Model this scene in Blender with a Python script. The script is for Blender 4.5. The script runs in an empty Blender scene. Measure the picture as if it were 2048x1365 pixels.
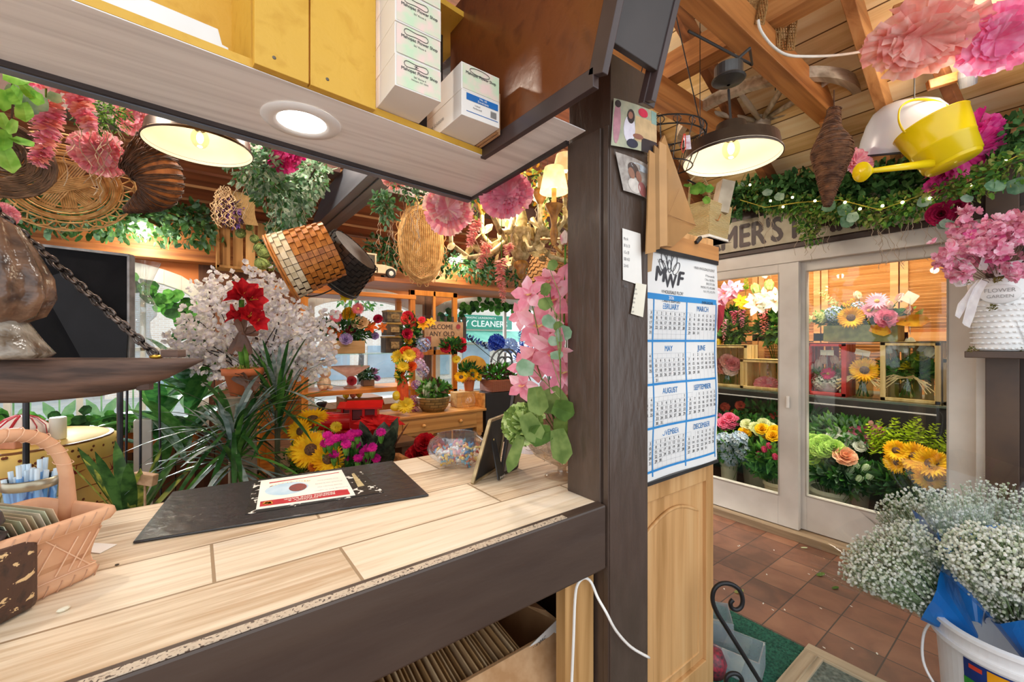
import bpy, math, random
from mathutils import Vector, Matrix
V = Vector
random.seed(7)
C = bpy.context.scene.collection
scene = bpy.context.scene

# ---------------- camera, sky, exposure ----------------
F = 840.0                      # focal length in pixels of the 2048 px wide frame
CAMZ = 1.42
YAW = math.radians(37.0)
CF = V((math.sin(YAW), math.cos(YAW), 0.0))
CR = V((math.cos(YAW), -math.sin(YAW), 0.0))
CAM = V((0.0, 0.0, CAMZ))
cd = bpy.data.cameras.new('camera'); cam = bpy.data.objects.new('camera', cd); C.objects.link(cam)
cam.location = CAM; cam.rotation_euler = (math.pi / 2, 0, -YAW)
cd.sensor_width = 36.0; cd.lens = F / 2048.0 * 36.0; cd.clip_start = 0.02; cd.clip_end = 200
scene.camera = cam
w = bpy.data.worlds.new('sky'); scene.world = w; w.use_nodes = True
_b = w.node_tree.nodes['Background']; _b.inputs[0].default_value = (0.90, 0.95, 1.0, 1); _b.inputs[1].default_value = 1.15
scene.view_settings.view_transform = 'Standard'; scene.view_settings.look = 'None'
scene.view_settings.gamma = 1.0; scene.view_settings.use_curve_mapping = False
scene.view_settings.exposure = 0.74
sl = bpy.data.lights.new('sun', 'SUN'); sl.energy = 5; sl.angle = math.radians(12); sl.color = (1, .96, .9)
so = bpy.data.objects.new('sun', sl); C.objects.link(so); so.rotation_euler = (math.radians(-64), 0, math.radians(14))

def lamp(name, loc, power, col=(1, .82, .6), r=.03, typ='POINT', rot=None, size=None, size_y=None, spot=None):
    l = bpy.data.lights.new(name, typ); l.energy = power; l.color = col
    if typ == 'POINT': l.shadow_soft_size = r
    if typ == 'SPOT': l.shadow_soft_size = r; l.spot_size = spot or 2.4; l.spot_blend = .6
    if typ == 'AREA':
        l.shape = 'RECTANGLE'; l.size = size; l.size_y = size_y or size
    o = bpy.data.objects.new(name, l); C.objects.link(o); o.location = loc
    if rot: o.rotation_euler = rot
    return o
# ---------------- pixel <-> place helpers ----------------
def ray(px, py):
    return CF + CR * ((px - 1024) / F) + V((0, 0, (682.5 - py) / F))
def at(px, py, t): return CAM + ray(px, py) * t
def onz(px, py, z): d = ray(px, py); return CAM + d * ((z - CAMZ) / d.z)
def ony(px, py, y): d = ray(px, py); return CAM + d * (y / d.y)
def onx(px, py, x): d = ray(px, py); return CAM + d * (x / d.x)
def onp(px, py, P, n): d = ray(px, py); return CAM + d * ((P - CAM).dot(n) / d.dot(n))
Z = V((0, 0, 1)); X = V((1, 0, 0)); Y = V((0, 1, 0))
def U(a, b): return random.uniform(a, b)
def rv(s=1.0): return V((U(-s, s), U(-s, s), U(-s, s)))
def perp(n):
    n = n.normalized(); a = Z if abs(n.z) < .9 else X
    u = n.cross(a).normalized(); return u, n.cross(u).normalized()

# ---------------- materials ----------------
def lin(h):
    h = h.lstrip('#'); o = []
    for i in (0, 2, 4):
        c = int(h[i:i + 2], 16) / 255; o.append(c / 12.92 if c <= .04045 else ((c + .055) / 1.055) ** 2.4)
    return (o[0], o[1], o[2], 1)
_M = {}
def base(name, col, rough=.6, metal=0.0, spec=.5):
    m = bpy.data.materials.new(name); m.use_nodes = True
    nt = m.node_tree; b = nt.nodes['Principled BSDF']
    b.inputs['Base Color'].default_value = lin(col); b.inputs['Roughness'].default_value = rough
    b.inputs['Metallic'].default_value = metal
    try: b.inputs['Specular IOR Level'].default_value = spec
    except Exception: pass
    return m, nt, b
def N(nt, t, **k):
    n = nt.nodes.new(t)
    for a, v in k.items():
        if a in n.inputs: n.inputs[a].default_value = v
        else: setattr(n, a, v)
    return n
def coords(nt, scale, world=False, rot=(0, 0, 0)):
    mp = N(nt, 'ShaderNodeMapping'); mp.inputs['Scale'].default_value = scale; mp.inputs['Rotation'].default_value = rot
    if world: g = N(nt, 'ShaderNodeNewGeometry'); nt.links.new(g.outputs['Position'], mp.inputs[0])
    else: g = N(nt, 'ShaderNodeTexCoord'); nt.links.new(g.outputs['Object'], mp.inputs[0])
    return mp
def ramp(nt, fac, cols, pos=None):
    r = N(nt, 'ShaderNodeValToRGB'); e = r.color_ramp.elements
    n = len(cols); pos = pos or [i / (n - 1) for i in range(n)]
    while len(e) < n: e.new(.5)
    for i in range(n): e[i].position = pos[i]; e[i].color = lin(cols[i])
    nt.links.new(fac, r.inputs[0]); return r
def bump(nt, b, h, s=.3, d=.01):
    bp = N(nt, 'ShaderNodeBump'); bp.inputs['Strength'].default_value = s; bp.inputs['Distance'].default_value = d
    nt.links.new(h, bp.inputs['Height']); nt.links.new(bp.outputs[0], b.inputs['Normal'])
def mn(col, col2=None, rough=.6, scale=8.0, metal=0.0, bs=0.0, stretch=(1, 1, 1), spec=.5, detail=3):
    """mottled material from a noise between two tones"""
    key = ('mn', col, col2, rough, scale, metal, bs, stretch, spec)
    if key in _M: return _M[key]
    m, nt, b = base('mottled_' + col, col, rough, metal, spec)
    if col2 is None:
        v = [min(255, int(int(col.lstrip('#')[i:i + 2], 16) * .88)) for i in (0, 2, 4)]; col2 = '%02x%02x%02x' % tuple(v)
    mp = coords(nt, tuple(scale * s for s in stretch))
    n = N(nt, 'ShaderNodeTexNoise'); n.inputs['Scale'].default_value = 1; n.inputs['Detail'].default_value = detail
    nt.links.new(mp.outputs[0], n.inputs['Vector'])
    r = ramp(nt, n.outputs[0], [col2, col], [.35, .65]); nt.links.new(r.outputs[0], b.inputs['Base Color'])
    if bs: bump(nt, b, n.outputs[0], bs)
    _M[key] = m; return m
def wood(c1, c2, axis='x', scale=1.0, rough=.5, c3=None, bs=.15, world=True, spec=.4):
    key = ('wood', c1, c2, axis, scale, rough, c3)
    if key in _M: return _M[key]
    m, nt, b = base('wood_' + c1, c1, rough, 0, spec)
    st = {'x': (1.2, 22, 22), 'y': (22, 1.2, 22), 'z': (22, 22, 1.2)}[axis]
    mp = coords(nt, tuple(scale * s for s in st), world)
    n = N(nt, 'ShaderNodeTexNoise'); n.inputs['Scale'].default_value = 1; n.inputs['Detail'].default_value = 6; n.inputs['Distortion'].default_value = .6
    nt.links.new(mp.outputs[0], n.inputs['Vector'])
    r = ramp(nt, n.outputs[0], [c2, c1, c3 or c1], [.3, .55, .8]); nt.links.new(r.outputs[0], b.inputs['Base Color'])
    if bs: bump(nt, b, n.outputs[0], bs, .004)
    _M[key] = m; return m
def planks(c1, c2, gap, axes, width, length, rough=.5, gsize=.004, var=.5, grain='x', offset=.5, c3=None, gs=1.0, shift=(0, 0), spec=.4):
    """boards or tiles laid over a plane; axes = which world axes run along/across"""
    key = ('pl', c1, c2, gap, axes, width, length, rough, gsize)
    if key in _M: return _M[key]
    m, nt, b = base('boards_' + c1, c1, rough, 0, spec)
    g = N(nt, 'ShaderNodeNewGeometry'); s = N(nt, 'ShaderNodeSeparateXYZ'); nt.links.new(g.outputs['Position'], s.inputs[0])
    cb = N(nt, 'ShaderNodeCombineXYZ')
    for i in (0, 1):
        ad = N(nt, 'ShaderNodeMath', operation='ADD'); ad.inputs[1].default_value = shift[i] + 40 * (length if i == 0 else width)
        nt.links.new(s.outputs['XYZ'.index(axes[i].upper())], ad.inputs[0]); nt.links.new(ad.outputs[0], cb.inputs[i])
    br = N(nt, 'ShaderNodeTexBrick'); br.offset = offset; br.inputs['Scale'].default_value = 1
    br.inputs['Brick Width'].default_value = length; br.inputs['Row Height'].default_value = width
    br.inputs['Mortar Size'].default_value = gsize; br.inputs['Mortar Smooth'].default_value = .2; br.inputs['Bias'].default_value = 0
    br.inputs['Color1'].default_value = (0, 0, 0, 1); br.inputs['Color2'].default_value = (1, 1, 1, 1); br.inputs['Mortar'].default_value = (.5, .5, .5, 1)
    nt.links.new(cb.outputs[0], br.inputs['Vector'])
    st = {'x': (1.5, 26, 26), 'y': (26, 1.5, 26), 'z': (26, 26, 1.5), 'n': (7, 7, 7)}[grain]
    mp = coords(nt, tuple(gs * q for q in st), True)
    n = N(nt, 'ShaderNodeTexNoise'); n.inputs['Scale'].default_value = 1; n.inputs['Detail'].default_value = 6; n.inputs['Distortion'].default_value = .5
    nt.links.new(mp.outputs[0], n.inputs['Vector'])
    mx = N(nt, 'ShaderNodeMath', operation='MULTIPLY_ADD'); mx.inputs[1].default_value = var
    sub = N(nt, 'ShaderNodeMath', operation='SUBTRACT'); sub.inputs[1].default_value = .5 * var
    nt.links.new(br.outputs['Color'], mx.inputs[0]); nt.links.new(n.outputs[0], mx.inputs[2]); nt.links.new(mx.outputs[0], sub.inputs[0])
    r = ramp(nt, sub.outputs[0], [c2, c1, c3 or c1], [.25, .55, .85])
    mix = N(nt, 'ShaderNodeMixRGB'); mix.inputs[2].default_value = lin(gap)
    nt.links.new(br.outputs['Fac'], mix.inputs[0]); nt.links.new(r.outputs[0], mix.inputs[1]); nt.links.new(mix.outputs[0], b.inputs['Base Color'])
    inv = N(nt, 'ShaderNodeMath', operation='SUBTRACT'); inv.inputs[0].default_value = 1; nt.links.new(br.outputs['Fac'], inv.inputs[1])
    ad = N(nt, 'ShaderNodeMath', operation='MULTIPLY_ADD'); ad.inputs[1].default_value = .25
    nt.links.new(n.outputs[0], ad.inputs[0]); nt.links.new(inv.outputs[0], ad.inputs[2])
    bump(nt, b, ad.outputs[0], .5, .004)
    _M[key] = m; return m
def chipped(c1, c2, c3, scale=14, th=.56, rough=.45):
    """old paint with chips that show what is under it"""
    key = ('ch', c1, c2, c3, scale, th)
    if key in _M: return _M[key]
    m, nt, b = base('chipped_' + c1, c1, rough)
    mp = coords(nt, (scale,) * 3, True)
    n = N(nt, 'ShaderNodeTexNoise'); n.inputs['Scale'].default_value = 1; n.inputs['Detail'].default_value = 5; n.inputs['Distortion'].default_value = .4
    nt.links.new(mp.outputs[0], n.inputs['Vector'])
    r = ramp(nt, n.outputs[0], [c2, c1, c1, c3, c3], [.3, .45, th, th + .012, 1]); nt.links.new(r.outputs[0], b.inputs['Base Color'])
    bump(nt, b, n.outputs[0], .4, .006)
    _M[key] = m; return m
def weave(c1, c2, scale=60, rough=.6, bs=.8):
    key = ('wv', c1, c2, scale)
    if key in _M: return _M[key]
    m, nt, b = base('woven_' + c1, c1, rough)
    mp = coords(nt, (scale,) * 3)
    a = N(nt, 'ShaderNodeTexWave', bands_direction='X'); c = N(nt, 'ShaderNodeTexWave', bands_direction='Z')
    d = N(nt, 'ShaderNodeTexWave', bands_direction='Y')
    for q in (a, c, d):
        q.inputs['Scale'].default_value = .5; q.inputs['Distortion'].default_value = 1.2; q.inputs['Detail'].default_value = 1; nt.links.new(mp.outputs[0], q.inputs['Vector'])
    m1 = N(nt, 'ShaderNodeMath', operation='MULTIPLY'); m2 = N(nt, 'ShaderNodeMath', operation='ADD'); 
    nt.links.new(a.outputs['Fac'], m1.inputs[0]); nt.links.new(d.outputs['Fac'], m1.inputs[1])
    nt.links.new(m1.outputs[0], m2.inputs[0]); nt.links.new(c.outputs['Fac'], m2.inputs[1])
    r = ramp(nt, m2.outputs[0], [c2, c1, c1], [.25, .75, 1]); nt.links.new(r.outputs[0], b.inputs['Base Color'])
    bump(nt, b, m2.outputs[0], bs, .004)
    _M[key] = m; return m
def emis(col, s=1.0):
    key = ('em', col, s)
    if key in _M: return _M[key]
    m, nt, b = base('glowing_' + col, col, .5)
    b.inputs['Emission Color'].default_value = lin(col); b.inputs['Emission Strength'].default_value = s
    _M[key] = m; return m
def glass(tint='ffffff', refl=.06, rough=.02, opac=0.0):
    key = ('gl', tint, refl, rough, opac)
    if key in _M: return _M[key]
    m = bpy.data.materials.new('clear_' + tint); m.use_nodes = True; nt = m.node_tree; nt.nodes.clear()
    o = N(nt, 'ShaderNodeOutputMaterial'); t = N(nt, 'ShaderNodeBsdfTransparent'); t.inputs[0].default_value = lin(tint)
    g = N(nt, 'ShaderNodeBsdfGlossy'); g.inputs['Roughness'].default_value = rough
    lw = N(nt, 'ShaderNodeLayerWeight'); lw.inputs[0].default_value = .5
    pw = N(nt, 'ShaderNodeMath', operation='POWER'); pw.inputs[1].default_value = 4; nt.links.new(lw.outputs['Facing'], pw.inputs[0])
    ad = N(nt, 'ShaderNodeMath', operation='MULTIPLY_ADD'); ad.inputs[1].default_value = .55; ad.inputs[2].default_value = refl * .7; ad.use_clamp = True
    mx = N(nt, 'ShaderNodeMixShader')
    nt.links.new(pw.outputs[0], ad.inputs[0]); nt.links.new(ad.outputs[0], mx.inputs[0]); nt.links.new(t.outputs[0], mx.inputs[1]); nt.links.new(g.outputs[0], mx.inputs[2])
    last = mx
    if opac:
        d = N(nt, 'ShaderNodeBsdfDiffuse'); d.inputs[0].default_value = lin(tint); m3 = N(nt, 'ShaderNodeMixShader'); m3.inputs[0].default_value = opac
        nt.links.new(mx.outputs[0], m3.inputs[1]); nt.links.new(d.outputs[0], m3.inputs[2]); last = m3
    nt.links.new(last.outputs[0], o.inputs[0])
    _M[key] = m; return m
def petalmat(col, col2=None, tr=.35, rough=.7):
    """thin petals, leaves and tissue that let some light through"""
    key = ('pt', col, col2, tr)
    if key in _M: return _M[key]
    m, nt, b = base('petal_' + col, col, rough, 0, .2)
    mp = coords(nt, (25, 25, 25)); n = N(nt, 'ShaderNodeTexNoise'); n.inputs['Scale'].default_value = 1; nt.links.new(mp.outputs[0], n.inputs['Vector'])
    r = ramp(nt, n.outputs[0], [col2 or col, col], [.4, .62]); nt.links.new(r.outputs[0], b.inputs['Base Color'])
    tl = N(nt, 'ShaderNodeBsdfTranslucent'); nt.links.new(r.outputs[0], tl.inputs[0]); mx = N(nt, 'ShaderNodeMixShader'); mx.inputs[0].default_value = tr
    nt.links.new(b.outputs[0], mx.inputs[1]); nt.links.new(tl.outputs[0], mx.inputs[2])
    nt.links.new(mx.outputs[0], nt.nodes['Material Output'].inputs[0])
    _M[key] = m; return m

# ---------------- mesh builder ----------------
class MB:
    def __init__(s, mat=None):
        s.v = []; s.f = []; s.mi = []; s.mats = []; s.cur = 0
        if mat: s.mat(mat)
    def mat(s, m):
        if m not in s.mats: s.mats.append(m)
        s.cur = s.mats.index(m); return s
    def face(s, idx): s.f.append(tuple(idx)); s.mi.append(s.cur)
    def poly(s, pts):
        b = len(s.v); s.v += [V(p) for p in pts]; s.face(range(b, b + len(pts)))
    def bbox(s, x0, x1, y0, y1, z0, z1):
        s.box(V(((x0 + x1) / 2, (y0 + y1) / 2, (z0 + z1) / 2)), (abs(x1 - x0), abs(y1 - y0), abs(z1 - z0)))
    def box(s, c, d, ax=None):
        ax = ax or (X, Y, Z); b = len(s.v)
        for k in (-.5, .5):
            for j in (-.5, .5):
                for i in (-.5, .5): s.v.append(V(c) + ax[0] * (i * d[0]) + ax[1] * (j * d[1]) + ax[2] * (k * d[2]))
        for q in ((0, 2, 3, 1), (4, 5, 7, 6), (0, 1, 5, 4), (2, 6, 7, 3), (0, 4, 6, 2), (1, 3, 7, 5)): s.face([b + i for i in q])
    def beam(s, p, q, w, h, up=Z):
        p = V(p); q = V(q); d = (q - p); L = d.length; d = d.normalized(); a = up - d * up.dot(d)
        if a.length < 1e-4: a = X - d * X.dot(d)
        a = a.normalized(); s.box((p + q) / 2, (L, w, h), (d, a.cross(d).normalized(), a))
    def prism(s, pts, off):
        """closed solid: polygon pts swept by vector off"""
        pts = [V(p) for p in pts]; off = V(off); b = len(s.v); n = len(pts)
        s.v += pts; s.v += [p + off for p in pts]
        s.face(list(range(b, b + n))[::-1]); s.face(range(b + n, b + 2 * n))
        for i in range(n): j = (i + 1) % n; s.face((b + i, b + j, b + n + j, b + n + i))
    def tube(s, pts, r, n=6, cap=True, flat=1.0):
        pts = [V(p) for p in pts]; k = len(pts); b = len(s.v)
        rs = r if isinstance(r, (list, tuple)) else [r] * k
        u = None
        for i, p in enumerate(pts):
            d = (pts[min(i + 1, k - 1)] - pts[max(i - 1, 0)])
            if d.length < 1e-9: d = Z.copy()
            d.normalize()
            if u is None: u, w_ = perp(d)
            else:
                u = u - d * u.dot(d)
                u = u.normalized() if u.length > 1e-6 else perp(d)[0]
            w_ = d.cross(u)
            for j in range(n):
                a = 2 * math.pi * j / n; s.v.append(p + u * (math.cos(a) * rs[i]) + w_ * (math.sin(a) * rs[i] * flat))
        for i in range(k - 1):
            for j in range(n):
                j2 = (j + 1) % n; s.face((b + i * n + j, b + i * n + j2, b + (i + 1) * n + j2, b + (i + 1) * n + j))
        if cap: s.face([b + j for j in range(n)][::-1]); s.face([b + (k - 1) * n + j for j in range(n)])
    def lathe(s, c, prof, n=24, axis=Z, cap=False, sq=(1, 1), wob=0, wn=5, u=None):
        c = V(c); axis = axis.normalized()
        if abs(axis.z) > .999 and u is None: u, w_ = X, Y * (1 if axis.z > 0 else -1)
        elif u is not None: u = u.normalized(); w_ = axis.cross(u)
        else: u, w_ = perp(axis); w_ = axis.cross(u)
        b = len(s.v); k = len(prof)
        for (r, z) in prof:
            for j in range(n):
                a = 2 * math.pi * j / n; rr = r * (1 + wob * math.sin(wn * a))
                s.v.append(c + axis * z + u * (math.cos(a) * rr * sq[0]) + w_ * (math.sin(a) * rr * sq[1]))
        for i in range(k - 1):
            for j in range(n):
                j2 = (j + 1) % n; s.face((b + i * n + j, b + i * n + j2, b + (i + 1) * n + j2, b + (i + 1) * n + j))
        if cap: s.face([b + j for j in range(n)][::-1]); s.face([b + (k - 1) * n + j for j in range(n)])
    def ell(s, c, r, ax=None, n=10, m=6):
        ax = ax or (X, Y, Z); c = V(c)
        if not isinstance(r, (list, tuple)): r = (r, r, r)
        b = len(s.v)
        for i in range(m + 1):
            th = math.pi * i / m
            for j in range(n):
                a = 2 * math.pi * j / n
                s.v.append(c + ax[0] * (r[0] * math.sin(th) * math.cos(a)) + ax[1] * (r[1] * math.sin(th) * math.sin(a)) + ax[2] * (r[2] * math.cos(th)))
        for i in range(m):
            for j in range(n):
                j2 = (j + 1) % n; s.face((b + i * n + j, b + (i + 1) * n + j, b + (i + 1) * n + j2, b + i * n + j2))
    def grid(s, fn, nu, nv):
        b = len(s.v)
        for i in range(nu + 1):
            for j in range(nv + 1): s.v.append(V(fn(i / nu, j / nv)))
        for i in range(nu):
            for j in range(nv):
                a = b + i * (nv + 1) + j; s.face((a, a + 1, a + nv + 2, a + nv + 1))
    def petal(s, p, d, nrm, L, W, curl=.2, cup=.1, k=3, tip=.25, wbase=.3, ruff=0):
        """petal or leaf: starts at p, runs along d, faces nrm, bends towards nrm by curl"""
        d = d.normalized(); side = d.cross(nrm); side = side.normalized() if side.length > 1e-5 else perp(d)[0]; nn = side.cross(d).normalized()
        b = len(s.v)
        for i in range(k + 1):
            t = i / k; wd = W * .5 * (wbase + (1 - wbase) * math.sin(math.pi * min(1, t * .62 + .12)) ** .9) if t < 1 else W * .5 * tip
            c = p + d * (L * (t - .15 * abs(curl) * t * t)) + nn * (L * curl * t * t)
            r1 = ruff * W * U(-1, 1) if ruff else 0; r2 = ruff * W * U(-1, 1) if ruff else 0
            s.v.append(c + side * wd + nn * (cup * wd + r1)); s.v.append(c - nn * (cup * wd * .3)); s.v.append(c - side * wd + nn * (cup * wd + r2))
        for i in range(k):
            a = b + i * 3; s.face((a, a + 1, a + 4, a + 3)); s.face((a + 1, a + 2, a + 5, a + 4))
    def build(s, name, parent=None, label=None, cat=None, group=None, kind=None, smooth=False, bevel=0, solid=0, angle=None, org=None):
        if parent is not None: o0 = parent_loc[parent.name]
        elif org is not None: o0 = V(org)
        else:
            xs = [v.x for v in s.v]; ys = [v.y for v in s.v]; zs = [v.z for v in s.v]
            o0 = V(((min(xs) + max(xs)) / 2, (min(ys) + max(ys)) / 2, min(zs)))
        me = bpy.data.meshes.new(name); me.from_pydata([tuple(v - o0) for v in s.v], [], s.f)
        for m in s.mats: me.materials.append(m)
        if len(s.mats) > 1: me.polygons.foreach_set('material_index', s.mi)
        if smooth: me.polygons.foreach_set('use_smooth', [True] * len(me.polygons))
        me.update()
        o = bpy.data.objects.new(name, me); C.objects.link(o)
        if parent is not None: o.parent = parent; o.location = (0, 0, 0)
        else: o.location = o0
        parent_loc[o.name] = o0
        if solid: q = o.modifiers.new('solid', 'SOLIDIFY'); q.thickness = solid; q.offset = 0
        if bevel: q = o.modifiers.new('bevel', 'BEVEL'); q.width = bevel; q.segments = 2; q.limit_method = 'ANGLE'
        if label: o['label'] = label
        if cat: o['category'] = cat
        if group: o['group'] = group
        if kind: o['kind'] = kind
        return o
parent_loc = {}
def thing(name, label, cat, loc, group=None):
    o = bpy.data.objects.new(name, None); C.objects.link(o); o.location = loc; o.empty_display_size = .05
    parent_loc[o.name] = V(loc); o['label'] = label; o['category'] = cat
    if group: o['group'] = group
    return o
_T = {}
def text(mb, s, o, xd, yd, size, align='LEFT', bold=0.0, wscale=1.0):
    """flat printed lettering, added to a mesh"""
    if s not in _T:
        cu = bpy.data.curves.new('lettering', 'FONT'); cu.body = s; cu.size = 1; cu.resolution_u = 3
        ob = bpy.data.objects.new('lettering', cu); C.objects.link(ob)
        dg = bpy.context.evaluated_depsgraph_get(); me = ob.evaluated_get(dg).to_mesh()
        vs = [v.co.copy() for v in me.vertices]; fs = [tuple(p.vertices) for p in me.polygons]
        ob.evaluated_get(dg).to_mesh_clear(); bpy.data.objects.remove(ob); bpy.data.curves.remove(cu)
        _T[s] = (vs, fs)
    vs, fs = _T[s]
    if not vs: return
    x0 = min(v.x for v in vs); x1 = max(v.x for v in vs)
    sh = {'LEFT': x0, 'CENTER': (x0 + x1) / 2, 'RIGHT': x1}[align]
    xd = V(xd).normalized(); yd = V(yd).normalized(); n = xd.cross(yd)
    for k, (dx, dy) in enumerate([(0, 0)] + ([(bold, 0), (-bold, 0), (0, bold * .7), (0, -bold * .7)] if bold > .003 else [])):
        b = len(mb.v)
        mb.v += [V(o) + xd * ((v.x - sh + dx) * size * wscale) + yd * ((v.y + dy) * size) + n * (.00006 * k) for v in vs]
        for f in fs: mb.face([b + i for i in f])

def smooth(pts, k=5):
    """rounds a path of points or radii"""
    o = []; n = len(pts)
    for i in range(n - 1):
        a, b, c, d = pts[max(i - 1, 0)], pts[i], pts[i + 1], pts[min(i + 2, n - 1)]
        for j in range(k):
            t = j / k; o.append((b * 2 + (c - a) * t + (a * 2 - b * 5 + c * 4 - d) * (t * t) + (b * 3 - a - c * 3 + d) * (t ** 3)) * .5)
    o.append(pts[-1]); return o
# ---------------- flowers ----------------
G1 = petalmat('4f8a35', '2f5f22'); G2 = petalmat('7fb04a', '568a34'); G3 = petalmat('8fae86', '63845f'); GD = petalmat('2f5a2c', '1d3c1c', .2)
def stem(mb, p, q, r=.003, sag=0.0, mat=None):
    mb.mat(mat or G1); mid = (p + q) / 2 + V((0, 0, sag)); mb.tube([p, mid, q], r, 5)
def daisy(mb, p, n, r, m1, m2, np_=16, disc=.38, layers=2, w=.34, cup=.15, curl=.15):
    n = n.normalized(); u, v = perp(n)
    mb.mat(m1)
    for L in range(layers):
        for i in range(np_):
            a = 2 * math.pi * (i + .5 * L + U(-.15, .15)) / np_; d = u * math.cos(a) + v * math.sin(a)
            mb.petal(p + d * (r * disc * .7), (d + n * (.15 + .25 * L)).normalized(), n, r * (1 - disc * .7) * U(.88, 1.05), r * w, -curl, cup, 2, .15, .5)
    mb.mat(m2); mb.ell(p + n * r * .04, (r * disc, r * disc, r * .14), (u, v, n), 10, 5)
def rose(mb, p, n, r, m1, layers=4, k=5, m2=None):
    n = n.normalized(); u, v = perp(n)
    for L in range(layers):
        f = (L + 1) / layers; mb.mat(m2 if (m2 and L % 2) else m1)
        for i in range(k + L):
            a = 2 * math.pi * (i + L * .37) / (k + L) + U(-.15, .15); d = u * math.cos(a) + v * math.sin(a)
            st = p - n * r * .35 + d * (r * .12 * f)
            mb.petal(st, (d * (f * 1.0) + n * (1.25 - .75 * f)).normalized(), (n - d * .9).normalized(), r * (.75 + .3 * f), r * (.55 + .55 * f), .12 - .3 * f, .3, 3, .62, .4, .05)
def pom(mb, p, r, mats, k=60, sq=(1, 1, 1), ax=None, ruff=.12, face=None):
    """tissue paper pompom: overlapping ruffled sheets"""
    ax = ax or (X, Y, Z)
    for i in range(k):
        z = 1 - 2 * (i + .5) / k; a = i * 2.399963; q = math.sqrt(1 - z * z)
        d = ax[0] * (q * math.cos(a)) + ax[1] * (q * math.sin(a)) + ax[2] * z
        d = (d + rv(.22)).normalized(); mb.mat(mats[i % len(mats)])
        sc = ax[0] * (d.dot(ax[0]) * sq[0]) + ax[1] * (d.dot(ax[1]) * sq[1]) + ax[2] * (d.dot(ax[2]) * sq[2])
        nn = perp(d)[i % 2] + rv(.6)
        mb.petal(p + sc * r * .1, sc.normalized(), nn, r * sc.length * U(.82, 1.02), r * U(.75, 1.1), U(-.15, .3), U(.1, .4), 4, U(.55, .9), .25, ruff)
def ruffle(mb, p, n, R, mats, rings=5, k=9, sq=(1, 1), depth=.5):
    """wide open tissue flower: rings of broad sheets with wavy, toothed outer edges"""
    n = n.normalized(); u, v = perp(n)
    for L in range(rings):
        f = (L + 1) / rings; kk = k + L * 2
        for i in range(kk):
            a = 2 * math.pi * (i + .5 * L) / kk + U(-.15, .15); mb.mat(mats[(i + L) % len(mats)]); h = 2 * math.pi / kk * U(.75, 1.15); ph = U(0, 6)
            tilt = (1.12 - f) * depth * 1.5 + U(-.08, .12); ro = R * (.42 + .6 * f) * U(.9, 1.06); b0 = len(mb.v); nu, nv = 7, 4
            for x in range(nu + 1):
                aa = a + h * (x / nu - .5) * 1.6; d = u * (math.cos(aa) * sq[0]) + v * (math.sin(aa) * sq[1])
                for y in range(nv + 1):
                    g = y / nv; wv = math.sin(x * 2.1 + ph) * .07 * g * g * R; tooth = (1 + .045 * (x % 2) * (y == nv))
                    mb.v.append(p - n * (R * depth * .3) + d * (ro * g * tooth * (1 - .25 * tilt * g)) + n * (ro * tilt * g * (1.1 - .35 * g) + wv))
            for x in range(nu):
                for y in range(nv): c = b0 + x * (nv + 1) + y; mb.face((c, c + 1, c + nv + 2, c + nv + 1))
def ball(mb, p, r, mats, k=60, fr=.22, hemi=None):
    """rounded head of many small florets"""
    for i in range(k):
        z = 1 - 2 * (i + .5) / k; a = i * 2.399963; q = math.sqrt(1 - z * z); d = V((q * math.cos(a), q * math.sin(a), z))
        if hemi is not None and d.dot(hemi) < -.3: continue
        c = p + d * r * U(.82, 1.0); u, v = perp(d); mb.mat(mats[i % len(mats)]); a0 = U(0, 3)
        for j in range(4):
            e = u * math.cos(a0 + j * 1.5708) + v * math.sin(a0 + j * 1.5708)
            mb.petal(c, (e + d * .35).normalized(), d, r * fr, r * fr * .95, .1, .1, 1, .7, .5)
def star(mb, p, n, r, mats, k=6, w=.36, curl=-.25, centre=None, up=.45):
    n = n.normalized(); u, v = perp(n); a0 = U(0, 2)
    for i in range(k):
        a = a0 + 2 * math.pi * i / k; d = u * math.cos(a) + v * math.sin(a); mb.mat(mats[i % len(mats)])
        mb.petal(p, (d + n * up).normalized(), n, r * U(.92, 1.05), r * w * 1.3, curl, .25, 3, .1, .4)
    if centre:
        mb.mat(centre)
        for i in range(5): mb.tube([p, p + n * r * .5 + rv(r * .15)], r * .02, 4)
def tulip(mb, p, d, h, m1):
    d = d.normalized(); u, v = perp(d); mb.mat(m1)
    mb.lathe(p, [(.02 * h, 0), (.27 * h, .18 * h), (.33 * h, .45 * h), (.26 * h, .8 * h), (.06 * h, h)], 8, d)
    for i in range(3):
        a = 2.1 * i; e = u * math.cos(a) + v * math.sin(a); mb.petal(p + e * h * .24, (d + e * .12).normalized(), -e, h * 1.0, h * .5, .12, -.3, 3, .12, .6)
def spike(mb, pts, r0, r1, mats, k=40, fs=1.0):
    """hanging or upright raceme of florets around a bent stem"""
    pts = [V(p) for p in pts]; n = len(pts) - 1
    for i in range(k):
        t = i / k; s_ = t * n; j = min(int(s_), n - 1); c = pts[j].lerp(pts[j + 1], s_ - j); d = (pts[j + 1] - pts[j]).normalized()
        u, v = perp(d); a = i * 2.4; e = u * math.cos(a) + v * math.sin(a); r = r0 + (r1 - r0) * t; mb.mat(mats[i % len(mats)])
        for q in (-.5, .5, 0):
            mb.petal(c + e * r * .15, (e + d.cross(e) * q + d * U(-.1, .5)).normalized(), d * -1 + rv(.3), r * fs * U(.8, 1.1), r * .62 * fs, U(-.3, .2), .2, 2, .35, .35)
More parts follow.
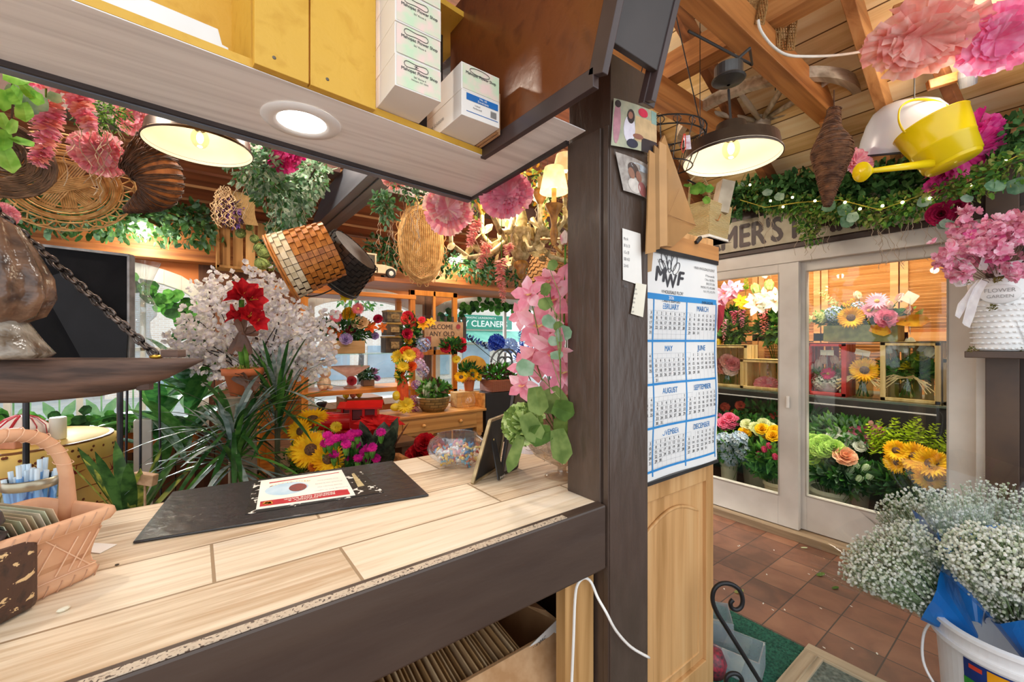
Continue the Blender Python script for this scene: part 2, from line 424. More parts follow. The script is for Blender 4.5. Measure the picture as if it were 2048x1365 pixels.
def foliage(mb, c, rad, k, size, mats, up=.3, w=.45, ax=None, shell=.3):
    """leafy mass filling an ellipsoid"""
    ax = ax or (X, Y, Z)
    for i in range(k):
        d = rv(1)
        while d.length > 1 or d.length < shell: d = rv(1)
        p = c + ax[0] * d.x * rad[0] + ax[1] * d.y * rad[1] + ax[2] * d.z * rad[2]
        mb.mat(random.choice(mats)); dd = (ax[0] * d.x + ax[1] * d.y + ax[2] * d.z + V((0, 0, up)) + rv(.6)).normalized()
        s_ = size * U(.6, 1.2); mb.petal(p - dd * s_ * .4, dd, rv(1) + Z * .5, s_, s_ * w, U(-.3, .3), .12, 2, .15, .35)
def garland(mb, pts, rad, k, size, mats, w=.6, droop=.5, twig=None):
    """leafy garland along a line"""
    pts = [V(p) for p in pts]; seg = [(pts[i + 1] - pts[i]).length for i in range(len(pts) - 1)]; tot = sum(seg)
    for i in range(k):
        s_ = U(0, tot); j = 0
        while j < len(seg) - 1 and s_ > seg[j]: s_ -= seg[j]; j += 1
        c = pts[j].lerp(pts[j + 1], min(1, s_ / seg[j])); d = rv(1)
        while d.length > 1: d = rv(1)
        p = c + d * rad; 
        if d.z < 0: p.z += d.z * rad * droop
        mb.mat(random.choice(mats)); z_ = size * U(.6, 1.25)
        mb.petal(p, (d + rv(.7) + V((0, 0, -.3))).normalized(), rv(1) + Z * .4, z_, z_ * w, U(-.2, .2), .1, 1 if size < .02 else 2, .4, .4)
    if twig:
        mb.mat(twig); mb.tube(pts, .006, 5)
# ---------------- setting ----------------
POSTM = mn('4e3f36', '46382f', .3, 30, bs=.3, stretch=(1, 1, .3), detail=4)
BROWN = chipped('4d3b31', '43332a', 'a08872', 9, .74, .35)
BROWN2 = mn('55402f', '47352a', .4, 6, bs=.1)
WHITEP = mn('e4ddd3', 'd2c9bc', .45, 5, bs=.05)
PINE = wood('cc8f4e', '9a5f2c', 'x', 1, .45, 'dcaa6c')
def st(mb, name, **k): return mb.build(name, kind='structure', **k)

# floor of quarry tile, turf
m = MB(planks('8a5a42', '6b4634', '47382e', 'xy', .215, .205, .4, .003, .45, 'n', 0.0, '9c6c50', 1.0, (-2.465 + .0, -.925 + 0), .5)); m.bbox(-4, 6, -2.5, 6, -.06, 0); st(m, 'floor', org=(0, 0, 0))
TURF = mn('2f6f58', '1c4a3c', .95, 90, bs=.8)
m = MB(TURF); m.bbox(1.25, 2.24, .0, 3.0, .0005, .008)
for i in range(2600):
    p = V((U(1.55, 2.24), U(.6, 1.5), .007)); m.petal(p, (Z + rv(.5)), rv(1), .009, .003, .1, .1, 1, .3, .8)
m.build('turf_mat', label='green artificial turf mat laid over the terracotta floor tiles', cat='mat')

# back wall with three arched windows
YW = 4.4
ORG = mn('d9803c', 'c96f30', .6, 3); PLK = planks('7c4f37', '52301f', '2a1810', 'zx', .13, 9, .5, .004, .5, 'z', .5, '8e5e42')
wins = [(-1.75, .02, .76, 1.78, 2.03), (.86, 1.96, .8, 1.74, 1.92), (2.2, 4.25, .76, 1.72, 1.94)]
m = MB(ORG)
def archz(wn, x): a, b_, z0, zs, za = wn; t = (x - (a + b_) / 2) / ((b_ - a) / 2); return zs + (za - zs) * math.sqrt(max(0, 1 - .96 * t * t))
for wn in wins:
    a, b_, z0, zs, za = wn; n = 14
    for i in range(n):
        xa = a + (b_ - a) * i / n; xb = a + (b_ - a) * (i + 1) / n
        m.prism([(xa, YW, archz(wn, xa)), (xb, YW, archz(wn, xb)), (xb, YW, 2.12), (xa, YW, 2.12)], (0, .12, 0))
    m.bbox(a, b_, YW, YW + .12, .42, z0)
m.bbox(-4, -1.75, YW, YW + .12, 0, 2.12); m.mat(PLK); m.bbox(.02, .86, YW - .015, YW + .12, 0, 2.12); m.bbox(1.96, 2.2, YW, YW + .12, 0, 2.12); m.bbox(4.25, 5.2, YW, YW + .12, 0, 2.12)
m.bbox(-4, .02, YW - .01, YW + .12, 0, .55); m.bbox(.86, 4.6, YW - .01, YW + .12, 0, .6)
st(m, 'wall_back', org=(0, YW, 0))
HB = wood('b4703c', '7d4526', 'x', 1, .5, 'cf8c50')
m = MB(HB); m.bbox(-4, 5.2, YW - .14, YW + .1, 2.10, 2.45); st(m, 'trim_1', bevel=.006)
m = MB(HB); m.bbox(-4, 5.2, YW - .17, YW - .02, 2.06, 2.13); st(m, 'trim_2', bevel=.004)
for k, wn in enumerate(wins):
    a, b_, z0, zs, za = wn; f = MB(WHITEP); n = 16; dep = .1
    def strip(off, wd, y0, y1):
        for i in range(n):
            xa = a + (b_ - a) * i / n; xb = a + (b_ - a) * (i + 1) / n
            f.prism([(xa, y0, archz(wn, xa) - off), (xb, y0, archz(wn, xb) - off), (xb, y0, archz(wn, xb) - off - wd), (xa, y0, archz(wn, xa) - off - wd)], (0, y1 - y0, 0))
    strip(-.045, .12, YW - .03, YW + .08); f.bbox(a - .04, a + .055, YW - .03, YW + .08, z0, zs + .06); f.bbox(b_ - .055, b_ + .07, YW - .04, YW + .08, z0 - .05, zs + .09)
    f.bbox(a - .06, b_ + .07, YW - .1, YW + .08, z0 - .04, z0 + .025)
    nm = (5, 1, 2)[k]
    for i in range(1, nm):
        x = a + (b_ - a) * i / nm
        f.bbox(x - .018, x + .018, YW + .02, YW + .06, z0, archz(wn, x))
    if k == 0: f.bbox(a, b_, YW + .02, YW + .06, 1.34, 1.37)
    wf = st(f, 'window_%d' % (k + 1), org=((a + b_) / 2, YW, z0), bevel=.003)
    g = MB(glass('f4faff', .05)); g.bbox(a, b_, YW + .036, YW + .042, z0, zs + .1); pn = g.build('pane', wf)
# painted flowers on the pane of the first window
pt = MB(); PT = [mn('e58a98', 'f3b8be', .7, 20), mn('6fa77a', '8fc08f', .7, 20), mn('f6f2ea', 'eae4da', .7)]
for i in range(9):
    x = -1.6 + i * .2 + U(-.03, .03); zb = .92 + U(0, .22); y = YW + .032
    pt.mat(PT[0])
    for q in (-1, 0, 1): pt.petal(V((x + q * .02, y, zb + .1)), V((q * .35, 0, 1)), V((0, -1, 0)), .13, .075, 0, 0, 3, .2, .5)
    pt.mat(PT[1]); pt.bbox(x - .005, x + .005, y, y + .001, .78, zb + .1)
    for q in (-1, 1): pt.petal(V((x, y, .8)), V((q * .45, 0, 1)), V((0, -1, 0)), .2, .06, 0, 0, 3, .1, .4)
pt.build('painted_tulip', bpy.data.objects['window_1'], label='pink tulips painted on the glass', kind='stuff')

# street outside
m = MB(mn('b9b6ae', 'a8a59c', .9, 2)); m.bbox(-40, 60, 4.7, 70, -1.1, -1.0); st(m, 'ground', org=(0, 5, -1))
FAC = planks('efd9c4', 'e6cdb8', 'f4eadf', 'xz', .09, .25, .8, .012, .4, 'n')
b0 = thing('shop_building', 'pale shop across the street with a green dry cleaners sign and awning', 'building', (10, 24, -1))
m = MB(FAC); m.bbox(-3, 17.5, 24, 30, -1, 6.5); m.build('wall', b0)
s0 = onp(893, 628, V((0, 23.8, 0)), Y); s1 = onp(1023, 660, V((0, 23.8, 0)), Y)
m = MB(mn('2f8f72', '2a8468', .5, 2)); m.bbox(s0.x, s1.x, 23.75, 23.99, s1.z, s0.z); sg = m.build('sign_board', b0, label='green sign with white DRY CLEANERS lettering')
tx = MB(mn('f7f4e6', 'efead9', .5)); hh = s0.z - s1.z; mx_ = (s0.x + s1.x) / 2
text(tx, 'DRY CLEANERS', V((mx_, 23.74, s1.z + hh * .18)), X, Z, hh * .62, 'CENTER', .02, 1.0 * (s1.x - s0.x) / (hh * .62 * 8.2)); text(tx, 'MAHOPAC LAUNDROMAT &', V((mx_, 23.74, s1.z + hh * .74)), X, Z, hh * .2, 'CENTER', .01)
tx.build('lettering', sg)
m = MB(mn('8fd0b4', '7cc2a6', .7, 2)); m.prism([(s0.x - .5, 23.99, s1.z - .1), (s0.x - .5, 22.7, s1.z - .85), (s0.x - .5, 23.99, s1.z - .85)], (s1.x - s0.x + 1.5, 0, 0)); m.build('awning', b0)
for i in range(6):
    x = -1.5 + i * 3.1; m = MB(mn('aebcc4', '95a5ae', .3, 1)); m.bbox(x, x + 2.1, 23.9, 23.98, -.7, 1.15); m.build('shop_window', b0)
b1 = thing('white_house', 'pale building across the street seen through the left arched window', 'building', (-12, 26, -1))
m = MB(mn('dfe3e4', 'cfd5d8', .8, 1)); m.bbox(-26, -4, 26, 34, -1, 7); m.build('wall', b1)
for i in range(5):
    m = MB(mn('a9b6c0', '93a3b0', .3, 1)); m.bbox(-24 + i * 4.1, -22 + i * 4.1, 25.93, 26, -.5, 1.6); m.build('window', b1)
for i, (x, y, h) in enumerate([(-3.4, 12, 5), (1.6, 14, 4.4), (5.2, 17, 5), (-6.5, 15, 5.5)]):
    tr = thing('street_tree', ['tree with a slim grey trunk nearest beyond the left window', 'small green tree outside behind the wooden hutch', 'green tree outside left of the dry cleaners sign', 'taller green tree outside beyond the black panel'][i], 'tree', (x, y, -1), None)
    m = MB(mn('6d6460', '544b47', .9, 10)); m.tube([V((x, y, -1)), V((x + .1, y, 1)), V((x - .1, y, h - 1.6))], [.14, .1, .05], 8); m.build('trunk', tr)
    m = MB(); foliage(m, V((x, y, h - 1.2)), (1.3, 1.2, 1.3), 500, .3, [G1, G2, G3]); m.build('foliage', tr)

# ---- ceiling over the far half: lapped red-brown boards along x, dropping to the back wall
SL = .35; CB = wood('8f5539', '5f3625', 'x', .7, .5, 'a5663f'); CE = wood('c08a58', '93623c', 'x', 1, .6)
def zA(y): return 2.44 + (YW - y) * SL
m = MB(CB); bw = .17; nb = 22
for i in range(nb):
    y1 = YW + .1 - i * bw; y0 = y1 - bw; x0 = max(-4.2, -4.2); x1 = min(5.2, 1.2 * (y0 + bw))
    if x1 < x0 + .2: continue
    h = .02
    m.mat(CB); m.poly([(x0, y1, zA(y1) + h), (x1, y1, zA(y1) + h), (x1, y0, zA(y0)), (x0, y0, zA(y0))])
    m.mat(CE if i % 3 else CB); m.poly([(x0, y0, zA(y0)), (x1, y0, zA(y0)), (x1, y0 - .004, zA(y0) + h), (x0, y0 - .004, zA(y0) + h)])  # lit lower board edges, put into the colour as paler wood
    m.mat(CB); m.poly([(x0, y1, zA(y1) + .1), (x1, y1, zA(y1) + .1), (x1, y0, zA(y0) + .1), (x0, y0, zA(y0) + .1)])
for yy, x1 in ((3.05, 3.3), (2.1, 2.3)):   # rafters under the boards
    m.mat(HB)
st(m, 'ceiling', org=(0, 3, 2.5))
DKB = mn('5a3f35', '452e27', .5, 5, stretch=(.3, 3, 3))
m = MB(DKB); m.bbox(-4, .84, 3.18, 3.34, 2.64, 2.84); st(m, 'trim_3', bevel=.005)
m = MB(DKB); m.bbox(1.06, 4.2, 3.3, 3.44, 2.62, 2.78); st(m, 'trim_4', bevel=.005)
m = MB(mn('5e6269', '4e5158', .35, 4, stretch=(3, .3, 3))); m.bbox(.863, 1.047, 1.5, YW - .1, 2.46, 2.68); m.bbox(.93, .98, 1.5, YW - .12, 2.45, 2.462); st(m, 'trim_5', bevel=.004)

# ---- gable roof over the right half: pine boards and rafters dropping to the flower cooler
BS = .55
def zB(x): return 2.5 + BS * (3.6 - x)
RB = planks('ecce96', 'd0a868', '6b4a28', 'yx', .125, 2.6, .55, .0035, .45, 'y', .5, 'f6e4ba')
m = MB(RB)
x1 = 3.75; xs = [x1 - i * .25 for i in range(16)]
for a, b_ in zip(xs[:-1], xs[1:]):
    ya = min(3.4, a / 1.2); yb = min(3.4, b_ / 1.2)
    m.prism([(a, -.9, zB(a)), (a, ya, zB(a)), (b_, yb, zB(b_)), (b_, -.9, zB(b_))], (0, 0, .04))
st(m, 'ceiling_right', org=(3, 1, 2.5))
RW = wood('c8925a', '9a6436', 'x', .8, .5, 'd9aa72'); RD = wood('8b5630', '5f381e', 'x', .8, .55, 'a26a3e')
n_t = 6
for i, (y, mt) in enumerate([(1.86, RD), (1.3, RD), (.62, RW), (.1, RD), (-.45, RW), (-.85, RD)]):
    m = MB(mt); a = V((3.7, y, zB(3.7) - .07)); b_ = V((max(.2, 1.25 * y), y, 0)); b_.z = zB(b_.x) - .07
    m.beam(a, b_, .05, .13); st(m, 'trim_%d' % n_t, bevel=.003); n_t += 1
TB = wood('bf7f45', '8e5428', 'x', .9, .45, 'd39a5e')
m = MB(TB); m.bbox(1.50, 3.55, .835, .93, 2.75, 2.89); st(m, 'trim_12', bevel=.004)
m = MB(TB); m.bbox(1.22, 3.4, 1.34, 1.43, 2.74, 2.88); st(m, 'trim_13', bevel=.004)
m = MB(wood('b98048', '8a542c', 'y', .9, .5, 'cf9a62')); m.bbox(2.12, 2.22, .3, 1.9, 2.9, 3.04); st(m, 'trim_14', bevel=.004)
m = MB(wood('b98048', '8a542c', 'y', .9, .5, 'cf9a62')); m.bbox(1.62, 1.70, .5, 1.4, 2.9, 3.1); st(m, 'trim_15', bevel=.004)
m = MB(wood('b98048', '8a542c', 'y', .9, .5, 'cf9a62')); m.bbox(3.33, 3.43, -1.2, 2.5, 2.44, 2.56); st(m, 'trim_16', bevel=.004)
m = MB(TB); m.beam((3.0, .88, 2.75), (3.38, .88, 2.5), .05, .06); st(m, 'trim_17', bevel=.004)
# gable wall closing the step between the two ceilings
m = MB(RD)
pts = []
for i in range(8):
    x = 1.9 + i * .25; y = x / 1.2
    if zA(y) < zB(x):
        pass
m.poly([(3.47, 2.42, 2.35), (5.0, 2.42, 2.35), (5.0, 2.42, 4.4), (2.9, 2.42, 4.4), (2.9, 2.42, zB(2.9))]); st(m, 'wall_upper')

# ---- flower cooler front
XC = 3.45
CW = mn('d8cfc2', 'c7bdaf', .45, 4, bs=.04)
m = MB(CW)
m.bbox(XC - .01, XC + .12, .28, 2.42, 1.99, 2.09); m.bbox(XC - .02, XC + .12, .27, .31, 0, 2.09); m.bbox(XC + .0, XC + .02, .30, 2.42, .0, .05)
m.bbox(XC - .02, XC + .12, 2.36, 2.42, 0, 2.09); m.mat(wood('a88d6c', '7c6448', 'y', 1, .6)); m.bbox(XC - .06, XC + .14, .28, 2.42, 0, .055)
m.mat(mn('4a3328', '38261e', .5, 5)); m.bbox(XC - .03, XC + .06, .0, 2.42, 2.09, 2.125); m.bbox(XC + .02, XC + .06, -1.2, 2.42, 2.125, 2.5)
st(m, 'trim_18', bevel=.003)
def cooler_door(name, y0, y1, x, gl, gr, gt, gb, dark=None):
    d = MB(CW); d.bbox(x, x + .045, y0, gl, .06, 1.99); d.bbox(x, x + .045, gr, y1, .06, 1.99); d.bbox(x, x + .045, gl, gr, gt, 1.99); d.bbox(x, x + .045, gl, gr, .06, gb)
    d.mat(mn('b3a898', 'a59a8a', .5)); t = .008
    d.bbox(x - .004, x + .0, gl - t, gl, gb - t, gt + t); d.bbox(x - .004, x, gr, gr + t, gb - t, gt + t); d.bbox(x - .004, x, gl, gr, gt, gt + t); d.bbox(x - .004, x, gl, gr, gb - t, gb)
    o = st(d, name, bevel=.003); o['label'] = 'cream sliding cooler door with a tall glass pane'
    g = MB(glass('fbfdfa', .05)); g.bbox(x + .02, x + .025, gl, gr, gb, gt); g.build('pane', o)
    return o
dl = cooler_door('door_1', 1.168, 2.36, XC, 1.30, 2.22, 1.92, .285)
dr = cooler_door('door_2', .30, 1.215, XC + .055, .432, 1.135, 1.92, .31)
m = MB(mn('efe8dc', 'e2dacd', .35)); m.beam((XC - .012, 1.232, .93), (XC - .012, 1.232, 1.02), .022, .016); m.build('door_handle', dl, bevel=.006)
# wall right of the cooler, cooler box
m = MB(BROWN2); m.bbox(XC - .06, XC + .1, .155, .272, 0, 2.5); m.mat(mn('33241c', '2a1d17', .6)); m.bbox(XC - .01, XC + .12, -1.0, .156, 0, 2.6); st(m, 'wall_right', bevel=.002)
DK = mn('2b241f', '1f1a17', .7, 3)
m = MB(DK); m.bbox(XC + .12, 4.66, .18, .27, 0, 2.4); m.bbox(XC + .12, 4.66, 2.42, 2.5, 0, 2.4); m.bbox(4.6, 4.66, .27, 2.42, 0, 2.4); m.bbox(XC + .12, 4.66, .2, 2.5, 2.33, 2.4); m.bbox(XC + .13, 4.6, .27, 2.42, .001, .012); st(m, 'wall_cooler', org=(4, 1, 0))
LV = wood('dd9a5a', 'b8743a', 'y', 1, .5, 'e8ae72')
for i in range(4):
    y0 = .3 + i * .53; y1 = y0 + .52; m = MB(LV); x = 4.52; zb = 1.0; zt = 2.3
    m.bbox(x, x + .035, y0, y0 + .05, zb, zt); m.bbox(x, x + .035, y1 - .05, y1, zb, zt); m.bbox(x, x + .035, y0, y1, zt - .08, zt); m.bbox(x, x + .035, y0, y1, zb, zb + .08); m.bbox(x, x + .035, y0, y1, 1.42, 1.49)
    k = 0; z = zb + .1
    while z < zt - .09:
        if not 1.4 < z < 1.5: m.beam((x + .018, y0 + .05, z), (x + .018, y1 - .05, z), .03, .006, V((.8, 0, .6)))
        z += .027
    if i: m.build('louvered_shutter', label=['', 'orange louvered shutter at the back of the cooler, behind the sunflower arrangement', 'orange louvered shutter at the back of the cooler, behind the red crate', 'orange louvered shutter at the back of the cooler, behind the white lilies'][i], cat='shutter', group='louvered shutters in the cooler')
    else: m.build('louvered_shutter', label='orange louvered shutter at the back of the cooler, next to its right stile', cat='shutter', group='louvered shutters in the cooler')
# cooler sign
SB = mn('b9ae93', 'a2967a', .5, 9, stretch=(1, 1, 1), bs=.05)
m = MB(SB); sy0, sy1 = .42, 2.38; m.bbox(XC - .05, XC - .03, sy0, sy1, 2.128, 2.36); sg = m.build('market_sign', label='weathered painted sign reading FARMER\'S MARKET above the cooler doors', cat='sign')
tx = MB(mn('3a2019', '2e1a14', .5)); text(tx, "FARMER'S MARKET", V((XC - .052, 2.0, 2.155)), -Y, Z, .245, 'LEFT', .04, 1.02 * 1.53 / (.245 * 8.7)); tx.build('lettering', sg)
m = MB(SB)
# cooler lamp
m = MB(emis('fff3dc', 6)); m.bbox(3.62, 3.66, .5, 2.2, 2.28, 2.31); m.build('tube_light', label='white tube light inside the cooler above the shutters', cat='light')
lamp('cooler_light', (3.66, 1.3, 2.24), 20, (1, .9, .76), typ='AREA', rot=(0, math.radians(-40), 0), size=.12, size_y=1.9)
m = MB(mn('3a342e', '2c2723', .6)); m.bbox(3.70, 3.735, .5, 2.2, .968, .998); m.bbox(3.70, 3.703, .5, 2.2, .95, .968); m.mat(emis('fff6e6', 6)); m.bbox(3.705, 3.73, .52, 2.18, .965, .9675); m.build('added_light_bar', label='added slim dark fill light bar under the front of the cooler glass shelf', cat='light')  # bar added to brighten the lower half of the cooler
lamp('cooler_light', (3.718, 1.3, .96), 5, (1, .95, .86), typ='AREA', rot=(0, 0, 0), size=.06, size_y=1.7)  # light of the added bar below the shelf

# ---- post at the end of the counter
m = MB(POSTM); m.bbox(.962, 1.1425, .802, .971, 0, 2.26); m.bbox(.952, .9625, .832, .968, .94, 2.05); m.bbox(.958, .9625, .806, .826, 0, 2.05); st(m, 'post', bevel=.003, org=(1.05, .88, 0))
# ---- overhead shelf box with white soffit
ZS = 2.05
n0 = onz(141, 0, ZS); n1 = onz(966, 312, ZS); f0 = onz(0, 118, ZS); f1 = onz(945, 395, ZS); r1 = onz(1135, 282, ZS); i1 = onz(1205, 180, ZS)
dn = (n1 - n0).normalized(); df = (f1 - f0).normalized(); nl = n0 - dn * 1.3; fl = f0 - df * 1.3
SOF = wood('f6f3f0', 'dedad7', 'x', 1.2, .35, 'fbf9f7'); 
r2 = V((1.0, r1.y - .0, ZS)); 
m = MB(SOF); rr = V((r1.x, .86, ZS)); ii = V((n1.x + .005, .80, ZS)); m.prism([nl, n1, V((n1.x + .005, .873, ZS)), V((r1.x, .873, ZS)), f1, fl], (0, 0, .0025)); sof = st(m, 'trim_19', bevel=.001)
m = MB(mn('3c3231', '2e2625', .4, 6)); o_ = V((0, .006, 0)); m.beam(fl + o_ - Z * .002, f1 + o_ - Z * .002, .014, .02); m.beam(f1 - Z * .002, r1 - Z * .002, .014, .02); st(m, 'trim_20')
m = MB(mn('737880', '62666e', .4, 6)); o_ = V((0, .028, 0)); m.beam(fl + o_ - Z * .0, f1 + o_ * .8, .03, .03); st(m, 'trim_21')
nrm = V((dn.y, -dn.x, 0))   # faces the camera side
YEL = chipped('d9a93c', 'cf9d30', 'b98528', 20, .72, .5)
m = MB(YEL); m.prism([nl + Z * .003, n1 + Z * .003, n1 + Z * .003 - nrm * .3, nl + Z * .003 - nrm * .3], (0, 0, .019)); shelf_b = m.build('shelf_board', label='yellow painted shelf board along the top of the white soffit', cat='shelf')
ZL = ZS + .0235
p0 = onp(505, 139, n0, nrm); p1 = onp(748, 215, n0, nrm); pm = onp(616, 176, n0, nrm)
for a, b_, lb in ((p0, pm, 'left of two yellow painted vertical boards above the round downlight'), (pm, p1, 'right of two yellow painted vertical boards, next to the tall stack of boxes')):
    a = V((a.x, a.y, ZS + .0035)) + nrm * .001; b_ = V((b_.x, b_.y, ZS + .0035)) + nrm * .001; m = MB(YEL); m.prism([a, b_ - dn * .004, b_ - dn * .004 + Z * .9, a + Z * .9], nrm * .02)
    m.mat(mn('8b7c60', '4a443c', .4)); c = a + dn * .04 + Z * .03 + nrm * .021; m.lathe(c - nrm * .002, [(0, .003), (.004, .0025), (.005, 0)], 10, nrm); m.build('cabinet_board', label=lb, cat='board', bevel=.002)
m = MB(YEL); q0 = V((p0.x, p0.y, ZL)) - nrm * .02; m.prism([q0, q0 - nrm * .25, q0 - nrm * .25 + Z * .9, q0 + Z * .9], dn * .02)
q1 = q0 - nrm * .25; m.prism([q1 - dn * 1.6, q1, q1 + Z * .9, q1 - dn * 1.6 + Z * .9], -nrm * .02); m.build('cupboard', label='yellow inside of the open overhead cupboard at top left', cat='cupboard')
m = MB(mn('2b201b', '1f1713', .6)); q1 = V((p1.x, p1.y, ZL)) - nrm * .28; q2 = V((n1.x + .02, n1.y, ZL)) - nrm * .28; m.prism([q1, q2, q2 + Z * 1.0, q1 + Z * 1.0], -nrm * .02); st(m, 'wall_cupboard')
# upper yellow shelf
zu = 2.62; u0 = onz(878, 2, zu); u1 = onz(963, 57, zu); 
m = MB(YEL); e0 = u0 - dn * .5; m.prism([e0, u1, u1 - nrm * .35, e0 - nrm * .35], (0, 0, .02)); m.build('upper_shelf_board', label='yellow shelf board high above the envelope boxes', cat='shelf')
# ---- brown plywood panel, sloped end and its trims
XP = n1.x + .012
PLY = chipped('6f3c1c', '5e3118', 'a98b70', 16, .78, .3)
pA = V((XP, 1.45, ZS + .03)); pB = V((XP, .70, ZS + .03)); 
k1 = onx(1232, 132, XP); k2 = onx(1262, -60, XP); dsl = (k2 - k1)
top = k1 + dsl * 3.2
pB = V((XP, k1.y, k1.z))
m = MB(PLY); m.prism([pA, V((XP, .72, ZS + .03)), V((XP, .69, ZS + .07)), top, V((XP, 1.45, top.z))], (.018, 0, 0)); st(m, 'wall_panel')
TR = mn('4a3b39', '3b2e2c', .35, 6, bs=.05)
m = MB(TR); c0 = V((XP - .006, n1.y + .01, ZS + .018)); c1 = V((XP - .006, .70, ZS + .018)); m.beam(c0, c1, .02, .05, Z)
c1b = V((XP - .006, .695, ZS + .02)); m.beam(c1b, c1b + (top - V((XP, .69, ZS + .07))), .05, .02, X)
st(m, 'trim_22', bevel=.002)
sd = (top - V((XP, .69, ZS + .07))).normalized(); s0 = V((XP, .69, ZS + .02)); XR = 1.0
m = MB(mn('3f3836', '342e2d', .45, 5)); m.prism([s0 + sd * .08, V((XR, s0.y, s0.z)) + sd * .08, V((XR, s0.y, s0.z)) + sd * 1.5, s0 + sd * 1.5], (0, .02, .004))
m.mat(TR); m.beam(V((XR, .70, ZS + .03)), V((XR, .70, ZS + .03)) + sd * 1.5, .035, .02, X); m.beam(V((XR + .01, .715, ZS + .03)), V((XR + .01, .715, ZS + .03)) + sd * 1.5, .02, .05, X)
st(m, 'trim_23', bevel=.002)

# ---- counter
ZC = .94
TOP = planks('dfcdb2', 'b99c7a', '9a8163', 'xy', .2, .7, .33, .0035, .28, 'x', .66, 'eadcc8', 2.2, (-.03, -.82), .5)
ct = thing('counter', 'long counter topped with wood-look tiles and edged in worn dark brown paint', 'counter', (0, 1.2, 0))
m = MB(TOP); m.bbox(-3, .962, .85, 1.62, ZC - .04, ZC); m.bbox(.962, 1.2, .98, 1.62, ZC - .04, ZC); m.build('worktop', ct)
m = MB(mn('4b3c32', '3f3129', .35, 12, bs=.3, stretch=(.2, 1, 1), detail=5)); m.bbox(-3, .957, .812, .852, ZC - .185, ZC + .003); m.build('front_edge', ct, bevel=.006, label='dark brown painted front edge')
m = MB(chipped('bfae98', '6b5646', '4f3e33', 130, .60, .5)); m.bbox(-3, .80, .8145, .835, ZC + .0025, ZC + .0038); m.build('worn_edge_strip', ct, label='paint rubbed away along the counter edge')
m = MB(mn('6a5445', '5a4638', .5)); m.bbox(-3, 1.2, 1.6, 1.618, 0, ZC - .04); m.bbox(1.17, 1.2, 1.0, 1.6, 0, ZC - .04); m.bbox(-3, -2.96, .9, 1.6, 0, ZC - .04); m.build('back_panel', ct)
m = MB(wood('c69a62', 'a0743f', 'z', 1, .55, 'd8b27c')); m.bbox(.835, .952, .858, .895, 0, ZC - .14); m.build('support_stud', ct, label='raw pine upright')
m = MB(BROWN2); m.bbox(-3, .95, 1.0, 1.55, .06, .085); m.build('lower_shelf', ct)
# ================= things on the counter =================
BLK = mn('2c2a2b', '232122', .28, 3, bs=.02)
# black mat: corners taken on the counter plane
mc = [onz(265, 1085, ZC + .006), onz(858, 990, ZC + .006), onz(785, 922, ZC + .006), onz(345, 984, ZC + .006)]
m = MB(chipped('2e2c2d', '262425', '6a6a6c', 30, .70, .25)); m.prism([V((p.x, p.y, ZC + .001)) for p in mc], (0, 0, .006))
mat_o = m.build('desk_mat', label='large black desk mat lying on the wood-look counter', cat='desk mat', bevel=.003)
zt = ZC + .0075
tape = MB(chipped('24221f', '1b1918', 'e8e4da', 45, .60, .3)); tq = [onz(490, 1030, zt), onz(768, 985, zt), onz(722, 944, zt), onz(510, 963, zt)]
tape.prism([tq[0], tq[1], tq[2], tq[3]], (0, 0, .0006)); tape.build('marbled_sheet', label='black and white marbled sheet taped on the desk mat under the flyer', cat='sheet')
m = MB(mn('c9b78c', 'a89468', .4, 60)); m.prism([onz(716, 975, zt + .001), onz(729, 972, zt + .001), onz(708, 947, zt + .001), onz(703, 949, zt + .001)], (0, 0, .0008)); m.build('sticker', label='small tan sticker at the right end of the marbled sheet', cat='sticker')
fq = [onz(512, 1021, zt), onz(711, 992, zt), onz(683, 941, zt), onz(522, 963, zt)]
fz = zt + .0012
def fp(a, b, h=0):   # a across 0..1 left to right, b 0 near .. 1 far
    p = fq[0].lerp(fq[1], a).lerp(fq[3].lerp(fq[2], a), b); return V((p.x, p.y, fz + h))
fl = MB(mn('f5f0e6', 'ece6da', .35, 5)); fl.prism([fp(0, 0), fp(1, 0), fp(1, 1), fp(0, 1)], (0, 0, .0007))
fo = fl.build('flyer', label='white flyer with a red banner and food picture, upside down on the desk mat', cat='flyer')
pr = MB(mn('c22a34', 'a51f2a', .4, 20)); pr.poly([fp(.03, .06, .001), fp(.95, .05, .001), fp(.95, .22, .001), fp(.86, .235, .001), fp(.4, .22, .001), fp(.03, .22, .001)])
pr.poly([fp(.1, .83, .001), fp(.5, .86, .001), fp(.95, .88, .001), fp(.95, .905, .001), fp(.5, .885, .001), fp(.1, .87, .001)])
e = [fp(.42 + .1 * math.cos(a / 20 * 6.283), .53 + .14 * math.sin(a / 20 * 6.283), .0013) for a in range(20)]; pr.mat(mn('9b3a35', '5e4a44', .4, 200)); pr.poly(e)
pr.mat(mn('c6dbe8', 'aecbdd', .4, 20)); pr.poly([fp(.3 + .24 * math.cos(a / 20 * 6.283), .55 + .22 * math.sin(a / 20 * 6.283), .0009) for a in range(20)])
pr.mat(mn('e7b23a', 'd8902a', .5, 60))
for i in range(16):
    a = .1 + .03 * i; pr.poly([fp(a + U(0, .035), .70 + .06 * math.sin(i / 5) + U(-.02, .03), .0014) for q in range(4)])
for i in range(10): pr.poly([fp(.05 + U(0, .12), .08 + U(0, .13), .0014) for q in range(3)])
pr.build('printing', fo)
xd = (fp(0, .5) - fp(1, .5)).normalized(); yd = (fp(.5, 0) - fp(.5, 1)).normalized()
tx = MB(mn('fbf4ea', 'f3ece0', .4))
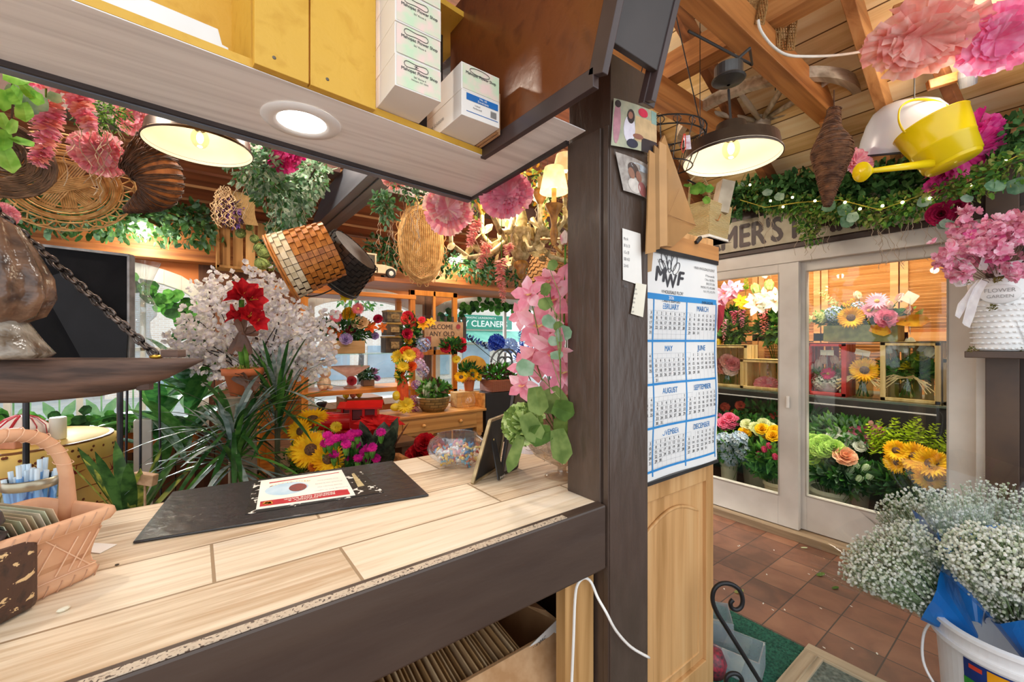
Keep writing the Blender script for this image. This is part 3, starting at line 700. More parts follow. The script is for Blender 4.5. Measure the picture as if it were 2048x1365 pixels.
text(tx, 'FRIENDS GIVE BACK', fp(.53, .19, .0016), xd, yd, .0135, 'CENTER', .02, 1.15); text(tx, 'BEDRAN FAMILY &', fp(.55, .14, .0016), xd, yd, .0135, 'CENTER', .02, 1.15); text(tx, 'Third Annual', fp(.5, .095, .0016), xd, yd, .011, 'CENTER', .01)
tx.mat(mn('5c5450', '4c4440', .5))
for i, s_ in enumerate(['A community dinner for neighbors', 'Thursday November Meal', 'served from noon to evening', 'all are welcome to join']): text(tx, s_, fp(.78, .32 + .12 * i, .0012), xd, yd, .007, 'CENTER')
tx.build('lettering', fo)
# specks of debris
m = MB(mn('efe8d4', 'd8cdb0', .6, 40)); p = onz(127, 1219, ZC + .004)
m.ell(p, (.010, .005, .004), (V((.9, .4, 0)), V((-.4, .9, 0)), Z), 8, 4); m.build('petal_scrap', label='tiny cream petal scrap lying on the counter at lower left', cat='petal')
m = MB(mn('5a4c3c', '3c3228', .8)); m.ell(onz(234, 1130, ZC + .002), (.004, .002, .002), None, 6, 4); m.build('wood_crumb', label='tiny dark crumb on the counter right of the terracotta basket', cat='crumb')
m = MB(mn('f1ebe4', 'e2dbd4', .5)); a = [onz(200, 1108, ZC + .001), onz(234, 1090, ZC + .001), onz(150, 1085, ZC + .001), onz(120, 1100, ZC + .001)]; m.prism(a, (0, 0, .0012)); m.build('paper_slip', label='white paper slip poking out from under the terracotta basket', cat='paper')

# ---- terracotta basket with handle and envelopes
TC = mn('dba983', 'cb9570', .6, 14, bs=.05); TL = mn('ecc4a4', 'e3b48f', .7)
def cf(r, f, z): return CR * r + CF * f + Z * z
bc = cf(-.962, .80, ZC); tb = thing('terracotta_basket', 'terracotta basket with an arched handle holding envelopes on the counter', 'basket', bc)
e1 = (CF + CR * .22).normalized(); e2 = Z.cross(e1)   # e1 away, e2 left
def bp(a, b, z): return bc + e1 * a + e2 * b + Z * z
def rsq(h, z, n=8, rc=.02):
    o = []
    for (sx, sy, a0) in ((1, 1, 0), (-1, 1, 90), (-1, -1, 180), (1, -1, 270)):
        for k in range(4):
            a = math.radians(a0 + 30 * k); o.append(bp(sx * (h - rc) + rc * math.cos(a), sy * (h - rc) + rc * math.sin(a), z))
    return o
m = MB(TC); prof = [(.088, 0), (.094, .006), (.094, .018), (.086, .024), (.088, .05), (.096, .09), (.100, .108), (.110, .112), (.115, .122), (.113, .133), (.104, .138), (.098, .132), (.095, .11), (.086, .03)]
b0 = len(m.v)
for h, z in prof: m.v += rsq(h, z)
for i in range(len(prof) - 1):
    for j in range(16): m.face((b0 + i * 16 + j, b0 + i * 16 + (j + 1) % 16, b0 + (i + 1) * 16 + (j + 1) % 16, b0 + (i + 1) * 16 + j))
m.face([b0 + (len(prof) - 1) * 16 + j for j in range(16)]); m.build('body', tb, smooth=True)
m = MB(TL)
def groove(a, b): m.tube([a, (a + b) / 2, b], .0012, 4)
for sgn, ax in ((-1, 0), (1, 0)):
    for i in range(9):
        u = -.08 + .02 * i
        for f in (lambda p, z, h: bp(p, -h, z), lambda p, z, h: bp(-h, -p, z)):
            groove(f(u, .114, .1155), f(u + .012, .136, .113)); groove(f(u, .001, .0935), f(u + .008, .02, .0945))
for f in (lambda p, z, h: bp(p, -h, z), lambda p, z, h: bp(-h, -p, z), lambda p, z, h: bp(h, -p, z)):
    groove(f(-.08, .025, .0885), f(.085, .025, .0885)); groove(f(-.09, .109, .1015), f(.09, .109, .1015))
    for u in (-.05, .03): groove(f(u - .03, .108, .1005), f(u + .045, .027, .0885))
    for u in (-.08, -.06, -.035, -.015, .005, .04, .06, .075): groove(f(u - .02, .03, .0892), f(u + .01, .095, .0985))
m.build('raised_pattern', tb)
m = MB(TC); pts = []
for i in range(17):
    a = math.pi * i / 16; pts.append(bp(.10 * math.cos(a), .012, .13 + .168 * math.sin(a) ** .62))
pts = [bp(.100, .012, .10)] + pts + [bp(-.100, .012, .10)]
rr_ = [.020, .018] + [.0145 + .0 * i for i in range(15)] + [.018, .020]
m.tube(pts, rr_, 12, flat=.8); h = m.build('handle', tb, smooth=True)
m = MB(TL)
for i in range(3, 15): 
    p = pts[i]; d = (pts[i + 1] - pts[i - 1]).normalized(); u, v = perp(d); m.tube([p + (u * math.cos(t * .785) + v * math.sin(t * .785)) * .0150 + d * .006 * math.sin(t * .785) for t in range(9)], .0009, 4, False)
m.build('handle_groove', h)
EG = ['dfe6c8', 'e6cba8', 'd4dcb8', 'eed2b4', 'dcd2ac', 'ece0c8']
for i in range(14):
    m = MB(mn(EG[i % 6], None, .7, 10)); a0 = -.06 + i * .0095; z0 = .035
    c = bp(a0, .0 + U(-.004, .004), z0); up = (Z + e1 * -.35).normalized()
    q = [c - e2 * .078, c + e2 * .078, c + e2 * .078 + up * (.118 + .001 * i), c - e2 * .078 + up * (.118 + .001 * i)]; m.prism(q, e1 * .0012)
    m.build('envelope', label='card envelope standing packed in the terracotta basket on the counter', cat='envelope', group='envelopes in the terracotta basket')
# ---- jar of pale blue picks behind the basket
jc = cf(-1.235, 1.08, ZC); gj = thing('glass_jar', 'glass jar with a silver screw ring behind the terracotta basket', 'jar', jc)
m = MB(glass('dfeef5', .12)); m.lathe(jc, [(.001, .003), (.045, .003), (.052, .012), (.053, .09), (.045, .108), (.045, .125)], 28); m.build('glass_body', gj, smooth=True)
m = MB(mn('cfc8b4', 'a89f88', .3, 10, .7)); m.lathe(jc, [(.047, .104), (.052, .106), (.052, .128), (.048, .13), (.045, .128)], 40, wob=.006, wn=20); m.build('screw_ring', gj, smooth=True)
BL = mn('86b8ea', '6ea4dc', .35, 6); BW = mn('dcebf5', 'cfe2f0', .3)
for i in range(15):
    a = i * 2.4; r = .036 * math.sqrt((i + .5) / 15); p = jc + V((r * math.cos(a), r * math.sin(a), .006)); q = p + V((.35 * r * math.cos(a), .35 * r * math.sin(a), .13 + (i % 4) * .011)) + CR * (.006 * (i % 3 - 1))
    m = MB(BL); m.tube([p, p.lerp(q, .8)], .0062, 8); m.mat(BW); m.tube([p.lerp(q, .8), q], .0052, 8); m.build('flower_water_tube', label='pale blue flower water tube standing in the glass jar', cat='tube', group='blue water tubes in the jar')
# ---- distressed dark wooden block base, with turned foot
kb = cf(-.925, .70, ZC); ks = thing('scale_base', 'chipped dark painted wooden base block at the lower left corner', 'stand', kb)
m = MB(chipped('4a2f22', '2f211b', 'd8b583', 55, .60, .5)); ea = (CF * .98 + CR * .08).normalized(); eb = Z.cross(ea); 
m.box(kb + eb * .0 + Z * .065, (.135, .135, .13), (ea, eb, Z)); m.build('block', ks, bevel=.014)
m = MB(mn('4a3f42', '2f282b', .3, 30)); m.lathe(kb + Z * .13, [(.05, 0), (.055, .012), (.04, .022), (.052, .034), (.048, .05), (.03, .06), (.022, .1)], 24); m.build('turned_foot', ks, smooth=True)
m = MB(mn('c9a55a', 'a98542', .25, 10, .9)); m.tube([kb + Z * .228, kb + Z * .40], .012, 14); m.lathe(kb + Z * .36, [(.012, 0), (.03, .012), (.03, .03), (.014, .04)], 20); m.build('brass_column', ks, smooth=True)
m = MB(mn('d8d4cc', 'b9b4aa', .3, 20)); m.ell(kb + Z * .42, (.045, .045, .03), None, 18, 8); m.build('pale_knob', ks, smooth=True)
# ---- hanging carved trough with chain
DW = mn('6a4f41', '3c2b23', .7, 9, bs=.5, stretch=(.6, .6, 5)); T0 = 1.12
tr = at(200, 760, T0); th = thing('hanging_trough', 'long dark carved wooden trough hanging from a chain, tapering to a point at right', 'trough', tr)
m = MB(DW); rings = []
Lx = [(-.9, .06, .088), (-.6, .075, .12), (-.2, .075, .118), (0.0, .07, .10), (.10, .06, .08), (.17, .045, .055), (.24, .02, .022), (.275, .004, .006)]
b0 = len(m.v); n = 10
cx0 = at(200, 718, T0)
for (s_, hw, dp) in Lx:
    c = cx0 + CR * s_
    for j in range(n + 1): a = math.pi * j / n; m.v.append(c + CF * (hw * math.cos(a)) - Z * (dp * math.sin(a) ** .7))
    for j in range(n, -1, -1): a = math.pi * j / n; m.v.append(c + CF * (hw * .82 * math.cos(a)) - Z * (dp * .72 * math.sin(a) ** .7))
nn = 2 * n + 2
for i in range(len(Lx) - 1):
    for j in range(nn): j2 = (j + 1) % nn; m.face((b0 + i * nn + j, b0 + i * nn + j2, b0 + (i + 1) * nn + j2, b0 + (i + 1) * nn + j))
m.face([b0 + j for j in range(nn)]); m.build('body', th, smooth=True)
m = MB(DW); k = at(392, 712, T0); m.box(k - CR * .06 + Z * .006, (.045, .03, .02), (CR, CF, Z)); m.lathe(at(290, 795, T0) - Z * 0, [(.0, .045), (.018, .04), (.018, .02), (.0, .018)], 12); m.build('peg', th, bevel=.002)
m = MB(mn('c9a23a', 'a9842a', .3, 8, .8)); m.ell(at(313, 714, T0), (.016, .016, .006), None, 12, 5); m.build('brass_screw', th, smooth=True)
IR = mn('6b5f58', '3f3733', .4, 30, .7)
ca = at(313, 712, T0); cbp = at(-60, 372, T0); nlk = 26
ch = thing('iron_chain', 'rusty iron chain running up from the wooden trough to the upper left', 'chain', ca)
for i in range(nlk):
    c = ca.lerp(cbp, (i + .5) / nlk); d = (cbp - ca).normalized(); u = perp(d)[0] if i % 2 else perp(d)[1]; L = (cbp - ca).length / nlk * .68; W = .0105
    m = MB(IR); m.tube([c + d * (L * (1 if abs(math.cos(a)) > .99 else math.cos(a))) + u * (W * math.sin(a)) for a in [q * math.pi / 6 for q in range(13)]], .0034, 6, False); m.build('link', ch, smooth=True)
# carved glossy wooden pieces at far left
CV = mn('80604a', '42322a', .25, 22, bs=1); CV2 = mn('a09688', '5c4c3c', .22, 26, bs=1)
p1_ = at(-8, 560, 1.0); tc = thing('carved_ornament', 'glossy brown carved wooden ornament with deep grooves at the far left edge', 'ornament', p1_ - Z * .12)
m = MB(CV); m.lathe(p1_ + Z * .13 + CR * .0, [(.01, .02), (.035, .0), (.06, -.05), (.088, -.12), (.092, -.17), (.075, -.215), (.04, -.235), (.005, -.24)], 48, wob=.09, wn=9); m.build('upper_body', tc, smooth=True)
m = MB(CV2); m.lathe(at(-12, 640, 1.0), [(.03, .04), (.05, .0), (.075, -.05), (.095, -.082), (.085, -.093), (.0, -.095)], 18, wob=.09, wn=6); m.build('lower_skirt', tc, smooth=True)
# ---- candy bowl
bw_ = at(915, 890, 1.62); bw_.z = ZC; cb_ = thing('candy_bowl', 'wide clear glass bowl full of wrapped candies on the counter', 'bowl', bw_)
m = MB(glass('fbfdff', .22, .03, .05)); m.lathe(bw_, [(.0, .003), (.055, .003), (.06, .010), (.105, .042), (.116, .068), (.105, .098), (.076, .118), (.078, .122)], 40); m.build('glass_body', cb_, smooth=True)
cc = ['d9503c', 'e8b83a', '5a9ad0', 'e9e4dc', 'e07a4a', '6ab0c8', 'f0d070', 'c84a5a']
for i in range(120):
    z = U(.014, .078); r = (.04 + .05 * min(1, z / .05)) * math.sqrt(U(0, 1)); a = U(0, 6.28); p = bw_ + V((r * math.cos(a), r * math.sin(a), z)); d = rv(1).normalized(); u, v = perp(d)
    mt = mn(cc[i % 8], None, .3, 60); m = MB(mt); m.ell(p, (.0065, .0065, .009), (u, v, d), 8, 4); m.petal(p + d * .008, d, u, .008, .011, 0, .2, 1, 1, .3); m.petal(p - d * .008, -d, u, .008, .011, 0, .2, 1, 1, .3)
    m.build('wrapped_candy', label=['red', 'yellow', 'blue', 'white', 'orange', 'teal', 'pale yellow', 'crimson'][i % 8] + ' wrapped candy in the wide glass bowl', cat='candy', group='wrapped candies in the glass bowl')
# ---- photo frame seen from behind
def oframe(name, lab, q, th_, strut, back, edge):
    """frame back from four corners (bl, br, tr, tl)"""
    r = thing(name, lab, 'picture frame', (q[0] + q[1]) / 2); n = (q[1] - q[0]).cross(q[3] - q[0]).normalized()
    if n.dot(CAM - q[0]) < 0: n = -n
    m = MB(back); m.prism([c + n * .0015 for c in (q[0], q[1], q[2], q[3])], -n * .006); m.build('back_board', r, bevel=.001)
    m = MB(edge)
    for a, b in ((0, 1), (1, 2), (2, 3), (3, 0)): m.beam(q[a], q[b], th_, .012, n)
    m.build('frame_edge', r, bevel=.001)
    if strut:
        m = MB(back); t_, l_, w_ = strut; u = (q[1] - q[0]).normalized(); m.prism([t_ - u * w_ * .35 + n * .004, t_ + u * w_ * .35 + n * .004, l_ + u * w_ * .5, l_ - u * w_ * .5], -(n + Z * .01) * .004); s_ = m.build('strut', r)
        m = MB(mn('d8c070', 'b89c4a', .3, 10, .8)); m.lathe(t_ + n * .004, [(.004, 0), (.003, .002), (0, .0025)], 12, n); m.build('rivet', s_)
        tx = MB(mn('d8d2c4')); text(tx, 'Brophy\'s', l_ + n * .004 - u * .0 + Z * .006, u if u.dot(CR) > 0 else -u, Z, .012, 'CENTER', .02); tx.build('lettering', s_)
    return r
bl = onz(945, 967, ZC + .004); br = onz(1003, 948, ZC + .004)
tl_ = at(983, 838, 1.27); tr_ = at(1011, 829, 1.40)
bl = V(bl); q0 = bl; q1 = onz(995, 935, ZC + .004)
tl_ = at(980, 842, (q0 - CAM).dot(CF) * 1.045); tr_ = at(1012, 830, (q1 - CAM).dot(CF) * 1.02)
foot = onz(1003, 958, ZC + .004)
oframe('picture_frame', 'picture frame turned its black back to us beside the candy bowl', [q0, q1, tr_, tl_], .009, (q0.lerp(q1, .45).lerp(tl_.lerp(tr_, .45), .62), foot, .045), mn('2a2827', '1e1c1c', .5, 20), mn('c9b083', '8a7450', .35, 20, .5))
g0 = onz(1022, 912, ZC + .004); g1 = onz(1034, 907, ZC + .004); d_ = (g0 - CAM).dot(CF)
a0, a1 = at(1003, 925, 1.50), at(1032, 915, 1.58); a0.z = ZC + .004; a1.z = ZC + .004
oframe('picture_frame', 'slim black framed picture standing behind the orchid vase', [a0, a1, at(1056, 782, 1.66), at(1030, 771, 1.56)], .012, None, mn('8a8580', '6d6864', .4), mn('3a3230', '2a2422', .4))
# ---- footed glass vase with orchids
vz = onz(1112, 965, ZC); vz = at(1124, 900, 1.49); vz.z = ZC; ov = thing('orchid_arrangement', 'pink orchid and eucalyptus arrangement in a footed glass vase beside the post', 'flower arrangement', vz)
m = MB(glass('e8dccb', .22, .04, .14)); m.lathe(vz, [(.062, .002), (.056, .006), (.016, .014), (.015, .036), (.04, .048), (.10, .08), (.128, .12), (.132, .16), (.122, .19)], 36); m.build('glass_vase', ov, smooth=True)
m = MB(mn('b08a58', '7c5a38', .8, 40))
for i in range(170):
    a = U(0, 6.28); z = U(.07, .165); r = (.118 * min(1, (z - .04) / .06)) * U(.6, .95); p = vz + V((r * math.cos(a), r * math.sin(a), z)); d = rv(.035); d.z *= .5; m.tube([p, p + d + rv(.01), p + d * 2 * .7], .0008, 3, False)
m.build('moss', ov, kind='stuff')
PK = [petalmat('eea6b6', 'e58a9e'), petalmat('f6c8d0', 'eeaab8')]; YC = petalmat('f0d890', 'dd6a7a'); EU = petalmat('9fb39a', '7a9a78', .2); EU2 = petalmat('7c8f4e', '5d7338', .2)
orch = [(1112, 600, .085), (1060, 590, .06), (1078, 650, .075), (1045, 632, .05), (1110, 700, .085), (1070, 718, .075), (1125, 745, .07), (1048, 735, .05), (1090, 790, .055), (1085, 680, .06), (1120, 570, .07), (1130, 790, .06), (1045, 770, .05), (1135, 650, .06), (1098, 560, .05)]
for i, (px, py, r) in enumerate(orch):
    p = at(px, py, 1.42 + U(-.06, .06)); n_ = (CAM - p).normalized() + rv(.45) + CR * -.25
    m = MB(); star(m, p, n_, r * 1.15, PK, 5, .46, -.35, None, .55); m.mat(YC); u, v = perp(n_.normalized()); m.petal(p, (n_.normalized() - Z * .5), Z, r * .45, r * .45, .2, .4, 3, .4, .4)
    stem(m, p, vz + V((0, 0, .12)), .002, .0, EU2); m.build('orchid_bloom', ov)
m = MB(EU)
for (px, py, r, mt) in [(1090, 580, .035, EU2), (1092, 608, .04, EU2), (1098, 645, .04, EU), (1125, 668, .045, EU), (1108, 683, .03, EU), (1112, 712, .035, EU), (1052, 737, .05, EU), (1105, 532, .03, EU2), (1118, 655, .03, EU2)]:
    p = at(px, py, 1.32); m.mat(mt); d = (CR * U(-1, 1) + Z * U(-.2, 1)).normalized(); m.petal(p - d * r * .5, d, (CAM - p).normalized() + rv(.5), r * 1.15, r * 1.1, .12, .1, 4, .35, .4)
    m.mat(EU2); m.tube([p - d * r * .5, at(1120, py + 60, 1.29), vz + V((0, 0, .15))], .0014, 4)
m.build('eucalyptus_leaf', ov)
CG = [petalmat('7f9648', '5c7432', .3), petalmat('c8d894', 'a4bc68', .3)]
m = MB(); ruffle(m, at(1044, 846, 1.34), (CAM - at(1044, 846, 1.34)).normalized() + V((-.3, 0, .5)), .075, CG, 4, 6, (1, 1), .8); m.build('green_cabbage_bloom', ov)
m = MB()
for (px, py, L, W, dx, dz) in [(1075, 800, .09, .05, .2, -1), (1108, 800, .09, .07, .3, -.7), (1130, 860, .1, .06, .3, -1), (1120, 890, .11, .05, .2, -1), (1062, 855, .1, .05, .5, -1), (1030, 905, .12, .03, -.35, -1), (1080, 870, .08, .05, -.8, -.2), (1125, 820, .07, .05, .5, -.2)]:
    p = at(px, py, 1.36 - (.05 if W < .06 else 0)); m.mat((petalmat('5c7a34', '486428'), CG[0], EU2)[(px // 5) % 3]); d = (CR * dx + Z * dz).normalized(); m.petal(p - d * L * .45, d, (CAM - p).normalized() + rv(.25), L, W * 1.3, .05, .25, 4, .15, .4)
m.build('broad_leaf', ov, kind='stuff')
m = MB(mn('e8dcd0', 'd9cbbc', .6)); stem(m, at(1131, 490, 1.44), vz + V((0, 0, .15)), .0035, 0, G2); tulip(m, at(1131, 488, 1.44), V((0, 0, 1)), .045, petalmat('e07a96', 'f3dfd0')); m.build('lotus_bud', ov)

# ================= post, papers, calendar, door panel =================
YP = .80   # front face of the post
def flatc(name, lab, cat, pts, mt, th_=.0008, off=.002, **k):
    m = MB(mt); n = (pts[1] - pts[0]).cross(pts[2] - pts[0]).normalized()
    if n.dot(CAM - pts[0]) < 0: n = -n
    m.prism([p + n * off for p in pts], -n * th_); return m.build(name, label=lab, cat=cat, **k)
def P_(px, py, d=0): return ony(px, py, YP - d)
# curled snapshots
def snap(lab, q, dd, draw):
    m = MB(mn('f4f1ec', 'e9e5de', .35)); n_ = 6
    def S(a, b, h=0):
        p = q[0].lerp(q[1], a).lerp(q[3].lerp(q[2], a), b); return p + V((0, -dd * (math.sin(a * 2.4 + .3) * .5 + .1) - h, 0))
    m.grid(lambda a, b: S(a, b), n_, n_); o = m.build('snapshot', label=lab, cat='photograph')
    d = MB(); draw(d, lambda a, b, h=.0006: S(a, b, h)); d.build('picture', o)
def blob(d, S, col, cx, cy, rx, ry, h=.0012, col2=None, n=14):
    d.mat(mn(col, col2, .4, 40)); d.poly([S(min(1, max(0, cx + rx * math.cos(i * 6.283 / n))), min(1, max(0, cy + ry * math.sin(i * 6.283 / n))), h) for i in range(n)])
def rect(d, S, col, a0, a1, b0, b1, h=.0008, col2=None):
    d.mat(mn(col, col2, .4, 30)); k = 4
    for i in range(k):
        x0 = a0 + (a1 - a0) * i / k; x1 = a0 + (a1 - a0) * (i + 1) / k; d.poly([S(x0, b0, h), S(x1, b0, h), S(x1, b1, h), S(x0, b1, h)])
def d1(d, S):
    rect(d, S, 'b9b79a', .0, 1, 0, 1, .0006, '9aa08a'); rect(d, S, 'd8b98a', .45, 1, .2, .75, .0008); rect(d, S, '2c2a30', .6, 1, 0, .3, .001)
    rect(d, S, '8fb3a8', .85, 1, .7, 1, .001); blob(d, S, 'd8284e', .63, .86, .12, .1, .0012); blob(d, S, 'e6e2ea', .33, .42, .12, .3, .0012, 'd8d0dc'); blob(d, S, '2e2326', .35, .7, .08, .16, .0014)
    blob(d, S, 'a86e58', .34, .72, .05, .08, .0016); blob(d, S, 'c28a94', .08, .5, .07, .45, .0012); blob(d, S, '2e2326', .08, .9, .06, .08, .0014); blob(d, S, '97624f', .52, .3, .12, .06, .0014); blob(d, S, '2a2c44', .4, .12, .12, .1, .0014)
def d2(d, S):
    rect(d, S, '7a6e66', .0, 1, 0, 1, .0006, 'b9b0a6'); blob(d, S, 'c9d0d6', .65, .8, .3, .1, .0009, '8d98a2'); blob(d, S, '4a3830', .4, .66, .16, .2, .001); blob(d, S, '9a6a52', .32, .55, .09, .15, .0014); blob(d, S, '8f5e4a', .53, .52, .09, .15, .0014)
    blob(d, S, 'd9cfc4', .35, .22, .18, .2, .0012); blob(d, S, '9c5a58', .6, .2, .14, .2, .0013); blob(d, S, '30303a', .85, .2, .12, .2, .0012)
snap('curled snapshot with two women and a red lamp, taped high on the dark post', [P_(1219, 292), P_(1310, 313), P_(1309, 228), P_(1225, 198)], .02, d1)
snap('curled snapshot of a couple, taped below the other photograph on the post', [P_(1244, 382), P_(1302, 405), P_(1296, 334), P_(1228, 305)], .02, d2)
nt1 = flatc('handwritten_note', 'tall white handwritten note taped to the middle of the post', 'note', [P_(1245, 560), P_(1270, 568), P_(1283, 575), P_(1280, 468), P_(1244, 457)], mn('f2eee6', 'e6e2da', .6))
nt2 = flatc('receipt_note', 'small curled receipt taped under the tall white note', 'note', [P_(1260, 628), P_(1284, 635), P_(1291, 570), P_(1270, 566)], mn('f0ead8', 'e0d9c4', .6), off=.004)
HN = mn('6a6a6e', '55555a', .6)
tx = MB(HN)
for i, s_ in enumerate(['Mrs H', '30  lb  31', '1/2 x 30', '500 4-53', '2/d 4.5', '', '', 'size L']): text(tx, s_, ony(1248, 480 + i * 13.5, YP - .0032), X, Z, .013, 'LEFT', 0, .6)
tx.build('handwriting', nt1)
tx = MB(HN)
for i in range(6): text(tx, ['2 doz', 'pink 14', 'tulip', '8.50', 'tax', 'paid'][i], ony(1268 - i * .8, 580 + i * 9, YP - .0052), X, Z, .009, 'LEFT', 0, .7)
tx.build('handwriting', nt2)
# door panel beside the post
YD = .875
dpx1 = ony(1427, 700, YD).x; PD = wood('cf9f68', 'a87a45', 'z', .9, .5, 'dcb480'); dpn = thing('pine_door', 'old raw pine door leaf fixed beside the post, behind the big calendar', 'door', (1.35, YD + .02, 0))
dz0, dz1 = .02, 1.835
m = MB(PD); xl = 1.15
m.bbox(dpx1 - .055, dpx1, YD, YD + .035, dz0, dz1); m.bbox(xl, xl + .045, YD, YD + .035, dz0, dz1)
for z0, z1 in ((dz0, .14), (.86, .96), (1.70, 1.83)): m.bbox(xl + .045, dpx1 - .055, YD, YD + .035, z0, z1)
m.build('stile_and_rail', dpn, bevel=.003)
for z0, z1 in ((.14, .86), (.96, 1.70)):
    m = MB(PD); a, b_ = xl + .045, dpx1 - .055; m.bbox(a, b_, YD + .014, YD + .028, z0, z1)
    n_ = 12; cx = (a + b_) / 2; hw = (b_ - a) / 2 - .05
    prof_o = [(cx + hw * math.cos(t), 0) for t in (0,)]
    top_ = [(cx - hw + 2 * hw * i / n_, z1 - .06 - .05 * (1 - math.sin(math.pi * i / n_))) for i in range(n_ + 1)]; bot = [(cx + hw - 2 * hw * i / n_, z0 + .05) for i in range(2)]
    ring = [(cx - hw, z0 + .05), (cx + hw, z0 + .05)] + [(x, z) for x, z in top_[::-1]]
    m.prism([(x, YD + .006, z) for x, z in ring], (0, .01, 0)); m.tube([V((x, YD + .008, z)) for x, z in ring + ring[:1]], .007, 6); m.build('raised_panel', dpn, bevel=.003)
# wooden cleat holding the calendar, clip
m = MB(wood('c48a50', '9a6636', 'x', 1, .5)); cl0 = ony(1308, 494, YD - .02); cl1 = ony(1437, 516, YD - .02)
m.bbox(1.15, cl1.x, YD - .022, YD - .001, 1.735, 1.80)
cleat = m.build('wooden_cleat', label='short wooden cleat across the top of the pine door, above the calendar', cat='cleat', bevel=.002)
m = MB(mn('2b2a2a', '1e1d1d', .4)); m.beam((ony(1378, 500, YD).x, YD - .028, 1.79), (ony(1378, 500, YD).x + .03, YD - .03, 1.815), .014, .014); m.build('binder_clip', label='small black clip on the wooden cleat above the calendar', cat='clip', bevel=.004)
# calendar
YK = YD - .03; xr = ony(1434, 700, YK).x; xc = [xr - .018 - .205 * i for i in (0, 1, 2, 3)]; xL = xc[3] - .015
ztop = 1.725; zbot = CAMZ - (944 - 682.5) / F * ony(1428, 700, YK).dot(CF) + .0
zg = CAMZ - (612 - 682.5) / F * 1.6
zb1 = 1.42 - (920 - 682.5) / F * ony(1430, 700, YK).dot(CF)
zhead = 1.42 + (682.5 - 608) / F * ony(1430, 700, YK).dot(CF)
cal = thing('wall_calendar', 'large white and blue 2026 year calendar with MWF logo hanging on the pine door', 'calendar', ((xr + xL) / 2, YK, zb1))
m = MB(mn('eeede9', 'e2e2e0', .45, 3))
def sh(x, z): return V((x, YK - .004 * math.sin((x - xL) * 14) - .003 * math.sin(z * 17), z))
m.grid(lambda a, b: sh(xL + (xr - xL) * a, zb1 + (ztop - zb1) * b), 20, 20); m.build('sheet', cal)
m = MB(mn('1f1e1e', '2a2828', .4)); m.bbox(xL, xr, YK - .006, YK + .004, ztop - .004, ztop + .012); m.build('black_strip', cal); m = MB(mn('1f1e1e', '2a2828', .4)); m.bbox(xL, xr, YK - .006, YK + .004, zb1 - .012, zb1); m.build('black_strip', cal)
def yk(x, z): return sh(x, z) - V((0, .0012, 0))
BLU = mn('2f8fd0', '2480c2', .45, 4); m = MB(BLU)
def bar(x0, x1, z0, z1):
    n_ = 12
    if x1 - x0 > z1 - z0:
        for i in range(n_): a = x0 + (x1 - x0) * i / n_; b = x0 + (x1 - x0) * (i + 1) / n_; m.poly([yk(a, z0), yk(b, z0), yk(b, z1), yk(a, z1)])
    else:
        for i in range(n_): a = z0 + (z1 - z0) * i / n_; b = z0 + (z1 - z0) * (i + 1) / n_; m.poly([yk(x0, a), yk(x1, a), yk(x1, b), yk(x0, b)])
rh = (zhead - zb1 - .03) / 4; xa = xc[3]; xb = xc[0]
bar(xa, xb, zhead - .006, zhead + .014)
for i in range(4): x = xc[i]; bar(x - .0035, x + .0035, zb1 + .012, zhead)
for i in range(1, 5): z = zhead - rh * i; bar(xa, xb, z - .004, z + .004)
m.build('blue_grid', cal)
tx = MB(mn('f2f6fa', 'e6ecf2', .4)); text(tx, '2026', yk((xa + xb) / 2 + .005, zhead - .001) - V((0, .001, 0)), X, Z, .016, 'CENTER', .02); tx.build('year', cal)
mt_b = mn('2a7fc0', '2474b2', .45); mt_k = mn('3c3c40', '333338', .5)
mt_g = mn('b9bcc0', 'aeb1b6', .5)
mons = ['JANUARY', 'FEBRUARY', 'MARCH', 'APRIL', 'MAY', 'JUNE', 'JULY', 'AUGUST', 'SEPTEMBER', 'OCTOBER', 'NOVEMBER', 'DECEMBER']; first = [4, 0, 0, 3, 5, 1, 3, 6, 2, 4, 0, 2]; nd = [31, 28, 31, 30, 31, 30, 31, 31, 30, 31, 30, 31]
for k in range(12):
    t = MB(mt_b); c = 2 - (k % 3); x0 = xc[c + 1] + .004; wd = .197; zt_ = zhead - .006 - rh * (k // 3) - .004
    text(t, mons[k], yk(x0 + wd / 2, zt_ - .026), X, Z, .028, 'CENTER', .012, .85)
    gw = wd / 7; gh = (rh - .048) / 6; t.mat(mt_g)
    for i in range(8): x = x0 + gw * i; t.poly([yk(x - .0004, zt_ - .034), yk(x + .0004, zt_ - .034), yk(x + .0004, zt_ - rh + .014), yk(x - .0004, zt_ - rh + .014)])
    for i in range(7): z = zt_ - .034 - gh * i * .97; t.poly([yk(x0, z), yk(x0 + wd, z), yk(x0 + wd, z + .0008), yk(x0, z + .0008)])
    t.mat(mt_k)
    for dday in range(1, nd[k] + 1):
        s_ = first[k] + dday - 1; text(t, str(dday), yk(x0 + gw * (s_ % 7 + .62), zt_ - .034 - gh * (s_ // 7 + .75)), X, Z, .0145, 'CENTER', .01)
    t.build('month_block', cal)
lg = MB(mt_k); lx = (xa + xb) / 2 + .0; zlg = 1.42 + (682.5 - 566) / F * ony(1362, 566, YK).dot(CF)
text(lg, 'M', yk(lx - .065, zlg - .005), X, Z + X * .25, .075, 'CENTER', .035, 1.1); text(lg, 'W', yk(lx, zlg - .022), X, Z + X * .1, .07, 'CENTER', .03); text(lg, 'F', yk(lx + .06, zlg - .01), X, Z + X * .3, .075, 'CENTER', .035, 1.1)
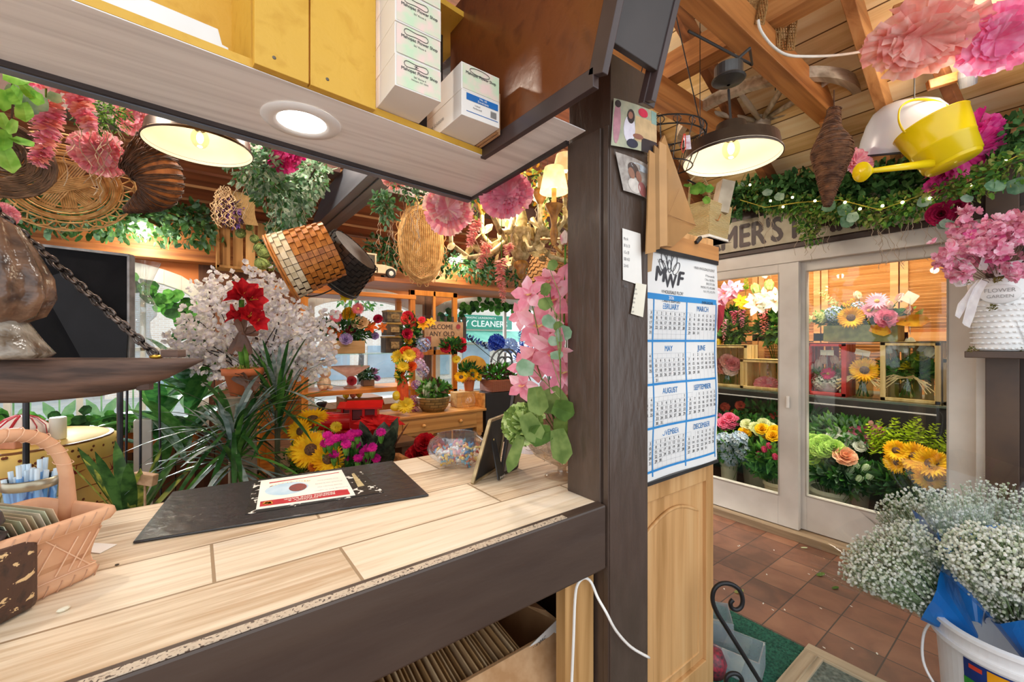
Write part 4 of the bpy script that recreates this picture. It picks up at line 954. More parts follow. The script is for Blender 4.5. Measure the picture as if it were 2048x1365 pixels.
for (dx, dz, tilt, s_) in [(0, .065, 0, 1), (-.025, .055, .5, 1), (.025, .055, -.5, 1), (-.035, .035, .95, .9), (.038, .035, -.95, .9), (0, .04, 0, .7)]:
    c = yk(lx + .0 + dx * .6, zlg + .01 + dz * .5); u = (Z - X * tilt).normalized(); v = (X + Z * tilt).normalized(); lg.tube([c + u * (.036 * s_ * (1 - math.cos(a)) * .9) + v * (.015 * s_ * math.sin(a)) for a in [i * math.pi / 8 for i in range(17)]], .0013, 4, False)
text(lg, 'MAIN WHOLESALE FLORIST', yk(lx, zlg - .045), X, Z, .0165, 'CENTER', .005); text(lg, 'FLORISTS SUPPLIES', yk(lx, zlg - .075), X, Z, .015, 'CENTER', .01); text(lg, 'EVERGREENS', yk(xb - .07, zlg - .07), X, Z, .014, 'CENTER', .01)
text(lg, 'MAIN WHOLESALE FLORIST', yk(xb - .08, ztop - .035), X, Z, .014, 'CENTER', -.002, .85)
for i, s_ in enumerate(['87 Boerums Rd', 'Clifton, NJ 07011', '(800) 517-1234', 'PHONE (973) 473-3900', 'FAX (973) 473-7771']): text(lg, s_, yk(xb - .01, ztop - .058 - .0155 * i), X, Z, .0125, 'RIGHT', 0, .85)
text(lg, 'BELFAST, NY', yk(xc[2] + .06, ztop - .035), X, Z, .015, 'CENTER'); lg.build('logo_print', cal)
m = MB(mn('c22f38', 'a8242e', .6)); q = [ony(1436, 610, YK - .002), ony(1450, 612, YK - .03), ony(1447, 640, YK - .03), ony(1436, 665, YK - .002)]; m.prism(q, (.0, .002, 0)); m.build('red_tag', label='red paper tag tucked behind the right edge of the calendar', cat='tag')
# kraft bags hanging on the post
KR = mn('c4935c', 'b5824c', .7, 6, bs=.04)
kb_ = [(1293, 300, 1312, 508, .03), (1303, 290, 1320, 502, .035), (1313, 283, 1335, 495, .04), (1322, 282, 1338, 490, .05)]
for i, (x0, y0, x1, y1, dd) in enumerate(kb_):
    yb = .80 + .012 * i - .03; KR = mn(['c4935c', 'a67a46', 'cf9f68', 'b08048'][i], None, .7, 6); a = ony(x0, y1, yb); b_ = ony(x1, y1 - 4, yb); c_ = ony(x1 - 2, y0 + 8, yb); d_ = ony(x0 + 6, y0, yb)
    m = MB(KR); m.prism([a, b_, c_, d_], (.002, .006, 0)); m.build('kraft_envelope', label='brown kraft envelope, one of the sheaf hanging edge-on at the post top', cat='envelope', group='kraft envelopes hanging at the post')
m = MB(KR); yb = .80; q = [ony(1322, 285, yb), ony(1329, 270, yb), ony(1392, 452, yb + .02), ony(1345, 494, yb + .02), ony(1323, 492, yb)]; m.prism(q, (.003, .012, 0)); fr = m.build('kraft_envelope', label='brown kraft envelope turned flat toward us, its flap pointing right', cat='envelope')
m = MB(mn('a8794a', '966a3e', .7)); 
for a, b_ in ((ony(1336, 430, yb - .001), ony(1358, 378, yb + .006)), (ony(1336, 430, yb - .001), ony(1392, 452, yb + .018)), (ony(1324, 428, yb - .001), ony(1390, 450, yb + .017))): m.tube([a - Y * .002, b_ - Y * .002], .0009, 4)
m.build('fold_line', fr)
flatc('kraft_envelope', 'lowest brown kraft envelope, pointing down beside the calendar top', 'envelope', [ony(1291, 478, .82), ony(1308, 476, .82), ony(1302, 543, .82), ony(1291, 546, .82)], mn('b99468', 'a68258', .7))
# white cable
m = MB(mn('f2efe8', 'e6e2da', .4)); yq = .845
pts = [ony(1143, 1375, .845), ony(1147, 1280, .845), ony(1150, 1200, .845), ony(1155, 1170, .843), ony(1168, 1157, .842), ony(1182, 1165, .84), ony(1195, 1195, .81), ony(1212, 1225, .785), ony(1232, 1262, .78), ony(1262, 1295, .78), ony(1298, 1316, .78)]
m.tube(smooth(pts), .0042, 8); m.build('white_cable', label='white cable looped over a nail under the counter and across the post', cat='cable', smooth=True)
# ---- cardboard box under the counter
CD = mn('b98b5e', 'a3754a', .8, 8, bs=.05); bx = thing('cardboard_box', 'torn open cardboard box under the counter, holding kraft folders', 'box', (.66, 1.2, .095))
zt2 = .50; m = MB(CD); m.bbox(.36, .955, .985, .99, .09, zt2); m.bbox(.36, .955, 1.42, 1.425, .09, zt2); m.bbox(.36, .365, .99, 1.42, .09, zt2); m.bbox(.95, .955, .99, 1.42, .09, zt2); m.bbox(.36, .955, .99, 1.42, .09, .095); m.build('carton', bx)
m = MB(mn('c29a70', 'a87c50', .8, 20)); m.prism([(.36, .98, zt2), (.95, .98, zt2), (.93, .93, zt2 - .12), (.80, .92, zt2 - .16), (.6, .94, zt2 - .1), (.42, .93, zt2 - .14)], (0, .004, 0)); m.prism([(.95, .99, zt2), (.95, 1.3, zt2), (.90, 1.25, zt2 + .07), (.88, 1.12, zt2 + .03), (.90, 1.02, zt2 + .05)], (.004, 0, 0)); m.build('torn_flap', bx)
m = MB(mn('eeeae2', 'e2ddd4', .5)); m.prism([(.80, .979, .47), (.95, .977, .515), (.95, .977, .545), (.795, .979, .495)], (0, .002, 0)); m.prism([(.905, .978, .50), (.95, .977, .515), (.95, .977, .44)], (0, .002, 0)); lb = m.build('label', bx)
tx = MB(mt_k); text(tx, 'MAHOPAC', V((.803, .9765, .479)), (X + Z * .3), Z, .014, 'LEFT', .02); tx.build('lettering', lb)
for i in range(26):
    x = .40 + .0155 * i; m = MB(mn(['cfa878', 'bf9562', 'd8b78c'][i % 3], None, .7, 10)); h = .485 + .012 * math.sin(i * .9); m.prism([(x, 1.0, .1), (x + .012, 1.22, .1), (x + .012, 1.22, h + .02), (x, 1.0, h)], (.004, 0, 0)); m.build('folded_carton', label='flat kraft folded carton standing in the cardboard box under the counter', cat='folded carton', group='flat cartons in the box under the counter')
# ================= boxes on the overhead shelf =================
BXW = mn('efe9e0', 'e2dbd1', .5, 3); WC = mn('f1e9dc', 'd8dfc8', .5, 9, detail=4); mt_f = [mn('efd3c6', 'c9dfba', .5, 26, detail=2)]
bz = ZL + .0
def shelfbox(lab, pn, pr_, pl, z0, z1, logo, extra=None):
    """box given by near-left, right and back-left bottom corners as seen from below"""
    A = onz(*pn, z0); B = onz(*pr_, z0); D = onz(*pl, z0); Bx = A + X * (B - A).length; Dy = A + Y * (D - A).length
    r = MB(BXW); r.bbox(A.x, Bx.x, A.y, Dy.y, z0 + .0005, z1 - .0005); o = r.build('envelope_box', label=lab, cat='box', bevel=.001)
    if logo:
        m = MB(mt_f[0]); m.poly([(A.x + .004, A.y - .0008, z0 + .004), (Bx.x - .002, A.y - .0008, z0 + .004), (Bx.x - .002, A.y - .0008, z1 - .003), (A.x + .004, A.y - .0008, z1 - .003)])
        m.build('printed_end', o, label='end printed with pale flowers')
        t = MB(mt_k); cx = A.x + (Bx.x - A.x) * .52; cz = z1 - (z1 - z0) * .42; text(t, 'Mahopac Flower Shop', V((cx, A.y - .0016, cz)), X, Z, (Bx.x - A.x) * .088, 'CENTER', .02)
        text(t, '567 Route 6', V((cx, A.y - .0016, cz - .012)), X, Z, .007, 'CENTER'); text(t, 'Mahopac, NY 10541', V((cx, A.y - .0016, cz - .02)), X, Z, .006, 'CENTER')
        w_ = (Bx.x - A.x) * .26; c = V((cx - .01, A.y - .0016, cz + .018))
        t.tube([c + V((w_ * math.cos(a), 0, .011 * math.sin(a) * (1 + .5 * math.cos(2 * a)))) for a in [i * math.pi / 10 for i in range(21)]], .0008, 4, False); 
        for q in range(6): t.tube([c + V((0, 0, 0)), c + V((.006 * math.cos(q), 0, .006 * math.sin(q)))], .0006, 3)
        t.build('logo_print', o)
    return o, A, Bx, Dy
hb = .083; wh = ['bottom box in the tall stack of white envelope boxes', 'second box up in the tall stack of white envelope boxes', 'third box up in the tall stack of white envelope boxes', 'fourth box up in the tall stack of white envelope boxes', 'top box in the tall stack of white envelope boxes']
_, A, B, D = shelfbox(wh[0], (790, 170), (881, 206), (750, 219), bz, bz + hb, True)
for i in range(1, 5):
    z0 = bz + hb * i; r = MB(BXW); r.bbox(A.x, B.x, A.y + .002 * (i % 2), D.y, z0 + .0005, z0 + hb - .0005); o = r.build('envelope_box', label=wh[i], cat='box', bevel=.001)
    m = MB(mt_f[0]); m.poly([(A.x + .004, A.y - .0008, z0 + .004), (B.x - .002, A.y - .0008, z0 + .004), (B.x - .002, A.y - .0008, z0 + hb - .003), (A.x + .004, A.y - .0008, z0 + hb - .003)]); m.build('printed_end', o, label='end printed with pale flowers')
    t = MB(mt_k); cx = A.x + (B.x - A.x) * .52; cz = z0 + hb * .58; text(t, 'Mahopac Flower Shop', V((cx, A.y - .0016, cz)), X, Z, (B.x - A.x) * .088, 'CENTER', .02); w_ = (B.x - A.x) * .26; c = V((cx - .01, A.y - .0016, cz + .018))
    text(t, '567 Route 6', V((cx, A.y - .0016, cz - .012)), X, Z, .007, 'CENTER')
    t.tube([c + V((w_ * math.cos(a), 0, .011 * math.sin(a) * (1 + .5 * math.cos(2 * a)))) for a in [j * math.pi / 10 for j in range(21)]], .0008, 4, False); t.build('logo_print', o)
o, A, B, D = shelfbox('white envelope box with a blue No. 65 Envelopes label, under the flowered one', (923, 229), (993, 261), (860, 290), bz, bz + .075, False)
m = MB(mn('1f6fb8', '1a64a8', .4)); y_ = A.y - .0008; wv_ = B.x - A.x; m.poly([(A.x + wv_ * .12, y_, bz + .05), (B.x - .006, y_, bz + .05), (B.x - .006, y_, bz + .07), (A.x + wv_ * .12, y_, bz + .07)]); m.poly([(A.x + wv_ * .12, y_, bz + .016), (B.x - .006, y_, bz + .016), (B.x - .006, y_, bz + .018), (A.x + wv_ * .12, y_, bz + .018)]); lb = m.build('blue_label', o)
t = MB(mn('f4f6f8')); text(t, 'No. 65', V((A.x + wv_ * .55, y_ - .001, bz + .0605)), X, Z, .0095, 'CENTER', .01); text(t, 'Envelopes', V((A.x + wv_ * .55, y_ - .001, bz + .052)), X, Z, .0095, 'CENTER', .01); t.mat(mt_k); text(t, 'Linked', V((A.x + wv_ * .4, y_ - .001, bz + .038)), X, Z, .007, 'CENTER'); text(t, 'Perforated', V((A.x + wv_ * .4, y_ - .001, bz + .029)), X, Z, .007, 'CENTER')
for i in range(12): x = A.x + wv_ * .75 + i * .0018; t.poly([(x, y_ - .001, bz + .022), (x + .0009, y_ - .001, bz + .022), (x + .0009, y_ - .001, bz + .042), (x, y_ - .001, bz + .042)])
t.build('lettering', lb)
t = MB(mn('8a8580')); text(t, 'Packaging Solutions', V((A.x - .0012, D.y - .05, bz + .03)), -Y, Z, .018, 'CENTER'); t.build('side_lettering', o)
r = MB(BXW); r.bbox(A.x, B.x, A.y + .001, D.y, bz + .0755, bz + .155); o2 = r.build('envelope_box', label='white flowered envelope box on top of the No. 65 Envelopes box', cat='box', bevel=.001)
m = MB(mt_f[0]); m.poly([(A.x + .004, A.y - .0002, bz + .08), (B.x - .002, A.y - .0002, bz + .08), (B.x - .002, A.y - .0002, bz + .152), (A.x + .004, A.y - .0002, bz + .152)]); m.build('printed_end', o2)
t = MB(mt_k); cx = (A.x + B.x) / 2; cz = bz + .125; text(t, 'Mahopac Flower Shop', V((cx, A.y - .0012, cz)), X, Z, wv_ * .088, 'CENTER', .02); c = V((cx - .005, A.y - .0012, cz + .015)); t.tube([c + V((wv_ * .26 * math.cos(a), 0, .009 * math.sin(a))) for a in [j * math.pi / 10 for j in range(21)]], .0008, 4, False); t.build('logo_print', o2)
for i in range(2):
    m = MB(mn('c79a70', 'b2855c', .7)); x = B.x + .004 + i * .013; m.bbox(x, x + .009, A.y + .02 + .012 * i, A.y + .26, bz, bz + .135 - .004 * i); m.build('thin_carton', label=['thin tan carton standing right beside the envelope boxes', 'rightmost thin tan carton by the brown plywood panel'][i], cat='carton', bevel=.001)
# white boards in the left cupboard
w0 = onz(250, 60, bz + .0); m = MB(mn('eceae6', 'dddad4', .5, 4)); a = onz(30, -10, bz); b_ = onz(457, 120, bz); c_ = onz(466, 70, bz + .05)
base_dir = (b_ - a); m.prism([b_ - dn * 1.1, b_, b_ + Z * .028, b_ - dn * .012 + Z * .03, b_ - dn * .02 + Z * .062, b_ - dn * 1.1 + Z * .075], -nrm * .22 + Z * 0)
m.build('white_carton', label='white carton with a notched corner lying in the yellow cupboard at top left', cat='carton', bevel=.001)
# round downlight in the soffit
dc = onz(604, 243, ZS - .0); dl_ = thing('round_downlight', 'round white LED downlight glowing in the soffit', 'light', dc)
m = MB(mn('f4f2ef', 'eceae6', .35)); ru = (onz(685, 262, ZS) - onz(524, 222, ZS)).length / 2
m.lathe(dc - Z * .001, [(ru, 0), (ru * .97, -.004), (ru * .72, -.008), (ru * .62, -.003)], 48); m.build('trim_ring', dl_, smooth=True)
m = MB(emis('fff9f0', 8)); m.lathe(dc - Z * .002, [(0, 0), (ru * .63, 0)], 40, -Z); m.build('diffuser', dl_)
lamp('downlight', dc - Z * .03, 6, (1, .93, .84), .05, 'SPOT', (0, 0, 0), spot=2.3)
# ================= hanging things, left half =================
BW1 = weave('d9b276', '9a6c38', 90); BW2 = weave('c9803c', '7a4418', 80); BW3 = weave('8a6a48', '4a3422', 90); BK = weave('3a3634', '171514', 100)
TW = mn('e2b87a', 'b98a4e', .6, 30); TW2 = mn('7d6048', '54402f', .7, 30); TWD = mn('5e3d28', '3a2417', .7, 30)
PKT = [petalmat('f8b4c2', 'f294a8', .5), petalmat('fcd4da', 'f6b4c0', .5), petalmat('f8c0c0', 'f4a0a6', .5)]
PKP = [petalmat('fac8c0', 'f6b2ac', .5), petalmat('f9d0c8', 'f2b2aa'), petalmat('f4b4b4', 'ee9a9c')]
MAG = [petalmat('e8449a', 'd82884'), petalmat('f06cb0', 'e04898')]
IVY = [petalmat('6f9a5a', '4f7a42', .25), petalmat('98b48c', '6f9068', .25), petalmat('4f7a3e', '33592b', .25)]
EUC = [petalmat('a9c0a8', '7f9d86', .25), petalmat('7da080', '527a5c', .25), petalmat('c6d6c4', '98b09a', .25), petalmat('5c8a50', '3c6636', .25)]
CURL = mn('c8b49a', '9c8468', .7, 30)
def curly(mb, p, L, n=3, r=.0015):
    for i in range(n):
        q = p + rv(.02); pts = [q]
        for k in range(12): pts.append(pts[-1] + V((U(-.5, .5) * L / 8, U(-.5, .5) * L / 8, -L / 12)))
        mb.tube(pts, r, 3, False)
def ring(c, a, b, ra, rb, n, r0=0.0):
    return [c + a * (ra * math.cos(2 * math.pi * i / n + r0)) + b * (rb * math.sin(2 * math.pi * i / n + r0)) for i in range(n + 1)]
def pendant(lab, c, R, tilt=Z, stem_top=None, watts=14):
    """broad dark metal barn shade, cream inside, with a clear bulb"""
    t = thing('pendant_lamp', lab, 'pendant lamp', c); m = MB(mn('5b4c40', '44372e', .35, 10, .5))
    m.lathe(c, [(R, 0), (R * 1.01, .006), (R * .97, .012), (R * .93, .055), (R * .5, .082), (R * .34, .092), (R * .30, .13), (R * .2, .135)], 48, tilt); m.build('shade', t, smooth=True)
    m = MB(mn('f6ead2', 'efe0c4', .5, 5)); m.lathe(c, [(R * .985, .001), (R * .92, .05), (R * .48, .075), (R * .0, .088)], 48, tilt); m.build('shade_lining', t, smooth=True, label='cream inside of the shade')
    m = MB(mn('2e2a27', '242120', .4)); m.lathe(c, [(.02, .10), (.02, .075), (.016, .07)], 16, tilt)
    if stem_top is not None: m.tube([c + tilt * .13, stem_top], .005, 8)
    m.build('lamp_holder', t); m = MB(emis('ffe2a8', 5)); m.ell(c + tilt * .042, (.012, .012, .022), None, 12, 8); fb = m.build('filament', t, smooth=True)
    m = MB(glass('fff6e2', .08)); m.ell(c + tilt * .04, (.03, .03, .038), None, 18, 10); m.build('bulb', t, smooth=True)
    lamp('pendant_light', c - tilt * .012, watts, (1, .88, .72), .03); return t
pl = at(400, 298, 1.64); pendant('wide dark metal pendant lamp with cream lining, glowing below the white soffit at left', pl, .178, Z, pl + Z * .6, .7)
prr = at(1462, 320, 1.55); prt = thing('x', 'x', 'x', (0, 0, 0)); bpy.data.objects.remove(prt)
pr_o = pendant('wide dark metal pendant lamp hanging in front of the market sign', prr, .166, Z, at(1457, 180, 1.60), .7)
m = MB(mn('4c4a48', '383634', .35, 10, .4)); cc_ = at(1457, 160, 1.60); m.lathe(cc_, [(.006, -.02), (.055, -.005), (.06, 0), (.058, .004), (.05, .004), (.05, .05), (.0, .052)], 28); m.build('ceiling_canopy', pr_o, smooth=False)
m = MB(mn('2c2826', '211e1c', .5)); m.tube([cc_ + Z * .05, cc_ + Z * .12 + CR * .08, onz(1505, 130, 2.72), V((1.7, .99, 2.76))], .006, 6); m.build('supply_cord', pr_o)
# small spot lamps on the back header
for i, (px, py, lab) in enumerate([(285, 456, 'small copper spot lamp with a glowing face on the header left of the slatted crate'), (910, 520, 'small recessed spot lamp glowing on the header right of the oval basket')]):
    p = ony(px, py, 4.0); t = thing('spot_lamp', lab, 'light', p); m = MB(mn('a87850', '7c5436', .3, 8, .7)); ax = (Z * .95 + Y * .3).normalized()
    m.lathe(p, [(.098, 0), (.09, .03), (.05, .10), (.03, .13), (.0, .13)], 24, ax); m.tube([p + ax * .12, V((p.x, YW - .14, 2.3))], .012, 8); m.build('housing', t, smooth=True)
    m = MB(emis('fff6e6', 9)); m.lathe(p, [(0, .004), (.088, .004)], 24, -ax); m.build('glowing_face', t); lamp('spot_light', p - ax * .07, 12, (1, .88, .72), .06)
for i, (x, y) in enumerate([(-.6, 2.3), (.45, 2.75), (1.75, 2.75)]):  # unseen lamps added under the ceiling to brighten the back room
    zz = zA(y) - .03; t = thing('added_fill_lamp', ['added round fill lamp over the trough, above the frame of view', 'added round fill lamp left of the grey beam, hidden by garlands', 'added round fill lamp between the grey beam and the chandelier'][i], 'light', V((x, y, zz))); m = MB(mn('e8e2d8', 'd8d0c4', .4)); m.lathe(V((x, y, zz)), [(0, -.0), (.06, 0), (.06, -.05), (.05, -.05)], 20); m.build('housing', t)
    m = MB(emis('fff2dc', 8)); m.lathe(V((x, y, zz - .045)), [(0, 0), (.05, 0)], 20, -Z); m.build('glowing_face', t); lamp('added_fill_light', (x, y, zz - .08), 34, (1, .9, .76), .06)
# wicker tray with open border
t0 = 1.95; c = at(128, 370, t0); n_ = (CAM - c).normalized() * 1 + Z * -.55; n_.normalize(); a = (CR + Z * -.12); a = (a - n_ * a.dot(n_)).normalized(); b = n_.cross(a)
wt = thing('wicker_tray', 'large round golden wicker tray with a looped open border hanging under the ceiling', 'tray', c); R = .215
m = MB(TW)
for k in range(14): m.tube(ring(c + n_ * (.02 * math.sin(k)), a, b, R * (.56 + .03 * k), R * (.56 + .03 * k) * .92, 36), .004, 4, False)
m.build('rim', wt)
m = MB(TW)
for ang in (0, .62, 1.25, 1.9, 2.5):
    d = a * math.cos(ang) + b * math.sin(ang); e = n_.cross(d)
    for k in range(-3, 4): m.tube([c + d * (-R * .6) + e * (k * .008), c - n_ * (.006 * (ang - 1)) + e * (k * .008), c + d * (R * .6) + e * (k * .008)], .0038, 4, False)
m.build('crossed_bands', wt)
m = MB(TW)
for i in range(26):
    a0 = 2 * math.pi * i / 26
    def Q(t, s_): return c + a * (math.cos(t) * R * s_) + b * (math.sin(t) * R * s_ * .92)
    for dz in (0, .008): m.tube([Q(a0, .92), Q(a0 + .1, 1.1 + dz), Q(a0 + .25, 1.17 + dz), Q(a0 + .4, 1.1 + dz), Q(a0 + .5, .92)], .003, 4, False)
m.tube(ring(c, a, b, R * 1.18, R * 1.09, 40), .0045, 5, False); m.build('looped_border', wt)
# grapevine bowl basket at far left edge
c = at(2, 320, 1.5); n_ = ((CAM - c).normalized() + Z * -.3).normalized(); a, b = perp(n_)
gb = thing('grapevine_basket', 'coarse brown grapevine basket hanging at the far left edge', 'basket', c); m = MB(TW2)
for k in range(34):
    t = k / 33; rr = .135 * math.sin(.25 + t * 1.35); m.tube([q + rv(.0035) for q in ring(c - n_ * (.12 * (1 - t)) , a, b, rr, rr, 22, k)], .0042, 4, False)
m.build('woven_vine', gb, smooth=True)
m = MB(TW2); m.tube([c + a * .13 + Z * .0, c + a * .10 + Z * .16, c - a * .0 + Z * .22, c - a * .12 + Z * .12], .006, 6); m.build('handle', gb)
def cornucopia(lab, pts, rs, mt, mt2, thick=.0022):
    pts = smooth(pts, 4); rs = smooth(rs, 4); t = thing('cornucopia', lab, 'basket', pts[0]); m = MB(mt2)
    m.tube(pts, [r * .94 for r in rs], 16, False); m.build('inner_weave', t, smooth=True)
    m = MB(mt); N_ = len(pts) - 1; K = 90
    for k in range(K):
        s_ = k / (K - 1) * N_; j = min(int(s_), N_ - 1); f = s_ - j; p = pts[j].lerp(pts[j + 1], f); r = rs[j] + (rs[j + 1] - rs[j]) * f; d = (pts[j + 1] - pts[j]).normalized(); u, v = perp(d)
        m.tube([q + rv(.0022) for q in ring(p, u, v, r, r, 14, k)], thick, 4, False)
    for k in range(8):
        u, v = perp((pts[1] - pts[0]).normalized()); m.tube([pts[0] + (u * math.cos(k + q * .3) + v * math.sin(k + q * .3)) * rs[0] * U(.9, 1.15) + rv(.006) for q in range(10)], thick, 3, False)
    m.build('vine_wrap', t); return t
q = [at(262, 300, 1.75), at(292, 318, 1.78), at(318, 352, 1.8), at(318, 385, 1.82), at(290, 405, 1.84), at(252, 420, 1.86)]
cornucopia('brown wicker cornucopia horn hanging left of the glowing pendant lamp', q, [.085, .098, .09, .07, .045, .014], TWD, mn('a8642c', '7a441c', .7, 30))
q = [at(1664, 340, 2.2), at(1660, 320, 2.2), at(1656, 345, 2.2), at(1662, 375, 2.2), at(1656, 395, 2.2), at(1652, 415, 2.2)]
q = [at(1668, 222, 2.24), at(1662, 262, 2.22), at(1664, 300, 2.2), at(1662, 335, 2.2), at(1658, 372, 2.2), at(1655, 412, 2.2)]
cornucopia('brown twig cornucopia hanging point down from the tie beam before the market sign', q, [.028, .048, .092, .072, .045, .016], mn('7c5436', '4c3020', .7, 30), mn('8a5430', '5c3620', .7, 30), .003)
m = MB(TWD); m.tube([q[0], V((q[0].x, q[0].y, 2.76))], .003, 4); m.build('hanging_cord', bpy.data.objects['cornucopia.001'])
# splint baskets on the grey beam
def splint(lab, c, ax, R, r2, H, mt, open_in, sq=(1, 1), hand=True, strip=None):
    """basket: ax points from base to mouth"""
    ax = ax.normalized(); u, v = perp(ax); t = thing('woven_basket', lab, 'basket', c); prof = [(0, 0), (r2 * .95, 0), (r2, .01), (r2 * .5 + R * .5, H * .5), (R, H)]
    m = MB(mt); n = 30; rows = 10
    m.lathe(c, [(0, .002), (r2 * .96, .002)], n, ax, sq=sq, u=u)
    for k in range(rows):          # rows of over-and-under splints
        z0 = H * k / rows; z1 = H * (k + 1) / rows - .002; rr = r2 + (R - r2) * (k + .5) / rows
        for j in range(n):
            a0 = 2 * math.pi * j / n; a1 = 2 * math.pi * (j + .92) / n; o = .014 if (j + k) % 2 else 0.0
            if strip and strip[0] < k < strip[1]: m.mat(strip[2])
            else: m.mat(mt)
            P = lambda a, z, rad: c + ax * z + u * (math.cos(a) * rad * sq[0]) + v * (math.sin(a) * rad * sq[1])
            m.poly([P(a0, z0, rr + o * .5), P(a1, z0, rr + o * .5), P(a1, z1, rr + o * .5), P(a0, z1, rr + o * .5)])
            m.poly([P(a0, z0, rr + o * .5), P(a0, z1, rr + o * .5), P(a0, z1, rr - .004), P(a0, z0, rr - .004)])
    m.build('woven_body', t)
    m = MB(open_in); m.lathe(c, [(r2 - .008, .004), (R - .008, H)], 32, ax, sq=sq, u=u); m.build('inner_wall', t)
    m = MB(mt)
    for o in (-.006, .006): m.tube([c + ax * (H + o) + (u * math.cos(i * 6.2832 / 32) * sq[0] + v * math.sin(i * 6.2832 / 32) * sq[1]) * (R + .004) for i in range(33)], .006, 6, False)
    m.build('rim', t, smooth=True)
    if hand:
        m = MB(mt); m.tube([c + ax * (H + R * 1.1 * math.sin(a_)) + u * (math.cos(a_) * R * sq[0]) for a_ in [i * math.pi / 14 for i in range(15)]], .007, 6, flat=.5); m.build('handle', t, smooth=True)
    return t
SPL = mn('cf8538', 'a45f20', .45, 30); SPW = mn('efe0c0', 'd8c49c', .6, 30)
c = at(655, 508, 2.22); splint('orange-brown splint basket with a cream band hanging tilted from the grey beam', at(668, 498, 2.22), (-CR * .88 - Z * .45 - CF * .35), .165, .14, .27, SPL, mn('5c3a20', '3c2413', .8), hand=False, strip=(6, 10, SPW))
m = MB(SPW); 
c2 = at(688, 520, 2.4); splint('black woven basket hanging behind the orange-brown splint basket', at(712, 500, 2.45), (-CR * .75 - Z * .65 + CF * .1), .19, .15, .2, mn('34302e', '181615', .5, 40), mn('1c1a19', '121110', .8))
# oval wicker basket face on
c = at(842, 488, 2.75); n_ = (CAM - c).normalized(); a = (CR - n_ * CR.dot(n_)).normalized(); b = n_.cross(a); ob = thing('oval_basket', 'oval golden wicker basket seen from below, hanging left of the chandelier', 'basket', c)
m = MB(TW)
for k in range(15): f = (k + 1) / 15; m.tube(ring(c, a, b, .12 * f, .05 + .17 * f, 26), .0048, 4, False)
for k in range(-9, 10):
    x = k * .0125; h = .21 * math.sqrt(max(0, 1 - (x / .125) ** 2)); m.tube([c + a * x - b * h + n_ * .004, c + a * x + b * h + n_ * .004], .003, 4, False)
m.build('base_weave', ob)
m = MB(TW)
for k in range(8): f = 1 + k * .028; m.tube([q + rv(.002) for q in ring(c - n_ * (.012 * k), a, b, .125 * f, .225 * f, 30)], .0045, 4, False)
for i in range(20):
    t_ = i * .314; P = lambda s_, t__: c - n_ * .08 + a * (math.cos(t__) * .15 * s_) + b * (math.sin(t__) * .26 * s_); m.tube([P(.96, t_), P(1.12, t_ + .12), P(1.12, t_ + .2), P(.96, t_ + .32)], .003, 4, False)
m.build('side_weave', ob)
m = MB(TW); m.tube([c + b * .24, c + b * .30 - a * .02, c + b * .3 + a * .03, c + b * .24 + a * .02], .006, 5); m.build('hanging_loop', ob)
# brown basket right of the chandelier
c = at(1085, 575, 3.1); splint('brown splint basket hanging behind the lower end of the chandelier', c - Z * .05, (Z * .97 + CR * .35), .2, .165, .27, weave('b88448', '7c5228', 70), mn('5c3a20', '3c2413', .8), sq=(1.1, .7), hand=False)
m = MB(TWD); m.tube([c + Z * .2 + CR * .1, V((c.x, c.y, zA(c.y)))], .003, 4); m.build('hanging_cord', bpy.data.objects['woven_basket.002'])
# slatted crate
cr_ = thing('slatted_crate', 'shallow pine crate with four slats hanging on the back header left of the grey beam', 'crate', ony(487, 492, 3.9)); CRW = wood('c99352', '9c682e', 'z', 1, .55, 'd9aa6c', world=True)
L_ = ony(437, 500, 3.9).x; R_ = ony(537, 500, 3.9).x; zt_ = ony(487, 440, 3.9).z; zb_ = ony(487, 540, 3.9).z
for i in range(4):
    w_ = (R_ - L_) / 4; m = MB(CRW); m.bbox(L_ + w_ * i + .012, L_ + w_ * (i + 1) - .006, 3.93, 3.945, zb_ + .02, zt_); m.build('slat', cr_, bevel=.002)
m = MB(CRW); m.bbox(L_ - .012, R_, 3.88, 4.06, zb_, zb_ + .02); m.bbox(L_ - .012, L_ + .006, 3.88, 4.06, zb_, zt_); m.bbox(R_ - .018, R_, 3.88, 4.06, zb_, zt_); m.build('rim', cr_, bevel=.002)
# dried lavender bundle with burlap ribbon
c = ony(448, 380, 3.5); lv = thing('dried_bundle', 'bundle of dried lavender and curly roots hanging upside down by the crate', 'dried flowers', c)
m = MB(mn('d9b890', 'b8956a', .7, 30))
for i in range(26):
    p = c + rv(.03); pts = [p]
    for k in range(12): pts.append(pts[-1] + V((U(-.026, .026), U(-.02, .02), -.02)))
    m.tube(pts, .003, 4, False)
m.build('curly_root', lv, kind='stuff')
m = MB(); foliage(m, ony(462, 428, 3.5), (.09, .06, .11), 260, .035, [petalmat('6a3f6a', '4a2a4c', .2), petalmat('8a6ab0', '6a4a94', .2), petalmat('5a4238', '3c2b25', .2)], -.6, .35); m.build('lavender', lv, kind='stuff')
BUR = weave('b8925c', '86653a', 160)
m = MB(BUR); p = ony(490, 400, 3.5); m.grid(lambda a_, b_: p + V(((a_ - .5) * .17 * (1 - .3 * math.sin(b_ * 3)), .01 * math.sin(a_ * 6 + b_ * 4), .05 - b_ * .22)), 6, 8); m.build('burlap_ribbon', lv)
